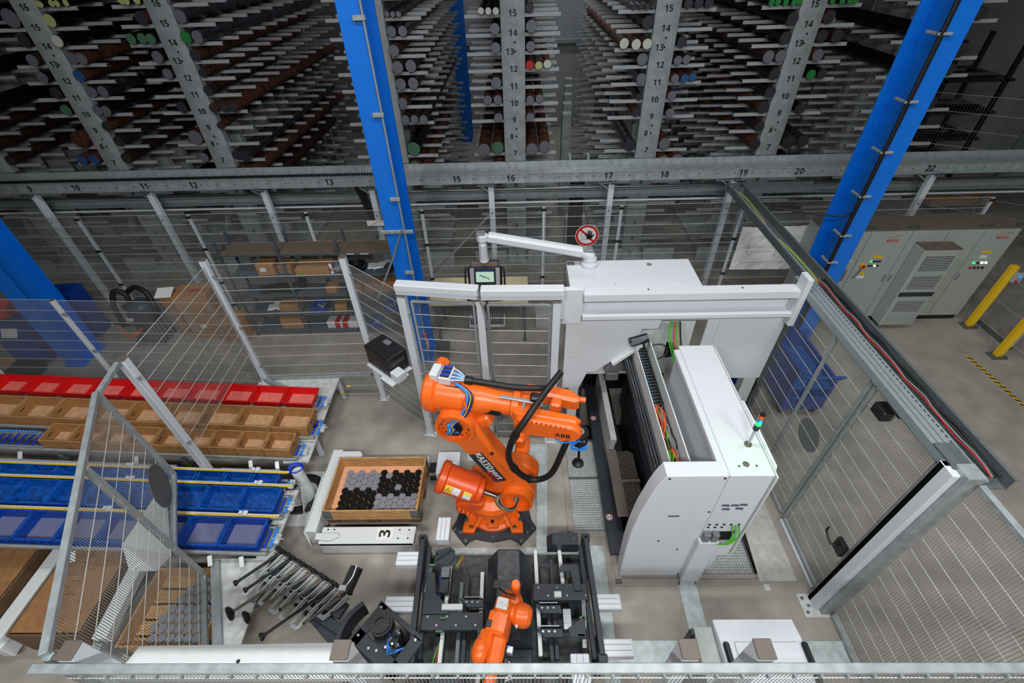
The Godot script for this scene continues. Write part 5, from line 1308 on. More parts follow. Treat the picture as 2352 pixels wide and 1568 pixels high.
	for q in [[-.19, -.14], [-.24, 0], [-.19, .14], [-.06, .21], [.12, .215], [.45, .19], [.85, .175], [1.12, .19], [1.27, .215], [1.40, .21], [1.50, .14], [1.555, 0], [1.50, -.14], [1.40, -.21], [1.27, -.215], [1.1, -.19], [.8, -.17], [.4, -.19], [.1, -.215], [-.06, -.21]]: lower.append(Vector2(q[0], q[1]))
	b = MB.new(); b.ext(lower, xf(W.call(p2.x, p2.y, .05), ux, uy), -.12, .12, .04); obj("lower_arm", b, M.orange, t)
	# elbow ring: open hub
	var E: Vector3 = W.call(p3.x, p3.y, 0)
	b = MB.new(); b.ring(E + sz * .12, E + sz * .22, .215, .175, 36); b.ring(E + sz * .09, E + sz * .172, .175, .12, 36); obj("elbow_hub", b, M.orange, t)
	b = MB.new(); b.cyl(E + sz * .05, E + sz * .176, .12, .10, 28); obj("elbow_disc", b, M.orange2, t)
	for k in 14:
		var a := TAU * k / 14
		b = MB.new(); b.cyl(E + ux * cos(a) * .142 + uy * sin(a) * .148 + sz * .16, E + ux * cos(a) * .142 + uy * sin(a) * .148 + sz * .18, .009, -1, 6); obj("hub_bolt", b, M.dsteel, t)
	b = MB.new(); b.cyl(E + sz * .177, E + sz * .18, .085, -1, 24); obj("cable_port", b, M.hole, t)
	# bell at the foot of the lower arm
	var S2: Vector3 = W.call(p2.x, p2.y, 0)
	b = MB.new(); b.ring(S2 + sz * .15, S2 + sz * .27, .20, .17, 32); b.cyl(S2 + sz * .10, S2 + sz * .18, .17, -1, 28); obj("arm_foot_bell", b, M.orange, t)
	b = MB.new(); b.box(S2 + ux * .82 + uy * -.12 + sz * .12, v3(.07, .05, .1), .01, Basis(ux, uy, sz)); obj("stop_block", b, M.black, t)
	# lettered plate on the near face
	var pb := Basis(ux, uy, sz)
	var pc: Vector3 = S2 + ux * .60 + uy * .05 + sz * .174
	b = MB.new(); b.box(pc, v3(.56, .17, .006), .001, pb); obj("name_plate", b, M.anth, t)
	var tb := Basis(-ux, -uy, sz)
	txt("KASTOsort", .075, pc + uy * -.03 + ux * .03 + sz * .005, tb, M.paper, t, "plate_lettering", true, true)
	txt("robot assisted handling", .018, pc + uy * .018 + ux * .06 + sz * .005, tb, M.paper, t, "plate_lettering", false, true)
	txt("KASTO", .05, pc + uy * .055 + ux * -.17 + sz * .005, tb, M.logored, t, "plate_lettering", true, true)
	b = MB.new(); b.tube(curve([pc + ux * -.05 + uy * .045 + sz * .005, pc + ux * -.17 + uy * .0 + sz * .005, pc + ux * -.27 + uy * -.01 + sz * .005]), .003, 5); obj("logo_swoosh", b, M.logored, t)
	for q in [[-.26, -.07], [.26, -.07], [-.26, .07], [.26, .07]]:
		b = MB.new(); b.cyl(pc + ux * q[0] + uy * q[1], pc + ux * q[0] + uy * q[1] + sz * .006, .008, -1, 8); obj("plate_screw", b, M.steel, t)
	# balancing cylinder behind the shoulder
	var b0: Vector3 = W.call(-.60, .88, .13); var b1: Vector3 = W.call(.02, .66, .16)
	var bd := (b1 - b0).normalized()
	b = MB.new(); b.lathe([Vector2(0, -.02), Vector2(.17, -.02), Vector2(.205, .0), Vector2(.21, .07), Vector2(.185, .09), Vector2(.185, .46), Vector2(.165, .49), Vector2(.165, .54), Vector2(.09, .57), Vector2(0, .57)], b0, bd, 36); obj("balancing_cylinder", b, M.orange2, t)
	b = MB.new(); b.cyl(b1 - bd * .1, b1 + bd * .12, .03, -1, 14); obj("piston_rod", b, M.steel, t)
	var cu: Vector3 = (Vector3.UP - bd * bd.y).normalized(); var cs: Vector3 = bd.cross(cu)
	var side: Vector3 = (sz * .93 + Vector3.UP * .36); side = (side - bd * side.dot(bd)).normalized()
	for q in [[.10, .12, "yellow2"], [.19, .14, "paper"], [.33, .14, "paper"]]:
		b = MB.new()
		# curved stickers: strips bent round the cylinder
		for k in 6:
			var a0 := -.30 + k * .1; var a1 := a0 + .1
			var up2: Vector3 = bd.cross(side)
			var d0: Vector3 = side * cos(a0) + up2 * sin(a0); var d1: Vector3 = side * cos(a1) + up2 * sin(a1)
			b.quad(b0 + bd * q[0] + d0 * .1865, b0 + bd * (q[0] + q[1] * .7) + d0 * .1865, b0 + bd * (q[0] + q[1] * .7) + d1 * .1865, b0 + bd * q[0] + d1 * .1865, d0)
		obj("sticker", b, M[q[2]], t)
	var up3: Vector3 = bd.cross(side)
	if up3.y < 0: up3 = -up3
	b = MB.new()
	for k in 2:
		var a0 := .05 + k * .12
		var d0: Vector3 = side * cos(a0) + up3 * sin(a0); var d1: Vector3 = side * cos(a0 + .12) + up3 * sin(a0 + .12)
		b.quad(b0 + bd * .33 + d0 * .1875, b0 + bd * .43 + d0 * .1875, b0 + bd * .43 + d1 * .1875, b0 + bd * .33 + d1 * .1875, d0)
	obj("sticker_band", b, M.yellow2, t)
	b = MB.new(); b.tube([b0 + bd * .115 + side * .188 - up3 * .02, b0 + bd * .165 + side * .188 - up3 * .02, b0 + bd * .14 + side * .188 + up3 * .035, b0 + bd * .115 + side * .188 - up3 * .02], .004, 5); obj("warning_triangle", b, M.print, t)
	b = MB.new(); b.ext(pv([-.42, .30, -.20, .30, -.05, .45, -.05, .6, -.22, .62, -.42, .50]), xf(W.call(0, 0, .22), fx, Vector3.UP), -.07, .07, .03); obj("cylinder_bracket", b, M.orange2, t)
	for k in 4:
		b = MB.new(); b.cyl(W.call(-.36 + k * .05, .46 - k * .035, .29), W.call(-.36 + k * .05, .45 - k * .035, .33), .02, -1, 10); obj("bracket_bolt", b, M.orange, t)
	# upper arm: rear housing, tube, wrist fork
	var U0: Vector3 = W.call(-.64, 2.16, -.10)
	var ud: Vector3 = (W.call(.90, 2.13, -.02) - U0).normalized()
	var us: Vector3 = ud.cross(Vector3.UP).normalized(); var uu: Vector3 = us.cross(ud)
	b = MB.new(); b.lathe([Vector2(0, -.01), Vector2(.20, -.01), Vector2(.225, .02), Vector2(.23, .11), Vector2(.19, .14), Vector2(.185, .40), Vector2(.165, .46), Vector2(.17, .48), Vector2(.165, .60), Vector2(.135, .74), Vector2(.13, .86), Vector2(.125, .93), Vector2(.15, .95), Vector2(.155, 1.02), Vector2(.0, 1.03)], U0, ud, 36); obj("upper_arm", b, M.orange, t)
	b = MB.new(); b.box(U0 + ud * .07 - us * .27 + uu * .05, v3(.15, .26, .26), .045, Basis(ud, uu, us)); obj("motor_block", b, M.orange, t)
	b = MB.new(); b.cyl(E - sz * .16, E + sz * .10, .19, .20, 32); b.box(E + Vector3.UP * .10, v3(.36, .16, .26), .05, R); obj("elbow_casting", b, M.orange, t)
	b = MB.new(); b.box(E + fx * .30 + Vector3.UP * .02 + sz * .02, v3(.16, .15, .16), .03, R * Basis(Vector3.BACK, .5)); obj("elbow_motor", b, M.orange, t)
	b = MB.new(); b.ext(capsule_poly(.04, .04, .17, 8), xf(U0 + ud * .64 + us * .128 - uu * .035, ud, uu), -.008, .008, .003); obj("side_hatch", b, M.black, t)
	# wrist: solid block opening into two prongs
	var Wc: Vector3 = U0 + ud * 1.03
	var wp := PackedVector2Array()
	for q in [[-.06, -.16], [.02, -.26], [.36, -.28], [.50, -.26], [.60, -.19], [.60, -.13], [.55, -.10], [.20, -.13], [.15, -.10], [.14, .0], [.22, .06], [.58, .075], [.64, .13], [.60, .19], [.45, .20], [.02, .20], [-.06, .15]]: wp.append(Vector2(q[0], q[1]))
	b = MB.new(); b.ext(wp, xf(Wc, ud, us), -.09, .09, .03); obj("wrist_fork", b, M.orange, t)
	b = MB.new(); b.ext(capsule_poly(.12, .115, .46, 10), xf(Wc + ud * .09 + us * .215 - uu * .02, ud, uu), -.04, .055, .025); obj("near_prong", b, M.orange, t)
	for k in 11:
		b = MB.new(); b.cyl(Wc + ud * (.02 + k * .048) + us * .265 + uu * (.085 - .0006 * (k - 5) * (k - 5)), Wc + ud * (.02 + k * .048) + us * .274 + uu * (.085 - .0006 * (k - 5) * (k - 5)), .013, -1, 10); obj("prong_bolt", b, M.orange2, t)
	txt("ABB", .055, Wc + ud * .48 + us * .272 - uu * .045, Basis(ud, uu, us), M.print, t, "maker_lettering")
	b = MB.new(); b.ring(Wc + ud * .48 + us * .268 - uu * .04, Wc + ud * .48 + us * .273 - uu * .04, .085, .075, 28); obj("logo_ring", b, M.orange2, t)
	b = MB.new(); b.box(Wc + ud * .36 - us * .06 + uu * .02, v3(.12, .13, .12), .02, Basis(ud, uu, us)); obj("wrist_motor", b, M.orange, t)
	b = MB.new(); b.cyl(Wc + ud * .17 + us * .0 - uu * .02, Wc + ud * .17 + us * .09 - uu * .02, .045, -1, 16); obj("fork_boss", b, M.orange, t)
	b = MB.new(); b.cyl(Wc + ud * .56 - us * .19 + uu * .02, Wc + ud * .66 - us * .19 + uu * .02, .03, -1, 12); obj("prong_stub", b, M.orange, t)
	# tool flange and gripper
	var Tf: Vector3 = Wc + ud * .58 + us * .09 - uu * .04
	b = MB.new(); b.cyl(Tf - ud * .08, Tf + ud * .03 - uu * .06, .07, .065, 20); obj("tool_flange", b, M.dsteel, t)
	var gp := Tf + ud * .06 - uu * .14
	b = MB.new(); b.cyl(gp + uu * .02, gp - uu * .12, .095, .10, 24); b.box(gp - uu * .05 + us * .02, v3(.18, .08, .16), .02, Basis(ud, uu, us)); obj("gripper_head", b, M.black, t)
	b = MB.new(); b.cyl(gp + uu * .03, gp + uu * .022, .05, -1, 16); b.box(gp + uu * .028 - us * .02, v3(.03, .01, .05), .003, Basis(ud, uu, us)); obj("gripper_lid", b, M.silver, t)
	b = MB.new(); b.cyl(gp - uu * .10 + ud * .02, gp - uu * .50 + ud * .03, .016, -1, 12); obj("suction_rod", b, M.black, t)
	b = MB.new(); b.lathe([Vector2(.016, 0), Vector2(.03, -.02), Vector2(.062, -.04), Vector2(.066, -.055), Vector2(0, -.05)], gp - uu * .48 + ud * .03, uu, 20); obj("suction_cup", b, M.rubber, t)
	for k in 4:
		b = MB.new(); b.tube(curve([gp + us * .09 + ud * (-.08 + k * .03), gp + us * (.13 + .01 * k) - uu * .08 + ud * -.06, gp + us * .1 - uu * .14 + ud * (.02 + .02 * k), gp + us * .03 - uu * .13 + ud * .10]), .006, 6); obj("air_hose", b, M.lblue, t)
	b = MB.new(); b.tube(curve([Tf + us * .14 - ud * .2 - uu * .1, Tf + us * .16 - ud * .1 - uu * .14, Tf + us * .10 - uu * .16 + ud * .02]), .01, 6); obj("air_hose", b, M.lblue, t)
	for k in 5:
		b = MB.new(); b.box(gp - uu * (.02 + .012 * (k % 2)) + us * .09 + ud * (-.05 + k * .024), v3(.016, .03, .02), .003, Basis(ud, uu, us)); obj("valve_fitting", b, M.lblue if k % 2 else M.dsteel, t)
	# connector block on top of the rear housing
	var K: Vector3 = U0 + ud * .22 + uu * .20 - us * .05
	var kb := Basis(ud, uu, us)
	b = MB.new(); b.box(K - uu * .03, v3(.34, .02, .22), .003, kb); obj("carrier_plate", b, M.black, t)
	b = MB.new(); b.box(K + ud * -.12 + uu * .04, v3(.09, .11, .18), .008, kb); obj("junction_box", b, M.white2, t)
	b = MB.new(); b.box(K + ud * .0 + uu * .03, v3(.13, .09, .2), .006, kb); obj("valve_terminal", b, M.white2, t)
	for k in 6:
		b = MB.new(); b.box(K + ud * .0 + uu * .08 + us * (-.08 + k * .03), v3(.10, .014, .02), .002, kb); obj("valve_slot", b, M.dsteel if k % 2 else M.tubeblue, t)
	for k in 7:
		b = MB.new(); b.tube(curve([K + ud * .06 + uu * .05 + us * (-.09 + k * .03), K + ud * .13 + uu * .04 + us * (-.06 + k * .02), K + ud * .22 + uu * .01 + us * (-.015 + k * .006)]), .007, 6); obj("terminal_hose", b, M.lblue if k % 2 else M.paper, t)
	b = MB.new(); b.cyl(K + ud * .20, K + ud * .28, .045, -1, 16); obj("hose_clamp", b, M.black, t)
	# black corrugated hose along the arm, over the wrist, hanging in a loop
	var h := curve([K + ud * .24, K + ud * .45 - uu * .02 - us * .02, K + ud * .72 - uu * .04 - us * .04, K + ud * .98 - uu * .02 - us * .06, K + ud * 1.08 + uu * .02 - us * .04], 5)
	b = MB.new(); b.tube(h, .034, 12); obj("hose_pack", b, M.rubber, t)
	h = curve([K + ud * 1.18 + uu * .12 - us * .20, K + ud * 1.06 + uu * .06 + us * .05, K + ud * .93 - uu * .04 + us * .33, K + ud * .80 - uu * .30 + us * .45, K + ud * .76 - uu * .66 + us * .42, K + ud * .86 - uu * .98 + us * .36, K + ud * 1.02 - uu * 1.12 + us * .32, K + ud * 1.20 - uu * .98 + us * .30, K + ud * 1.30 - uu * .62 + us * .24, K + ud * 1.37 - uu * .30 + us * .16], 6)
	b = MB.new(); b.tube(h, .034, 12); obj("hose_loop", b, M.rubber, t)
	for k in [16, 27, 34]:
		b = MB.new(); b.tube([h[k], h[k + 1]], .045, 12); obj("hose_ring", b, M.rubber, t)
	b = MB.new(); b.box(K + ud * .98 + uu * .03 + us * .12, v3(.12, .08, .1), .02, kb); obj("hose_holder", b, M.black, t)
	b = MB.new(); b.bar(K + ud * .60 + uu * -.06 + us * .10, K + ud * 1.05 + uu * -.04 + us * .12, .04, .025, .004); b.bar(K + ud * .86 + us * .12 - uu * .05, K + ud * .85 + us * .2 - uu * .18, .03, .02, .004); obj("hose_rail", b, M.silver, t)
	# cable bundle from the terminal down past the elbow
	for k in 8:
		var o := (k - 3.5) * .008
		b = MB.new(); b.tube(curve([K + ud * (.12 + o) + uu * .0 + us * .06, K + ud * (.30 + o) - uu * .03 + us * .17, K + ud * (.26 + o) - uu * .22 + us * .28, K + ud * (.13 + o) - uu * .34 + us * .36, E + sz * (.30 - .002 * k) + fx * (.02 + o) + Vector3.UP * .10, E + sz * .28 + fx * (-.03 + o) - Vector3.UP * .0, E + sz * .2 + fx * (.02 + o) - Vector3.UP * .08, E + sz * .13 + fx * .06 - Vector3.UP * .06], 5), .016 if k == 0 else .007, 7); obj("cable", b, M[["lblue", "rubber", "rubber", "rubber", "yellow2", "rubber", "tubeblue", "rubber"][k]], t)
	for k in 4:
		b = MB.new(); b.box(K + ud * (.245 + k * .012) - uu * (.09 + k * .02) + us * (.23 + k * .01), v3(.02, .1, .02), .004, kb); obj("orange_tie", b, M.orange, t)
	# cable loops at the foot of the lower arm
	for k in 6:
		b = MB.new(); b.tube(curve([S2 + sz * .20 + fx * (.02 - k * .01), S2 + sz * .28 + fx * -.02 - Vector3.UP * (.10 + k * .01), S2 + sz * .26 + fx * (-.12 - k * .012) - Vector3.UP * (.17 + k * .012), S2 + sz * .22 + fx * (-.22 - .01 * k) - Vector3.UP * .12, S2 + sz * .14 + fx * -.2 - Vector3.UP * .06], 5), .008, 6); obj("foot_cable", b, M[["rubber", "lblue", "rubber", "yellow2", "rubber", "plastic"][k]], t)

# ---------------------------------------------------------------- small orange robot at the centring frame
func small_robot():
	var t := thing("small_robot", "small orange robot bent over the black centring frame", "robot", v3(-.18, .745, -1.62), "", Basis(Vector3.UP, deg_to_rad(-13)).scaled(Vector3.ONE * .81))
	var b := MB.new()
	var F := v3(-.06, -.28, .96).normalized()  # arm points towards the front fence, falling
	b = MB.new(); b.cyl(v3(0, 0, -.18), v3(0, .16, -.18), .15, .13, 28); b.lathe([Vector2(.13, .16), Vector2(.15, .18), Vector2(.15, .28), Vector2(.1, .34), Vector2(0, .35)], v3(0, 0, -.18), Vector3.UP, 28); obj("turret", b, M.orange, t)
	b = MB.new(); b.cyl(v3(.04, .20, -.30), v3(.04, .52, -.30), .055, .05, 14); b.cyl(v3(.04, .52, -.30), v3(.04, .56, -.30), .06, .045, 10); obj("turret_motor", b, M.orange, t)
	b = MB.new(); b.box(v3(-.20, .40, -.30), v3(.08, .02, .09), .004); b.cyl(v3(-.2, .41, -.30), v3(-.2, .42, -.30), .014, -1, 10); obj("bracket_pad", b, M.black, t)
	b = MB.new(); b.tube(curve([v3(-.18, .38, -.28), v3(-.06, .42, -.22), v3(.06, .40, -.22)]), .012, 8); obj("cable_strap", b, M.rubber, t)
	# shoulder: two drums across
	b = MB.new(); b.lathe([Vector2(0, -.02), Vector2(.10, -.02), Vector2(.13, .02), Vector2(.135, .10), Vector2(.12, .15), Vector2(.08, .19), Vector2(0, .20)], v3(.09, .32, -.06), Vector3.RIGHT, 32); obj("shoulder_drum", b, M.orange, t)
	b = MB.new(); b.lathe([Vector2(0, 0), Vector2(.12, 0), Vector2(.125, .03), Vector2(.11, .07), Vector2(.1, .09), Vector2(.1, .12)], v3(-.04, .32, -.06), Vector3.RIGHT, 32); obj("shoulder_collar", b, M.orange, t)
	b = MB.new(); b.box(v3(-.06, .45, -.06), v3(.18, .14, .18), .035); obj("shoulder_motor", b, M.orange, t)
	b = MB.new(); b.box(v3(-.065, .522, -.07), v3(.13, .003, .12)); obj("paper_label", b, M.paper, t)
	b = MB.new(); b.box(v3(.0, .523, -.06), v3(.02, .003, .03)); obj("yellow_label", b, M.yellow, t)
	txt("ABB", .04, v3(-.06, .47, .034), Basis.IDENTITY, M.print, t, "maker_lettering")
	# lower arm casting
	b = MB.new(); b.ext(pv([-.20, .20, -.19, .48, -.08, .52, .02, .50, .06, .40, .06, .22, -.04, .16]), xf(v3(0, -.02, -.02), Vector3.RIGHT, Vector3.UP), 0, .26, .035); obj("lower_arm", b, M.orange, t)
	b = MB.new(); b.box(v3(-.165, .475, .15), v3(.065, .012, .075), .004); b.cyl(v3(-.165, .48, .15), v3(-.165, .487, .15), .01, -1, 10); obj("arm_pad", b, M.black, t)
	b = MB.new(); b.sph(v3(-.20, .36, .40), v3(.105, .11, .15), 20); b.ext(pv([-.20, .30, -.24, .42, -.14, .47, -.06, .40, -.1, .28]), xf(v3(0, 0, .18), Vector3.RIGHT, Vector3.UP), 0, .22, .03); obj("elbow", b, M.orange, t)
	b = MB.new(); b.box(v3(-.02, .38, .40), v3(.17, .18, .36), .035, Basis(Vector3.RIGHT, .15)); obj("upper_housing", b, M.orange, t)
	b = MB.new(); b.box(v3(-.03, .30, .63), v3(.13, .15, .26), .03, Basis(Vector3.RIGHT, .25)); b.cyl(v3(-.05, .26, .73), v3(-.05, .20, .82), .06, .055, 18); obj("forearm", b, M.orange, t)
	b = MB.new(); b.cyl(v3(-.05, .22, .79), v3(-.06, -.08, .82), .058, .05, 16); obj("wrist", b, M.orange, t)
	b = MB.new(); b.cyl(v3(-.05, .33, .58), v3(-.05, .345, .58), .012, -1, 8); b.box(v3(.13, .33, .06), v3(.03, .07, .05), .008); obj("white_connector", b, M.white, t)
	b = MB.new(); b.box(v3(.12, .40, .34), v3(.07, .09, .07), .006); obj("sensor_box", b, M.silver, t)
	b = MB.new(); b.cyl(v3(.10, .448, .32), v3(.10, .452, .32), .012, -1, 10); obj("blue_button", b, M.ledb, t)
	b = MB.new(); b.box(v3(.10, .34, .50), v3(.05, .10, .18), .008); obj("valve_block", b, M.black, t)
	for k in 6:
		b = MB.new(); b.tube(curve([v3(.10, .38, .42 + k * .03), v3(.17 + .006 * k, .36, .48 + k * .02), v3(.13, .30, .60), v3(.09, .26, .68)], 5), .006, 6); obj("air_hose", b, M.film if k % 2 else M.paper, t)
	b = MB.new(); b.tube(curve([v3(.08, .32, .54), v3(.10, .28, .66), v3(.07, .24, .78), v3(-.02, .2, .82), v3(-.16, .16, .80)], 6), .028, 10); obj("hose_pack", b, M.rubber, t)
	b = MB.new(); b.tube(curve([v3(.10, .32, .58), v3(.14, .26, .70), v3(.10, .22, .80), v3(.03, .2, .83)], 6), .01, 8); obj("grey_cable", b, M.silver, t)
	for k in 5:
		b = MB.new(); b.box(v3(.065 + .012 * (k % 2), .40 - k * .02, .44 + k * .045), v3(.02, .03, .02), .003); obj("fitting", b, M.steel if k % 2 else M.black, t)
# ---------------------------------------------------------------- black centring frame around the small robot
func centring_frame():
	var H := .60
	var t := thing("centring_frame", "black steel centring frame with sliding rails on both sides", "machine frame")
	var b := MB.new()
	b.b2(-1.12, .66, .06, .16, -2.60, -1.1, .01); b.b2(-1.1, -.5, .0, .06, -2.5, -1.2); b.b2(.2, .6, .0, .06, -2.5, -1.2); obj("bed_plate", b, M.anthl, t)
	# left and right outer side rails with end supports
	for s in [[-1.18, -1.12, -1], [.70, .73, 1]]:
		b = MB.new(); b.bar(v3(s[0], H, -2.60), v3(s[1], H, -1.40), .055, .09, .006); obj("side_rail", b, M.anth, t)
		b = MB.new(); b.bar(v3(s[0] - s[2] * .06, H - .12, -2.55), v3(s[1] - s[2] * .06, H - .12, -1.42), .05, .05, .005); obj("inner_rail", b, M.anth, t)
		for e in [[s[0], -2.62, -2.42], [s[1], -1.36, -1.52]]:
			b = MB.new(); b.ext(pv([e[1], H + .045, e[1] + (.06 if e[1] < -2 else -.06), H + .045, e[2], .05, e[1] + (.02 if e[1] < -2 else -.02), .05]), Transform3D(Basis(Vector3.BACK, Vector3.UP, Vector3.LEFT), v3(e[0], 0, 0)), -.045, .045, .006); obj("end_support", b, M.anth, t)
		b = MB.new(); b.box(v3(s[0] - s[2] * .0, .3, -2.3), v3(.05, .5, .08), .005); obj("post", b, M.anth, t)
		b = MB.new(); b.box(v3(s[1] - s[2] * .0, .3, -1.6), v3(.05, .5, .08), .005); obj("post", b, M.anth, t)
	# light linear profiles sticking out
	for a in [[-1.44, -1.2, H - .03, -2.36, .15], [-1.47, -1.16, H - .02, -1.88, .15], [.73, .98, H - .03, -1.90, .15], [.74, 1.03, H - .02, -1.48, .15]]:
		b = MB.new(); b.b2(a[0], a[1], a[2] - .06, a[2] + .045, a[3] - .075, a[3] + .075, .008); obj("linear_profile", b, M.white, t)
		var x: float = a[0] if a[0] < -1 else a[1]
		b = MB.new(); b.box(v3(x, a[2] - .008, a[3]), v3(.012, .108, .152), .004); obj("profile_cap", b, M.white2, t)
		for k in [-.025, .025]:
			b = MB.new(); b.b2(a[0] + .01, a[1] - .01, a[2] + .0445, a[2] + .0465, a[3] + k - .002, a[3] + k + .002); obj("profile_slot", b, M.galvd, t)
	for a in [[-1.03, -.88, -2.84, -2.56], [.42, .60, -1.43, -1.12]]:
		b = MB.new(); b.b2(a[0], a[1], H - .1, H + .03, a[2], a[3], .008); obj("linear_profile", b, M.white, t)
		for k in [.33, .66]:
			var x: float = lerp(a[0], a[1], k)
			b = MB.new(); b.b2(x - .002, x + .002, H + .0295, H + .0315, a[2] + .01, a[3] - .01); obj("profile_slot", b, M.galvd, t)
	# bright slide rails
	for a in [[-.86, -.87, -2.35, -1.18], [-.485, -.475, -2.28, -1.16], [.12, .14, -2.53, -1.46], [.40, .42, -2.53, -2.0]]:
		b = MB.new(); b.bar(v3(a[0], .42, a[2]), v3(a[1], .42, a[3]), .042, .04, .004); obj("slide_rail", b, M.alu, t)
		b = MB.new(); b.bar(v3(a[0], .36, a[2] + .02), v3(a[1], .36, a[3] - .02), .06, .06, .004); obj("rail_bed", b, M.anth, t)
	for a in [[-.72, -.70, -2.2, -1.2, "galvd"], [-.66, -.64, -2.3, -1.2, "anth"], [.30, .31, -2.45, -1.45, "anth"], [.24, .26, -1.9, -1.4, "anth"]]:
		b = MB.new(); b.bar(v3(a[0], .34, a[2]), v3(a[1], .34, a[3]), .045, .05, .004); obj("spindle_rail", b, M[a[4]], t)
	for a in [[-.63, -.52, -2.3, -1.95], [-.60, -.48, -1.75, -1.2], [.17, .28, -2.4, -1.5], [-.98, -.92, -1.7, -1.2], [.47, .52, -2.4, -1.9]]:
		b = MB.new(); b.b2(a[0], a[1], .16, .24, a[2], a[3], .006); obj("bed_block", b, M.anthl, t)
	# moving cross bridges
	for a in [[-1.08, -.44, -1.74, H - .05], [.08, .66, -2.02, H - .05]]:
		b = MB.new(); b.b2(a[0], a[1], a[3] - .03, a[3], a[2] - .085, a[2] + .085, .004); obj("cross_bridge", b, M.anth, t)
		b = MB.new(); b.b2(a[0], a[1], a[3] - .08, a[3] - .03, a[2] + .03, a[2] + .085, .004); obj("bridge_rib", b, M.anth, t)
		for k in 6:
			b = MB.new(); b.cyl(v3(a[0] + .06 + k * .1, a[3], a[2] + (.04 if k % 2 else -.04)), v3(a[0] + .06 + k * .1, a[3] + .008, a[2] + (.04 if k % 2 else -.04)), .011, -1, 10); obj("bridge_bolt", b, M.steel, t)
	b = MB.new(); b.ext(pv([-1.08, -2.22, -1.0, -2.22, -.96, -2.0, -.80, -1.86, -.80, -1.80, -1.08, -1.80]), Transform3D(Basis(Vector3.RIGHT, Vector3.BACK, Vector3.DOWN), v3(0, H - .03, 0)), 0, .02, .003); b.box(v3(-.98, H - .1, -1.86), v3(.2, .12, .05), .005); obj("clamp_jaw", b, M.anth, t)
	b = MB.new(); b.ext(pv([.40, -2.30, .58, -2.30, .60, -2.02, .52, -2.02, .50, -2.22, .36, -2.22]), Transform3D(Basis(Vector3.RIGHT, Vector3.BACK, Vector3.DOWN), v3(0, H - .03, 0)), 0, .02, .003); obj("clamp_jaw", b, M.anth, t)
	for a in [[-.88, -.66, -1.86], [.30, .38, -1.98]]:
		b = MB.new(); b.b2(a[0], a[1], H - .05, H, a[2] - .03, a[2] + .03, .005); obj("jaw_insert", b, M.alu, t)
	for a in [[-.66, -.46, -1.90], [.14, .36, -1.62], [.14, .36, -1.84]]:
		b = MB.new(); b.ext(pv([a[0] - .05, a[2] - .07, a[1], a[2] - .07, a[1] + .02, a[2] + .02, a[0] + .04, a[2] + .02]), Transform3D(Basis(Vector3.RIGHT, Vector3.BACK, Vector3.DOWN), v3(0, H - .08, 0)), 0, .025, .003); b.b2(a[0], a[1], H - .16, H - .08, a[2] - .07, a[2] - .055, .002); obj("v_block", b, M.anth, t)
		for k in 3:
			b = MB.new(); b.cyl(v3(a[0] + .03 + k * .06, H - .08, a[2] - .03), v3(a[0] + .03 + k * .06, H - .07, a[2] - .03), .012, -1, 10); obj("jaw_bolt", b, M.steel, t)
		b = MB.new(); b.b2(a[0], a[1] - .02, H - .075, H - .065, a[2] - .085, a[2] - .072, .002); obj("bright_edge", b, M.steel, t)
	# drive covers at the ends
	for a in [[.26, .62, -2.66, -2.52, .5], [-.98, -.64, -1.24, -1.08, .5]]:
		b = MB.new(); b.ext(pv([a[0], a[4], a[0] + .06, a[4] + .08, a[1], a[4] + .08, a[1], a[4] - .12, a[0], a[4] - .12]), Transform3D(Basis.IDENTITY, Vector3.ZERO), a[2], a[3], .006); obj("drive_cover", b, M.anth, t)
		for k in [.3, .85]:
			b = MB.new(); b.cyl(v3(lerp(a[0], a[1], k), a[4] + .08, (a[2] + a[3]) / 2), v3(lerp(a[0], a[1], k), a[4] + .09, (a[2] + a[3]) / 2), .013, -1, 10); obj("cover_bolt", b, M.steel, t)
	# guard plates near the left rail, brackets, sensors
	b = MB.new(); b.ext(pv([-1.02, -2.46, -.86, -2.50, -.80, -2.46, -.80, -2.36, -.86, -2.30, -1.02, -2.30]), Transform3D(Basis(Vector3.RIGHT, Vector3.BACK, Vector3.DOWN), v3(0, H - .02, 0)), 0, .02, .004); b.bar(v3(-1.0, H - .0, -2.34), v3(-.84, H + .0, -2.46), .015, .03, .003); obj("guard_plate", b, M.anth, t)
	b = MB.new(); b.ext(pv([.42, -1.66, .60, -1.78, .60, -1.58, .44, -1.58]), Transform3D(Basis(Vector3.RIGHT, Vector3.BACK, Vector3.DOWN), v3(0, H - .02, 0)), 0, .02, .004); obj("guard_plate", b, M.anth, t)
	b = MB.new(); b.b2(-.94, -.84, H - .14, H - .06, -2.30, -2.18, .006); obj("motor_end", b, M.steel, t)
	b = MB.new(); b.b2(-.94, -.84, H - .15, H - .07, -2.17, -2.02, .006); obj("motor_body", b, M.anth, t)
	b = MB.new(); b.b2(.38, .47, H - .16, H - .06, -1.86, -1.66, .006); obj("motor_end", b, M.steel, t)
	for a in [[-1.07, -2.32, -2.02], [.60, -2.0, -1.68], [.58, -1.75, -1.5]]:
		for k in 3:
			b = MB.new(); b.bar(v3(a[0] + k * .014, H - .06, a[1]), v3(a[0] - .02 + k * .014, H - .06, a[2]), .008, .008); obj("guide_rod", b, M.steel, t)
	for a in [[-1.02, -2.42], [-1.04, -2.30], [-.86, -1.76], [-.46, -1.64], [-.88, -1.64], [.58, -1.76], [.55, -1.60]]:
		b = MB.new(); b.box(v3(a[0], H - .03, a[1]), v3(.07, .02, .02), .002); obj("green_seal", b, M.endgreen, t)
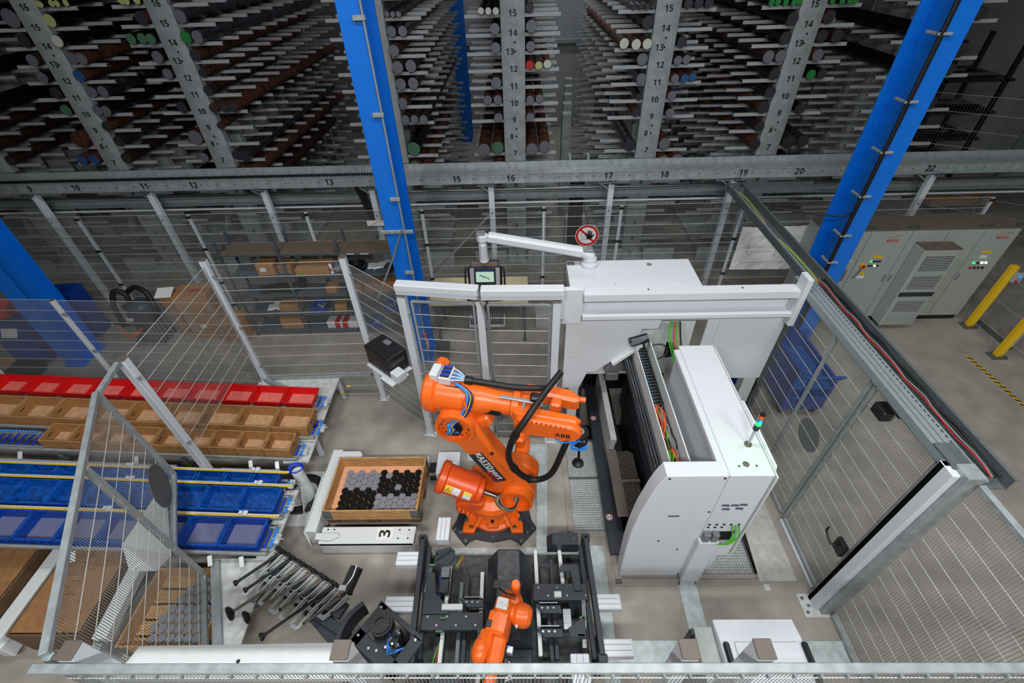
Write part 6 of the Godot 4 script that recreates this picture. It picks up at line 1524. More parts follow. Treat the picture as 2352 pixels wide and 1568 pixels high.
	for a in [[-.97, -1.42], [-.93, -1.42], [.50, -2.24], [.54, -2.24]]:
		b = MB.new(); b.cyl(v3(a[0], .36, a[1]), v3(a[0], .36, a[1] + .16), .014, -1, 10); obj("plug", b, M.sieve, t)
	for k in 2:
		b = MB.new(); b.tube(curve([v3(-.95 + k * .03, .36, -1.42), v3(-.92 + k * .02, .38, -1.52), v3(-.88, .40, -1.62)]), .006, 6); obj("plug_cable", b, M.caborange if k else M.green, t)
		b = MB.new(); b.tube(curve([v3(-.80 + k * .02, .40, -2.35), v3(-.76 + k * .02, .42, -2.42), v3(-.74 + k * .03, .38, -2.50)]), .006, 6); obj("plug_cable", b, M.caborange if k else M.green, t)
		b = MB.new(); b.tube(curve([v3(.44 + k * .02, .40, -2.2), v3(.46 + k * .02, .42, -2.1), v3(.44 + k * .02, .40, -2.02)]), .006, 6); obj("plug_cable", b, M.caborange if k else M.green, t)
	for a in [[.15, .29], [.38, .50]]:
		b = MB.new(); b.b2(a[0], a[1], .42, .52, -1.38, -1.18, .008); obj("end_buffer", b, M.anthl, t)
	b = MB.new(); b.tube(curve([v3(-.95, .5, -2.2), v3(-.93, .48, -2.05), v3(-.95, .46, -1.9)]), .012, 6); obj("blue_cable", b, M.tubeblue, t)
	# console carrying the small robot
	t = thing("robot_console", "black faceted console in the middle of the centring frame", "console")
	b = MB.new(); b.ext(pv([-.42, .165, -.42, .50, -.30, .74, -.06, .74, .06, .50, .06, .165]), Transform3D(Basis.IDENTITY, Vector3.ZERO), -2.40, -1.52, .01); obj("hood", b, M.anth, t)
	b = MB.new(); b.b2(-.40, .06, .165, .45, -1.52, -1.12, .01); obj("lower_base", b, M.anth, t)
	b = MB.new(); b.b2(-.29, -.07, .74, .744, -2.38, -2.06, .001); b.b2(-.29, -.07, .74, .744, -2.05, -1.93, .001); obj("lid", b, M.anthl, t)
	for q in [[-.09, -2.34], [-.27, -2.10]]:
		b = MB.new(); b.cyl(v3(q[0], .745, q[1]), v3(q[0], .752, q[1]), .01, -1, 10); obj("lid_screw", b, M.steel, t)
# ---------------------------------------------------------------- magazine of suction tools
func tool_magazine():
	var t := thing("tool_magazine", "row of seven bracketed black suction tools on a slanted carrier", "tool magazine")
	var b := MB.new()
	# carrier runs from the table corner down to the hoop
	var A := v3(-2.72, .72, -2.37); var B := v3(-1.88, .72, -1.94)
	var d := (B - A) / 6.0
	var dn := d.normalized()
	var side := v3(-dn.z, 0, dn.x)  # towards lower left
	if side.z < 0: side = -side
	b = MB.new(); b.bar(A - dn * .1 + side * .12 + v3(0, -.12, 0), B + dn * .05 + side * .12 + v3(0, -.12, 0), .16, .04, .005); b.bar(A - dn * .1 + side * .26 + v3(0, -.18, 0), B + dn * .1 + side * .26 + v3(0, -.18, 0), .10, .04, .005); obj("carrier_plate", b, M.anth, t)
	var rl := [.50, .50, .76, .70, .46, .76, .44]
	for i in 7:
		var p: Vector3 = A + d * i
		var rd: Vector3 = v3(-.82, -.10, .57).normalized()
		var bs := Basis(dn, rd.cross(dn).normalized(), rd)
		b = MB.new(); b.box(p + v3(0, .05, 0) - rd * .02, v3(.11, .13, .04), .012, bs); obj("flange_block", b, M.black, t)
		b = MB.new(); b.ring(p + v3(0, .08, 0) - rd * .042, p + v3(0, .08, 0) - rd * .045, .026, .017, 20); obj("flange_ring", b, M.steel, t)
		for s in [-1, 1]:
			for q in [[v3(s * .05, .05, .02), v3(s * .045, -.10, .32)], [v3(s * .05, -.04, .02), v3(s * .045, -.12, .32)], [v3(s * .05, .05, .02), v3(s * .05, -.06, .02)], [v3(s * .05, .0, .04), v3(s * .045, -.06, .30)]]:
				b = MB.new(); b.bar(p + bs * q[0], p + bs * q[1], .012, .018, .002); obj("bracket_strut", b, M.alu, t)
		b = MB.new(); b.box(p + bs * v3(0, -.11, .31), v3(.11, .03, .05), .004, bs); obj("bracket_foot", b, M.silver, t)
		b = MB.new(); b.cyl(p + bs * v3(0, .02, 0), p + bs * v3(0, -.01, rl[i]), .015, -1, 12); b.cyl(p + bs * v3(0, .02, 0), p + bs * v3(0, .01, .12), .021, -1, 12); obj("rod", b, M.black if i in [0, 1, 5] else M.brown, t)
		var r: float = [.032, .028, .075, .066, .018, .040, .014][i]
		b = MB.new(); b.lathe([Vector2(.014, -.03), Vector2(r * .6, -.015), Vector2(r, .005), Vector2(r * 1.03, .02), Vector2(r * .8, .022), Vector2(0, .012)], p + bs * v3(0, -.01, rl[i]), rd, 24); obj("suction_cup", b, M.rubber, t)
		if i == 2:
			for k in 5:
				var a := TAU * k / 5
				b = MB.new(); b.cyl(p + bs * v3(cos(a) * .035, -.01 + sin(a) * .035, rl[i] + .012), p + bs * v3(cos(a) * .035, -.01 + sin(a) * .035, rl[i] + .02), .012, -1, 10); obj("cup_hole", b, M.anthl, t)
	# second, lower row of brackets
	for i in 5:
		var p: Vector3 = A + d * (i + .3) + side * .20 + v3(0, -.05, 0)
		for s in [-1, 1]:
			b = MB.new(); b.bar(p + dn * .045 * s, p + dn * .045 * s + side * .22 + v3(-.08, -.10, 0), .012, .016, .002); b.bar(p + dn * .045 * s + v3(0, -.06, 0), p + dn * .045 * s + side * .22 + v3(-.08, -.12, 0), .012, .016, .002); obj("bracket_strut", b, M.alu, t)
		b = MB.new(); b.box(p + side * .22 + v3(-.08, -.11, 0), v3(.10, .03, .04), .004, Basis(dn, Vector3.UP, dn.cross(Vector3.UP))); obj("bracket_foot", b, M.silver, t)
	# black stand, hoop and motor plate
	b = MB.new(); b.bar(B + v3(.02, .06, .0), B + v3(.10, .14, -.22), .10, .12, .008); obj("connector_arm", b, M.black, t)
	b = MB.new(); b.tube(curve([B + v3(.04, .14, -.04), B + v3(.10, .20, -.10), B + v3(.12, .22, -.2)]), .006, 6); obj("white_tube", b, M.paper, t)
	b = MB.new(); b.box(B + v3(.0, .12, -.01), v3(.08, .05, .06), .006); obj("coupler", b, M.silver, t)
	b = MB.new(); b.ext(pv([-2.40, -1.86, -2.24, -1.96, -1.5, -1.40, -1.6, -1.24]), Transform3D(Basis(Vector3.RIGHT, Vector3.BACK, Vector3.DOWN), v3(0, .52, 0)), 0, .03, .004); obj("stand_plate", b, M.anth, t)
	for k in 8:
		b = MB.new(); b.cyl(v3(-2.24 + k * .09, .52, -1.86 + k * .068), v3(-2.24 + k * .09, .528, -1.86 + k * .068), .008, -1, 8); obj("stand_bolt", b, M.steel, t)
	b = MB.new(); b.ext(pv([-2.1, .49, -1.82, .49, -1.72, .02, -1.95, .02]), Transform3D(Basis.IDENTITY, Vector3.ZERO), -1.66, -1.62, .004); b.ext(pv([-2.3, .49, -2.1, .49, -1.95, .02, -2.05, .02]), Transform3D(Basis.IDENTITY, Vector3.ZERO), -1.80, -1.76, .004); obj("stand_leg", b, M.anth, t)
	t = thing("curved_hoop", "curved black sheet hoop beside the motor plate", "guard hoop", v3(-1.42, .0, -1.50))
	b = MB.new()
	for i in 14:
		var a0 := deg_to_rad(125 + i * 9.0); var a1 := deg_to_rad(125 + (i + 1) * 9.0)
		for q in [[.43, 1], [.385, -1]]:
			var p0 := v3(cos(a0) * q[0], 0, -sin(a0) * q[0]); var p1 := v3(cos(a1) * q[0], 0, -sin(a1) * q[0])
			b.quad(p0 + v3(0, .55, 0), p1 + v3(0, .55, 0), p1 + v3(0, .78, 0), p0 + v3(0, .78, 0), (p0 + p1) * q[1])
		for y in [.55, .78]:
			b.quad(v3(cos(a0) * .385, y, -sin(a0) * .385), v3(cos(a1) * .385, y, -sin(a1) * .385), v3(cos(a1) * .43, y, -sin(a1) * .43), v3(cos(a0) * .43, y, -sin(a0) * .43), v3(0, y - .6, 0))
	obj("hoop_sheet", b, M.anth, t)
	b = MB.new(); b.b2(-.43, -.385, .525, .6, -.03, .03, .002); obj("hoop_leg", b, M.anth, t)
	t = thing("motor_plate", "black bolted plate carrying a ribbed motor and valves", "motor unit")
	var P := v3(-1.38, .66, -1.55)
	var R := Basis(Vector3.UP, -.60)
	b = MB.new()
	b.box(P + R * v3(-.24, 0, 0), v3(.09, .02, .42), .003, R); b.box(P + R * v3(.26, 0, .02), v3(.12, .02, .40), .003, R); b.box(P + R * v3(0, -.0, .15), v3(.62, .02, .14), .003, R); b.box(P + R * v3(0, 0, -.19), v3(.60, .02, .05), .003, R); obj("plate", b, M.anth, t)
	b = MB.new(); b.b2(P.x - .12, P.x + .12, 0, .66, P.z - .1, P.z + .1, .005); obj("pedestal", b, M.anth, t)
	var mc := P + R * v3(-.10, .02, -.05)
	b = MB.new(); b.cyl(mc - v3(0, .06, 0), mc + v3(0, .11, 0), .115, .12, 24); obj("motor", b, M.black, t)
	b = MB.new(); b.ring(mc + v3(0, .11, 0), mc + v3(0, .13, 0), .10, .045, 24); obj("motor_face", b, M.black, t)
	for k in 12:
		var a := TAU * k / 12
		b = MB.new(); b.bar(mc + v3(cos(a) * .05, .134, sin(a) * .05), mc + v3(cos(a) * .095, .134, sin(a) * .095), .008, .008); obj("cooling_rib", b, M.anthl, t)
	var rng := RandomNumberGenerator.new(); rng.seed = 8
	for k in 16:
		b = MB.new(); var q := P + R * v3(rng.randf_range(.04, .17), rng.randf_range(-.02, .05), rng.randf_range(-.12, .06)); b.cyl(q, q + v3(rng.randf_range(-.02, .02), .03, rng.randf_range(-.03, .03)), .012, -1, 8); obj("valve_fitting", b, [M.steel, M.silver, M.black][k % 3], t)
	for k in 3:
		b = MB.new(); b.tube(curve([mc + R * v3(.10, 0, -.02 + k * .02), mc + R * v3(.15, .05, .06), P + R * v3(.12, .03, .05 + k * .02), P + R * v3(.2, .0, -.04)]), .006, 6); obj("blue_hose", b, M.lblue, t)
	for q in [[-.25, -.17], [-.25, .14], [.25, -.15], [.25, .15], [.0, .13], [.05, .06], [-.08, .16]]:
		b = MB.new(); b.cyl(P + R * v3(q[0], .01, q[1]), P + R * v3(q[0], .018, q[1]), .013, -1, 10); obj("plate_bolt", b, M.steel, t)
	for k in 4:
		b = MB.new(); b.tube(curve([v3(-1.28 + k * .02, .3, -1.24), v3(-1.36, .22 + k * .03, -1.18), v3(-1.5, .2 + k * .03, -1.16 + .02 * k), v3(-1.62, .16, -1.12)]), .014, 7); obj("floor_hose", b, M.tubeblue, t)
# ---------------------------------------------------------------- white control box and cover behind the front fence
func front_cabinet():
	var t := thing("control_box", "white sheet metal control box with black handles near front fence", "control box")
	var b := MB.new(); b.ext(pv([-1.60, .99, -1.42, 1.03, -.92, 1.03, -.92, .02, -1.60, .02]), Transform3D(Basis(Vector3.BACK, Vector3.UP, Vector3.LEFT), Vector3.ZERO), -2.48, -1.74, .008); obj("body", b, M.white, t)
	b = MB.new(); b.b2(1.86, 2.42, 1.03, 1.05, -1.40, -.93, .004); obj("lid", b, M.white, t)
	b = MB.new(); b.b2(1.56, 1.735, .02, .94, -1.56, -1.0, .006); obj("side_wing", b, M.cab, t)
	for x in [1.78, 2.47]:
		b = MB.new(); b.b2(x - .025, x + .025, .94, 1.07, -1.40, -.95, .012); obj("handle_bar", b, M.black, t)
	b = MB.new(); b.b2(1.52, 1.56, .6, .95, -1.54, -1.48, .006); obj("side_handle", b, M.black, t)
	b = MB.new(); b.b2(1.734, 1.738, .7, .9, -1.2, -1.08); obj("type_label", b, M.paper, t)
	b = MB.new(); b.b2(2.08, 2.12, .985, .99, -1.522, -1.516); obj("yellow_mark", b, M.yellow, t)
	t = thing("white_trough_cover", "long white cover sheet near the front fence below hoop", "cover")
	b = MB.new(); b.ext(pv([-2.62, -1.02, -1.16, -1.04, -1.16, -.84, -2.68, -.84]), Transform3D(Basis(Vector3.RIGHT, Vector3.BACK, Vector3.DOWN), v3(0, 2.30, 0)), 0, .02, .003); obj("sheet", b, M.white2, t)
	b = MB.new(); b.b2(-2.66, -1.14, 2.2, 2.28, -.90, -.84, .004); obj("support_angle", b, M.white2, t)
	b = MB.new(); b.cyl(v3(-1.9, 2.30, -.93), v3(-1.9, 2.306, -.93), .012, -1, 10); obj("rivet", b, M.dsteel, t)
	t = thing("small_floor_bracket", "small white angled bracket plate beside the angled panel foot", "bracket", v3(-3.0, 0, -.95))
	b = MB.new(); b.box(v3(0, .3, 0), v3(.16, .6, .05), .01); obj("plate", b, M.post, t)
	b = MB.new(); b.box(v3(0, .01, 0), v3(.24, .02, .14), .003); obj("foot", b, M.post, t)
# ---------------------------------------------------------------- metal shelf with cartons
func carton(label: String, at: Vector3, s: Vector3, turn := 0.0, m := "card", tape := true, mark := "") -> Node3D:
	var t := thing("carton", label, "box", at, "cartons by the shelf", Basis(Vector3.UP, turn))
	var b := MB.new(); b.box(v3(0, s.y / 2, 0), s, .006); obj("body", b, M[m], t)
	if tape:
		b = MB.new(); b.box(v3(0, s.y + .001, 0), v3(s.x * .98, .002, .05)); b.box(v3(s.x * .2, s.y * .5, s.z / 2 + .001), v3(.01, s.y * .98, .002)); obj("tape", b, M.cardd, t)
	if mark == "white":
		b = MB.new(); b.box(v3(-.04, s.y * .55, s.z / 2 + .002), v3(.1, .08, .002)); obj("label_sheet", b, M.paper, t)
	elif mark == "red":
		b = MB.new(); b.box(v3(s.x * .15, s.y + .003, .03), v3(s.x * .45, .002, .07)); obj("red_print", b, M.cabred, t)
	elif mark == "green":
		b = MB.new(); b.box(v3(-s.x * .3, s.y * .3, s.z / 2 + .002), v3(.1, .03, .002)); obj("green_sticker", b, M.green, t)
	return t
func shelving():
	var t := thing("metal_shelf", "grey metal shelf rack with dusty top and four tiers", "shelf")
	var b: MB
	for x in [-5.22, -4.18, -3.14, -2.2]:
		for z in [-7.06, -7.46]:
			b = MB.new(); b.b2(x - .02, x + .02, 0, 2.06, z - .02, z + .02, .003); obj("upright", b, M.shelf, t)
	for y in [.12, .52, .95, 1.38]:
		for k in 3:
			b = MB.new(); b.b2(-5.2 + k * 1.0, -4.22 + k * 1.0, y - .03, y, -7.46, -7.04, .003); obj("shelf_board", b, M.shelf, t)
	for k in 3:
		b = MB.new(); b.b2(-5.2 + k * 1.0, -4.215 + k * 1.0, 1.80, 1.83, -7.47, -7.04, .003); obj("top_board", b, M.dust, t)
	b = MB.new(); b.b2(-5.22, -2.2, 1.79, 1.82, -7.045, -7.03, .002); obj("top_lip", b, M.shelf, t)
	for x in [-3.0, -2.75]:
		b = MB.new(); b.b2(x, x + .14, 1.80, 1.815, -7.029, -7.027); obj("shelf_label", b, M.paper, t)
	carton("two-flap carton with white label on the upper tier", v3(-4.55, 1.38, -7.22), v3(.30, .22, .3), .1, "card", true, "white")
	carton("wide flat carton with green sticker on upper tier", v3(-3.72, 1.38, -7.24), v3(.60, .12, .36), .05, "card", false, "green")
	carton("open carton with red print on the lowest full tier", v3(-4.50, .122, -7.27), v3(.42, .26, .34), .05, "card", true, "red")
	carton("plain carton on the upper tier beside the green-stickered one", v3(-4.22, 1.382, -7.27), v3(.24, .16, .3), -.05, "cardd")
	carton("carton with papers on the second tier", v3(-4.42, .522, -7.27), v3(.40, .15, .3), .03, "card", true, "")
	carton("small carton of parts beside the blue tub", v3(-3.45, .52, -7.2), v3(.22, .13, .2), .2, "card", false)
	carton("small carton with white lids on the third tier", v3(-3.05, .95, -7.22), v3(.24, .14, .22), .0, "cardd", false, "white")
	carton("narrow carton on the third tier near the angled mesh", v3(-3.5, .95, -7.2), v3(.2, .12, .2), -.1, "card", false)
	carton("carton on the upper tier behind the column", v3(-2.42, .952, -7.25), v3(.3, .2, .28), .0, "card")
	carton("carton beside the blue bin behind the column", v3(-2.75, .95, -7.25), v3(.3, .16, .25), .1, "cardd")
	for a in [["white", "white long package with red band below the mesh", -3.66, "white2"], ["plain", "second white long package beside the red band", -3.34, "paper"]]:
		var p := thing("long_package", a[1], "package", v3(a[2], .122, -7.27), "white packages on the shelf")
		b = MB.new(); b.box(v3(0, .07, 0), v3(.3, .14, .34), .006); obj("body", b, M[a[3]], p)
		b = MB.new(); b.box(v3(.06 if a[0] == "white" else -.1, .071, 0), v3(.10, .144, .344), .002); obj("red_band", b, M.cabred, p)
	for a in [["blue plastic tub of small parts on the shelf", -4.0, .52], ["blue plastic tub on the shelf near the column", -2.6, .52], ["blue plastic tub lowest on the shelf", -3.0, .12]]:
		var p := thing("parts_tub", a[0], "tub", v3(a[1] + .15, a[2] + .002, -7.2), "blue tubs on the shelf")
		b = MB.new(); bin(b, .26, .3, .14, .02, .006); obj("shell", b, M.crate, p)
		var rng := RandomNumberGenerator.new(); rng.seed = int(a[1] * 100)
		for k in 6:
			b = MB.new(); b.sph(v3(rng.randf_range(-.06, .06), .06, rng.randf_range(-.08, .08)), v3(.04, .03, .03), 8); obj("part", b, M.film if k % 2 else M.plastic, p)
	var rng2 := RandomNumberGenerator.new(); rng2.seed = 21
	var kinds := [["black tool case lying open on the third tier", -4.6, .95, .5, .1, "black"], ["black bag with red handles on the third tier", -4.2, .95, .3, .14, "black"], ["grey paper pile on the second tier", -4.75, .52, .3, .04, "paper"], ["white paper stack at the column end of upper tier", -2.62, 1.38, .3, .03, "paper"], ["grey metal offcut pile on the lowest tier", -2.6, .12, .3, .12, "plastic"], ["silver tin row on the upper tier", -3.28, 1.38, .2, .1, "silver"]]
	for a in kinds:
		var p := thing("shelf_item", a[0], "shelf item", v3(a[1], a[2] + .015, -7.27), "loose items on the shelf")
		for k in 3:
			b = MB.new(); b.box(v3((k - 1) * a[3] * .3, a[4] * (.3 + .2 * k) * .8, rng2.randf_range(-.06, .06)), v3(a[3] * .45, a[4] * (.6 + .15 * k), .2), .01, Basis(Vector3.UP, rng2.randf_range(-.4, .4))); obj("piece", b, M[a[5]], p)
	var p := thing("spray_bottle", "white spray bottle with red cap on the upper tier", "bottle", v3(-3.38, 1.38, -7.12))
	b = MB.new(); b.cyl(v3(0, 0, 0), v3(0, .16, 0), .03, -1, 14); b.cyl(v3(0, .16, 0), v3(0, .2, 0), .03, .012, 14); obj("body", b, M.paper, p)
	b = MB.new(); b.cyl(v3(0, .2, 0), v3(0, .24, 0), .014, -1, 10); b.box(v3(0, .08, .031), v3(.03, .06, .002)); obj("red_cap", b, M.cabred, p)
	p = thing("hand_drill", "black hand tool with orange tip on the upper tier", "tool", v3(-2.35, 1.38, -7.15))
	b = MB.new(); b.cyl(v3(0, .05, .1), v3(.05, .05, -.1), .035, -1, 12); b.box(v3(.06, .1, -.12), v3(.05, .16, .06), .01); obj("body", b, M.black, p)
	b = MB.new(); b.sph(v3(.06, .2, -.12), v3(.025, .025, .025), 10); obj("orange_tip", b, M.orange, p)
	p = thing("black_pan", "round black pan under the dusty top board", "pan", v3(-2.95, 1.38, -7.22))
	b = MB.new(); b.lathe([Vector2(0, 0), Vector2(.14, 0), Vector2(.17, .12), Vector2(.16, .12), Vector2(.13, .01), Vector2(0, .01)], Vector3.ZERO, Vector3.UP, 24); obj("bowl", b, M.black, p)
	p = thing("brand_plate", "small white plate with a red arc on the rear mesh", "plate", v3(-2.55, 2.03, -7.72))
	b = MB.new(); b.box(Vector3.ZERO, v3(.40, .10, .004)); obj("sheet", b, M.paper, p)
	b = MB.new(); b.tube(curve([v3(-.12, -.04, .004), v3(-.04, .01, .004), v3(.10, .035, .004)]), .004, 5); obj("red_arc", b, M.logored, p)
	p = thing("drag_chain", "dark hanging energy chain beside the conduit column", "energy chain", v3(-2.88, 1.95, -8.1))
	for k in 12:
		b = MB.new(); b.box(v3(.012 * k, .60 - k * .055, 0), v3(.13, .048, .06), .004); obj("link", b, M.dsteel, p)
# ---------------------------------------------------------------- operator desk with screen on a swivel arm
func operator_desk():
	var H := .92
	var t := thing("cream_desk", "cream-topped work desk behind the mesh gates", "desk")
	for a in [[-1.66, -.78], [-.76, .13]]:
		var b0 := MB.new(); b0.b2(a[0], a[1], H - .03, H, -7.60, -6.72, .004); obj("top_board", b0, M.cream, t)
	var b := MB.new(); b.b2(-1.6, .08, H - .1, H - .03, -6.80, -6.76, .003); obj("apron", b, M.shelf, t)
	for p in [[-1.55, -6.8], [.06, -6.8], [-1.55, -7.5], [.06, -7.5]]:
		b = MB.new(); b.b2(p[0] - .02, p[0] + .02, 0, H - .03, p[1] - .02, p[1] + .02, .003); obj("leg", b, M.shelf, t)
		b = MB.new(); b.cyl(v3(p[0], 0, p[1]), v3(p[0], .02, p[1]), .035, -1, 12); obj("foot", b, M.black, t)
	t = thing("swivel_arm", "white tubular swivel arm over the saw housing holding the screen", "support arm")
	var h := H
	b = MB.new(); b.lathe([Vector2(.11, 0), Vector2(.11, .05), Vector2(.09, .06), Vector2(.085, .09), Vector2(.09, .10), Vector2(.09, .12), Vector2(0, .12)], v3(.92, 2.502, -5.40), Vector3.UP, 28); obj("pivot", b, M.white, t)
	var a0 := v3(.92, 2.80, -5.46); var a1 := v3(-.50, 2.86, -5.55)
	b = MB.new(); b.tube(curve([v3(.92, 2.60, -5.40), v3(.91, 2.66, -5.40), v3(.82, 2.70, -5.42)], 4), .075, 14); obj("rear_elbow", b, M.white, t)
	b = MB.new(); b.box(v3(.89, 2.74, -5.41), v3(.14, .05, .13), .02); obj("rear_elbow_cap", b, M.plastic, t)
	b = MB.new(); b.bar(v3(.84, 2.69, -5.42), v3(-.44, 2.87, -5.56), .13, .13, .03); obj("boom", b, M.white, t)
	b = MB.new(); b.box(v3(-.50, 2.86, -5.56), v3(.14, .14, .13), .035); obj("front_elbow", b, M.white, t)
	b = MB.new(); b.box(v3(-.52, 2.93, -5.56), v3(.12, .02, .12), .008); obj("front_elbow_cap", b, M.plastic, t)
	b = MB.new(); b.bar(v3(-.50, 2.80, -5.56), v3(-.50, 2.50, -5.60), .11, .11, .03); b.cyl(v3(-.5, 2.52, -5.60), v3(-.5, 2.485, -5.60), .065, -1, 20); obj("drop_tube", b, M.white, t)
	t = thing("control_screen", "grey operator panel with lit greenish screen on the arm", "screen", v3(-.50, 2.19, -5.54), "", Basis(Vector3.RIGHT, -.30))
	b = MB.new(); b.b2(-.24, .24, -.30, .22, -.06, .04, .03); obj("case", b, M.dsteel, t)
	b = MB.new(); b.b2(-.20, .20, .2, .28, -.14, .02, .02); obj("rear_hood", b, M.brown, t)
	for s in [-1, 1]:
		b = MB.new(); b.tube(curve([v3(s * .23, .2, .03), v3(s * .27, .16, .05), v3(s * .27, -.22, .05), v3(s * .23, -.27, .03)]), .014, 8); obj("handle", b, M.black, t)
		b = MB.new(); b.b2(s * .18 - .03, s * .18 + .03, -.28, .2, .03, .048, .006); obj("silver_edge", b, M.silver, t)
	b = MB.new(); b.b2(-.15, .15, -.02, .18, .041, .046, .002); obj("bezel", b, M.black, t)
	b = MB.new(); b.b2(-.125, .125, .0, .16, .046, .048); obj("display", b, M.screen, t)
	b = MB.new(); b.b2(-.125, .125, .147, .16, .048, .049); obj("menu_bar", b, M.tubeblue, t)
	b = MB.new(); b.box(v3(-.04, .085, .0485), v3(.08, .02, .001), 0, Basis(Vector3.BACK, -.5)); b.box(v3(.03, .06, .0485), v3(.09, .016, .001), 0, Basis(Vector3.BACK, -.5)); obj("machine_drawing", b, M.plastic, t)
	for k in 5:
		b = MB.new(); b.cyl(v3(-.12 + k * .05, -.10, .04), v3(-.12 + k * .05, -.10, .055), .014, -1, 12); obj("button", b, M.ledg if k == 3 else M.black, t)
	b = MB.new(); b.b2(-.17, .17, -.24, -.15, .041, .06, .004); obj("key_strip", b, M.silver, t)
	var kt := Transform3D(Basis(Vector3.RIGHT, .25), v3(-.50, 1.60, -5.42))
	b = MB.new(); b.b2(-.26, .26, -.03, -.012, -.11, .13, .003); b.b2(-.02, .02, -.03, .34, -.16, -.13, .003); b.b2(-.02, .02, -.03, -.012, -.16, -.1, .002)
	obj("keyboard_tray", b, M.silver, t).transform = t.transform.affine_inverse() * kt
	t = thing("keyboard", "black keyboard on a tilted tray under the screen", "keyboard", v3(-.50, 1.60, -5.42), "", Basis(Vector3.RIGHT, .25))
	b = MB.new(); b.b2(-.24, .24, -.01, .012, -.09, .09, .006); obj("base", b, M.black, t)
	for j in 4:
		for i in 12:
			b = MB.new(); b.box(v3(-.21 + i * .038, .015, -.06 + j * .037), v3(.03, .008, .028), .002); obj("key", b, M.anthl, t)
	t = thing("desk_papers", "loose white papers on the cream desk with dark coaster", "papers", v3(-1.05, H + .003, -6.98))
	b = MB.new(); b.box(Vector3.ZERO, v3(.3, .004, .21), 0, Basis(Vector3.UP, .35)); obj("sheet", b, M.paper, t)
	b = MB.new(); b.cyl(v3(-.02, .003, .02), v3(-.02, .008, .02), .05, -1, 20); obj("coaster", b, M.black, t)
	t = thing("desk_tray", "white plastic tray under the desk corner", "tray", v3(.5, .0, -7.3))
	b = MB.new(); bin(b, .45, .3, .3, .02, .01); obj("shell", b, M.paper, t)
	t = thing("grey_floor_bucket", "grey slim waste bucket beside the column foot", "bucket", v3(-1.42, 0, -6.3))
	b = MB.new(); bin(b, .24, .24, .34, .04, .006); obj("shell", b, M.galvd, t)
	t = thing("hanging_keys", "red and brass padlock keys hanging at the gate", "keys", v3(-1.22, 2.0, -4.53))
	b = MB.new(); b.box(v3(0, .05, 0), v3(.03, .05, .012), .003); obj("red_padlock", b, M.cabred, t)
	for k in 5:
		b = MB.new(); b.box(v3(.012 * (k % 2), -.02 - k * .035, 0), v3(.016, .04, .006), .002, Basis(Vector3.BACK, .3 * (k % 3 - 1))); obj("key", b, M.cardin, t)
	b = MB.new(); b.tube(curve([v3(0, .08, 0), v3(-.04, .1, 0), v3(-.08, .08, 0)]), .004, 5); obj("chain", b, M.steel, t)
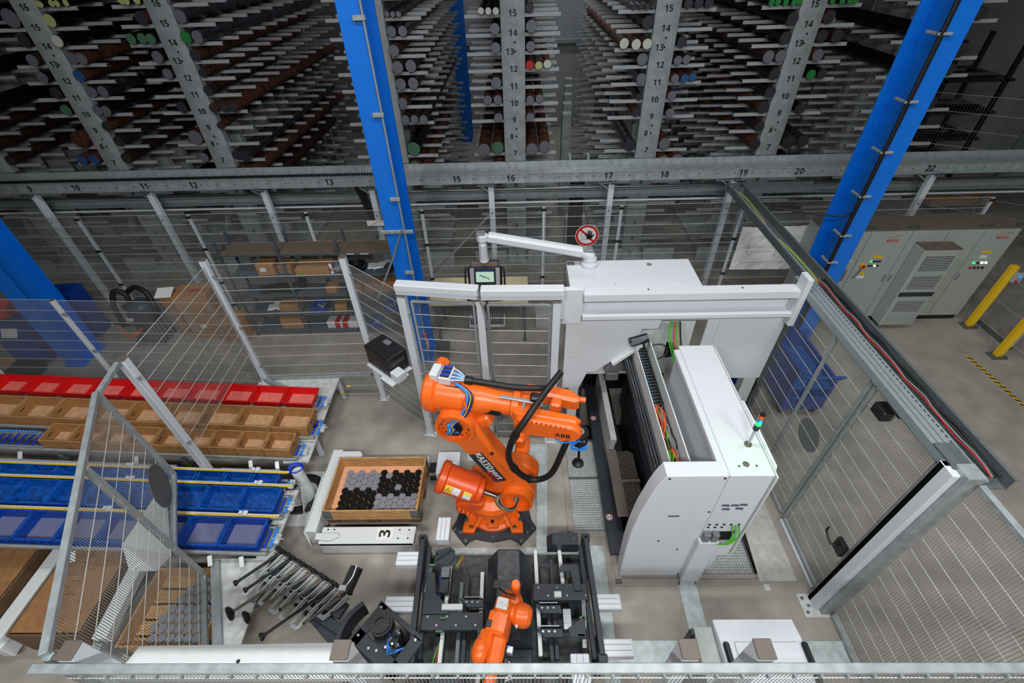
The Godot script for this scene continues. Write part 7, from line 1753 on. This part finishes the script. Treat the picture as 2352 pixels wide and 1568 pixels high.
# ---------------------------------------------------------------- left corner: vacuum cleaner, cartons, crate stacks
func left_corner():
	var t := thing("vacuum_cleaner", "grey industrial vacuum cleaner with looped black hose", "vacuum cleaner", v3(-7.2, 0, -7.05))
	var b := MB.new(); b.lathe([Vector2(0, .1), Vector2(.24, .1), Vector2(.25, .14), Vector2(.25, .55), Vector2(.26, .57), Vector2(.26, .62), Vector2(.22, .80), Vector2(.16, .86), Vector2(0, .87)], Vector3.ZERO, Vector3.UP, 32); obj("drum", b, M.vac, t)
	b = MB.new(); b.b2(-.28, .28, .06, .14, -.28, .28, .03); obj("chassis", b, M.black, t)
	for s in [[-.2, -.2], [.2, -.2], [-.2, .2], [.2, .2]]:
		b = MB.new(); b.cyl(v3(s[0], .05, s[1] - .02), v3(s[0], .05, s[1] + .02), .05, -1, 14); obj("wheel", b, M.rubber, t)
	b = MB.new(); b.tube(curve([v3(-.10, .86, .05), v3(-.12, 1.05, .0), v3(-.28, 1.12, .02), v3(-.36, .85, .12), v3(-.34, .45, .2)], 7), .045, 12); obj("hose", b, M.rubber, t)
	b = MB.new(); b.tube(curve([v3(-.12, 1.05, -.05), v3(.05, 1.14, -.08), v3(.26, 1.08, -.02), v3(.36, .82, .08), v3(.30, .50, .18)], 7), .045, 12); obj("hose", b, M.rubber, t)
	b = MB.new(); b.cyl(v3(-.15, .80, .12), v3(-.15, .88, .12), .05, -1, 16); obj("inlet_cap", b, M.black, t)
	b = MB.new(); b.box(v3(-.1, .64, .25), v3(.14, .07, .01), .002); obj("label_sticker", b, M.paper, t)
	for k in 3:
		b = MB.new(); b.tube(curve([v3(-.36, .55, .25), v3(-.3, .42 - k * .02, .36), v3(-.08, .40 - k * .02, .40), v3(.10, .50, .32)], 6), .010, 7); obj("orange_cable", b, M.orange, t)
	b = MB.new(); b.bar(v3(-.42, .58, .28), v3(-.05, .58, .34), .03, .04, .01); obj("push_handle", b, M.black, t)
	var g := carton("tall slim brown carton with torn white flap", v3(-6.68, 0, -7.2), v3(.22, .95, .22), .1, "cardd", false)
	b = MB.new(); b.box(v3(-.02, .98, .02), v3(.3, .006, .24), 0, Basis(Vector3.RIGHT, .35)); obj("torn_flap", b, M.paper, g)
	carton("large carton with white label, topmost of its stack", v3(-6.2, .58, -7.25), v3(.62, .40, .46), .15, "card", true, "red")
	carton("large lower carton with white label and red tape", v3(-6.15, 0, -7.25), v3(.62, .56, .50), .1, "card", true, "white")
	carton("square carton stack beside the metal shelf", v3(-5.58, 0, -7.1), v3(.44, .44, .44), -.05, "card", true, "")
	# blue crate stacks behind the blue column
	for a in [["tall blue crate stack behind the blue column", -8.75, -7.25, 7], ["blue crate stack before the outer mesh fence", -9.2, -6.55, 6]]:
		for k in a[3]:
			var s := thing("stacked_crate", "blue folding crate in the %s, %s from floor" % [a[0].replace("tall ", "").replace("blue ", ""), ORD[k]], "crate", v3(a[1], k * .148, a[2]), "stacked blue crates", Basis(Vector3.UP, .1))
			b = MB.new(); bin(b, .6, .4, .15, .012, .01); obj("shell", b, M.crate, s)
			for q in [-1, 1]:
				b = MB.new(); b.box(v3(0, .135, q * .2), v3(.6, .02, .012), .003); obj("rim_bar", b, M.crate, s)
	t = thing("red_tote", "red tote lying behind the blue column", "tote", v3(-9.35, .95, -6.6), "", Basis(Vector3.UP, .3))
	b = MB.new(); bin(b, .45, .35, .2, .03, .01); obj("shell", b, M.red, t)
	t = thing("striped_plate", "white striped plate leaning on the crate stack", "plate", v3(-8.95, .85, -6.2), "", Basis(Vector3.RIGHT, -.6))
	b = MB.new(); b.box(Vector3.ZERO, v3(.28, .16, .004)); obj("sheet", b, M.paper, t)
	for k in 4:
		b = MB.new(); b.box(v3(0, -.06 + k * .04, .003), v3(.26, .008, .001)); obj("stripe", b, M.print, t)
	t = thing("black_tub", "black plastic tub on the floor by the outer mesh", "tub", v3(-9.05, 0, -6.05))
	b = MB.new(); bin(b, .5, .36, .2, .03, .01); obj("shell", b, M.black, t)
	t = thing("wood_block", "short wooden block on the floor by outer mesh", "block", v3(-9.7, 0, -6.3))
	b = MB.new(); b.box(v3(0, .06, 0), v3(.4, .12, .12), .006); obj("body", b, M.wood, t)
# ---------------------------------------------------------------- switch cabinets, yellow posts, tool trolley
func right_side():
	var Z := -7.2
	var cx := [5.15, 5.95, 6.65, 7.86, 8.44]
	var nm := ["switch cabinet half hidden by the cabled blue column", "switch cabinet with key switch and red logo", "switch cabinet wearing the large cooling unit", "switch cabinet with push buttons at the end"]
	for i in 4:
		var t := thing("switch_cabinet", nm[i], "cabinet", Vector3.ZERO, "grey switch cabinets")
		var b := MB.new(); b.b2(cx[i] + .004, cx[i + 1] - .004, .1, 1.95, Z - .5, Z - .02, .006); obj("body", b, M.cab, t)
		var nd := 2 if i == 2 else 1
		for k in nd:
			var x0: float = lerp(cx[i], cx[i + 1], float(k) / nd); var x1: float = lerp(cx[i], cx[i + 1], float(k + 1) / nd)
			b = MB.new(); b.b2(x0 + .008, x1 - .008, .12, 1.93, Z - .02, Z, .005); var d := obj("door", b, M.cab, t)
			b = MB.new(); b.box(v3(x0 + .05 if i != 1 else x1 - .06, 1.0, Z + .006), v3(.035, .14, .012), .005); obj("lock_plate", b, M.plastic, d)
		b = MB.new(); b.b2(cx[i] + .004, cx[i + 1] - .004, 1.95, 1.965, Z - .5, Z, .003); obj("roof", b, M.cabtop, t)
		b = MB.new(); b.b2(cx[i] + .004, cx[i + 1] - .004, 0, .1, Z - .46, Z - .04); obj("plinth", b, M.black, t)
		for x in [cx[i] + .06, cx[i + 1] - .06]:
			b = MB.new(); b.ring(v3(x, 2.0, Z - .05), v3(x, 2.0, Z - .035), .035, .022, 16); obj("lifting_eye", b, M.steel, t)
		if i == 1:
			txt("KASTO", .05, v3(6.38, 1.76, Z + .002), Basis.IDENTITY, M.logored, t, "logo_lettering", true, true)
			b = MB.new(); b.tube(curve([v3(6.28, 1.80, Z + .002), v3(6.38, 1.85, Z + .002), v3(6.5, 1.86, Z + .002)]), .003, 5); obj("logo_arc", b, M.logored, t)
			b = MB.new(); b.box(v3(6.28, 1.45, Z + .002), v3(.16, .045, .003)); obj("yellow_label", b, M.yellow, t)
			b = MB.new(); b.cyl(v3(6.08, 1.28, Z), v3(6.08, 1.28, Z + .04), .045, -1, 16); obj("yellow_collar", b, M.yellow, t)
			b = MB.new(); b.cyl(v3(6.08, 1.28, Z + .04), v3(6.08, 1.28, Z + .07), .03, -1, 16); obj("emergency_stop", b, M.cabred, t)
			for k in 8:
				b = MB.new(); b.cyl(v3(6.20 + (k % 4) * .05, 1.36 - (k / 4) * .09, Z), v3(6.20 + (k % 4) * .05, 1.36 - (k / 4) * .09, Z + .02), .017, -1, 12); obj("button", b, M.ledg if k == 0 else (M.ledw if k == 6 else M.black), t)
			b = MB.new(); b.tube(curve([v3(6.08, 1.22, Z + .03), v3(6.05, 1.1, Z + .03), v3(6.0, 1.02, Z + .03)]), .008, 6); obj("padlock_chain", b, M.steel, t)
			b = MB.new(); b.ext(pv([6.10, 1.08, 6.22, 1.08, 6.16, 1.17]), Transform3D(Basis.IDENTITY, v3(0, 0, Z)), 0, .003); obj("warning_triangle", b, M.yellow, t)
			b = MB.new(); b.box(v3(6.16, 1.03, Z + .002), v3(.13, .06, .003)); obj("warning_text", b, M.paper, t)
		if i == 3:
			txt("KASTO", .05, v3(8.20, 1.78, Z + .002), Basis.IDENTITY, M.logored, t, "logo_lettering", true, true)
			b = MB.new(); b.tube(curve([v3(8.10, 1.82, Z + .002), v3(8.22, 1.87, Z + .002), v3(8.34, 1.87, Z + .002)]), .003, 5); obj("logo_arc", b, M.logored, t)
			b = MB.new(); b.box(v3(8.12, 1.50, Z + .002), v3(.16, .045, .003)); obj("yellow_label", b, M.yellow, t)
			b = MB.new(); b.box(v3(8.12, 1.41, Z + .002), v3(.12, .06, .003)); obj("white_label", b, M.paper, t)
			for k in 8:
				b = MB.new(); b.cyl(v3(8.02 + (k % 4) * .07, 1.29 - (k / 4) * .10, Z), v3(8.02 + (k % 4) * .07, 1.29 - (k / 4) * .10, Z + .02), .02, -1, 12); obj("button", b, [M.ledg, M.black, M.ledw, M.ledw, M.cabred, M.black, M.black, M.black][k], t)
		if i == 2:
			b = MB.new(); b.ext(pv([7.50, 1.40, 7.62, 1.40, 7.56, 1.49]), Transform3D(Basis.IDENTITY, v3(0, 0, Z)), 0, .003); obj("warning_triangle", b, M.yellow, t)
			# cooling unit: a part hung on this door
			b = MB.new(); b.b2(6.78, 7.40, .10, 1.72, Z, Z + .28, .02); var c := obj("cooling_unit", b, M.cab, t)
			b = MB.new(); b.b2(6.78, 7.40, 1.72, 1.73, Z, Z + .28, .003); obj("dusty_lid", b, M.cabtop, c)
			b = MB.new(); b.b2(6.79, 7.39, .78, .87, Z + .27, Z + .288, .004); obj("dark_band", b, M.anth, c)
			for a in [[.95, 1.22], [1.32, 1.62], [.44, .68]]:
				b = MB.new(); b.b2(6.85, 7.33, a[0], a[1], Z + .276, Z + .283); obj("grille_recess", b, M.hole, c)
				var y: float = a[0] + .015
				while y < a[1]:
					b = MB.new(); b.b2(6.85, 7.33, y, y + .016, Z + .278, Z + .292); obj("louvre", b, M.cab, c); y += .034
			var y2 := .14
			while y2 < .40:
				b = MB.new(); b.b2(6.82, 7.36, y2, y2 + .014, Z + .278, Z + .29); obj("louvre", b, M.cab, c); y2 += .03
		if i == 0:
			b = MB.new(); b.b2(5.25, 5.75, .2, 1.5, Z, Z + .2, .02); var c := obj("cooling_unit", b, M.cab, t)
			for k in 6:
				b = MB.new(); b.b2(5.3, 5.7, 1.1 + k * .04, 1.12 + k * .04, Z + .2, Z + .212); obj("louvre", b, M.galvd, c)
	# hazard strip on the floor, in separate marks
	var st := thing("hazard_tape", "yellow and black hazard tape strip on the floor", "floor tape")
	for k in 16:
		var b := MB.new(); var z := -6.2 + k * .1; var x := 7.95 + k * .004
		b.ext(pv([x - .03, z, x + .03, z + .05, x + .03, z + .10, x - .03, z + .05]), Transform3D(Basis(Vector3.RIGHT, Vector3.BACK, Vector3.DOWN), v3(0, .002, 0)), 0, .002); obj("yellow_mark", b, M.yellow, st)
		b = MB.new(); b.ext(pv([x - .03, z + .05, x + .03, z + .10, x + .03, z + .15, x - .03, z + .10]), Transform3D(Basis(Vector3.RIGHT, Vector3.BACK, Vector3.DOWN), v3(0, .0019, 0)), 0, .0019); obj("black_mark", b, M.black, st)
	for a in [[8.56, -7.0, 1.34, "yellow light-curtain post with button box by the cabinets"], [8.44, -6.15, 1.5, "yellow light-curtain post on its own foot"]]:
		var t := thing("yellow_post", a[3], "safety post", v3(a[0], 0, a[1]), "yellow safety posts")
		var b := MB.new(); b.b2(-.06, .06, .02, a[2], -.05, .05, .012); obj("shaft", b, M.yellow, t)
		b = MB.new(); b.b2(-.02, .02, .1, a[2] - .05, .048, .054); obj("front_groove", b, M.yellow2, t)
		b = MB.new(); b.b2(-.13, .13, 0, .02, -.10, .10, .004); obj("foot_plate", b, M.galvd, t)
		for s in [-1, 1]:
			b = MB.new(); b.cyl(v3(s * .1, .02, .07), v3(s * .1, .05, .07), .016, -1, 8); obj("anchor_bolt", b, M.steel, t)
		if a[2] < 1.4:
			b = MB.new(); b.b2(.02, .16, 1.06, 1.24, .05, .12, .01); obj("button_box", b, M.cab, t)
			b = MB.new(); b.cyl(v3(.08, 1.19, .12), v3(.08, 1.19, .135), .022, -1, 12); obj("blue_button", b, M.ledb, t)
			b = MB.new(); b.cyl(v3(.06, 1.10, .12), v3(.06, 1.10, .14), .02, -1, 12); obj("red_button", b, M.cabred, t)
	var m := thing("outer_mesh_gate", "dark mesh gate behind the yellow post", "mesh panel", Vector3.ZERO, "outer right mesh")
	wires(m, v3(8.80, 0, -7.05), v3(8.80, 0, -5.9), .1, 1.9, .03, .45)
	var q := MB.new(); q.b2(8.77, 8.83, 0, 2.0, -6.4, -6.32, .005); obj("gate_post", q, M.post, m)
	q = MB.new(); q.b2(8.77, 8.83, .0, .06, -7.1, -6.3, .004); obj("sill", q, M.galvd, m)
	# blue tool trolley behind the side mesh
	var t := thing("blue_trolley", "blue steel tool trolley behind the right side mesh", "trolley", v3(4.35, 0, -5.35))
	q = MB.new(); q.b2(-.32, .32, .14, .42, -.5, .5, .01); q.b2(-.32, -.28, .42, 1.0, -.5, .5, .006); q.b2(.28, .32, .42, .8, -.5, .5, .006); q.b2(-.3, .3, .42, .95, -.5, -.46, .006); obj("body", q, M.crate, t)
	q = MB.new(); q.b2(-.3, .3, .6, .63, -.45, .5, .004); obj("shelf", q, M.crate2, t)
	q = MB.new(); q.tube(curve([v3(-.25, .95, .5), v3(-.25, 1.0, .64), v3(.25, 1.0, .64), v3(.25, .8, .5)], 5), .018, 8); obj("push_handle", q, M.crate2, t)
	for s in [[-.25, -.4], [.25, -.4], [-.25, .4], [.25, .4]]:
		q = MB.new(); q.cyl(v3(s[0] - .02, .07, s[1]), v3(s[0] + .02, .07, s[1]), .07, -1, 16); obj("wheel", q, M.rubber, t)
	t = thing("wood_plank", "plank leaning between blue column and side mesh", "plank", v3(3.95, 1.0, -5.9), "", Basis(Vector3.BACK, -.12))
	q = MB.new(); q.box(v3(0, .2, 0), v3(.2, 1.2, .04), .004); obj("board", q, M.wood, t)
	t = thing("blue_bin", "dark blue bin on the floor under the saw side plate", "bin", v3(3.2, 0, -5.3))
	q = MB.new(); bin(q, .6, .5, .5, .03, .012); obj("shell", q, M.crate, t)
# ---------------------------------------------------------------- dark shelves and fence in the far right corner
func right_back():
	var t := thing("far_mesh_fence", "dark mesh fence in front of the far pipe rack", "mesh panel", Vector3.ZERO, "outer right mesh")
	wires(t, v3(8.9, 0, -11.8), v3(13.6, 0, -9.0), .2, 3.0, .06, .34)
	var b := MB.new(); b.cyl(v3(10.9, 0, -10.6), v3(10.9, 3.05, -10.6), .035, -1, 12); obj("fence_post", b, M.galvd, t)
	t = thing("far_pipe_rack", "dark steel rack holding pipes and timber behind far mesh", "rack", v3(11.3, 0, -14.5))
	for x in [-1.6, 0, 1.6]:
		for z in [-.6, .6]:
			b = MB.new(); b.b2(x - .05, x + .05, 0, 3.6, z - .05, z + .05, .004); obj("upright", b, M.dsteel, t)
	for y in [.5, 1.2, 1.9, 2.7]:
		b = MB.new(); b.b2(-1.8, 1.8, y - .06, y, -.65, .65, .004); obj("shelf_beam", b, M.dsteel, t)
	var rng := RandomNumberGenerator.new(); rng.seed = 14
	for k in 26:
		var y: float = [.5, 1.2, 1.9, 2.7][k % 4]
		var L := rng.randf_range(1.6, 3.2); var r := rng.randf_range(.03, .06)
		b = MB.new(); b.cyl(v3(-L / 2, 0, 0), v3(L / 2, 0, 0), r, -1, 10)
		var o := tag(obj("stored_pipe", b, [M.barg, M.bard, M.galvd][k % 3]), "%s pipe stored on the %s tier of the far pipe rack" % [["bright", "black", "grey"][k % 3], ["lowest", "second", "third", "top"][k % 4]], "pipe", "pipes on the far rack")
		o.position = v3(11.3 + rng.randf_range(-.3, .3), y + r + .002, -14.5 - .42 + (k / 4) * .14)
	for a in [[9.4, .62, -12.9, 1.4], [9.3, 1.0, -13.0, 1.2], [11.6, .3, -11.9, 1.6]]:
		b = MB.new(); b.box(Vector3.ZERO, v3(a[3], .16, .5), .006)
		var o := tag(obj("timber_board", b, M.wood), {.62: "pale timber pack low behind the far mesh", 1.0: "pale timber pack resting above another timber pack", .3: "broad timber pack on the floor behind far mesh"}[a[1]], "timber", "timber packs")
		o.position = v3(a[0], a[1] if a[1] < .9 else .80, a[2]) - v3(0, .0, 0)
	for a in [[9.4, .27, -12.9], [11.6, .11, -11.9]]:
		b = MB.new(); b.b2(-.6, .6, -a[1], a[1], -.2, .2, .005)
		tag(obj("trestle", b, M.dsteel), "dark trestle under the pale timber pack" if a[0] < 10 else "low dark trestle under the broad timber pack", "trestle", "trestles").position = v3(a[0], a[1], a[2])
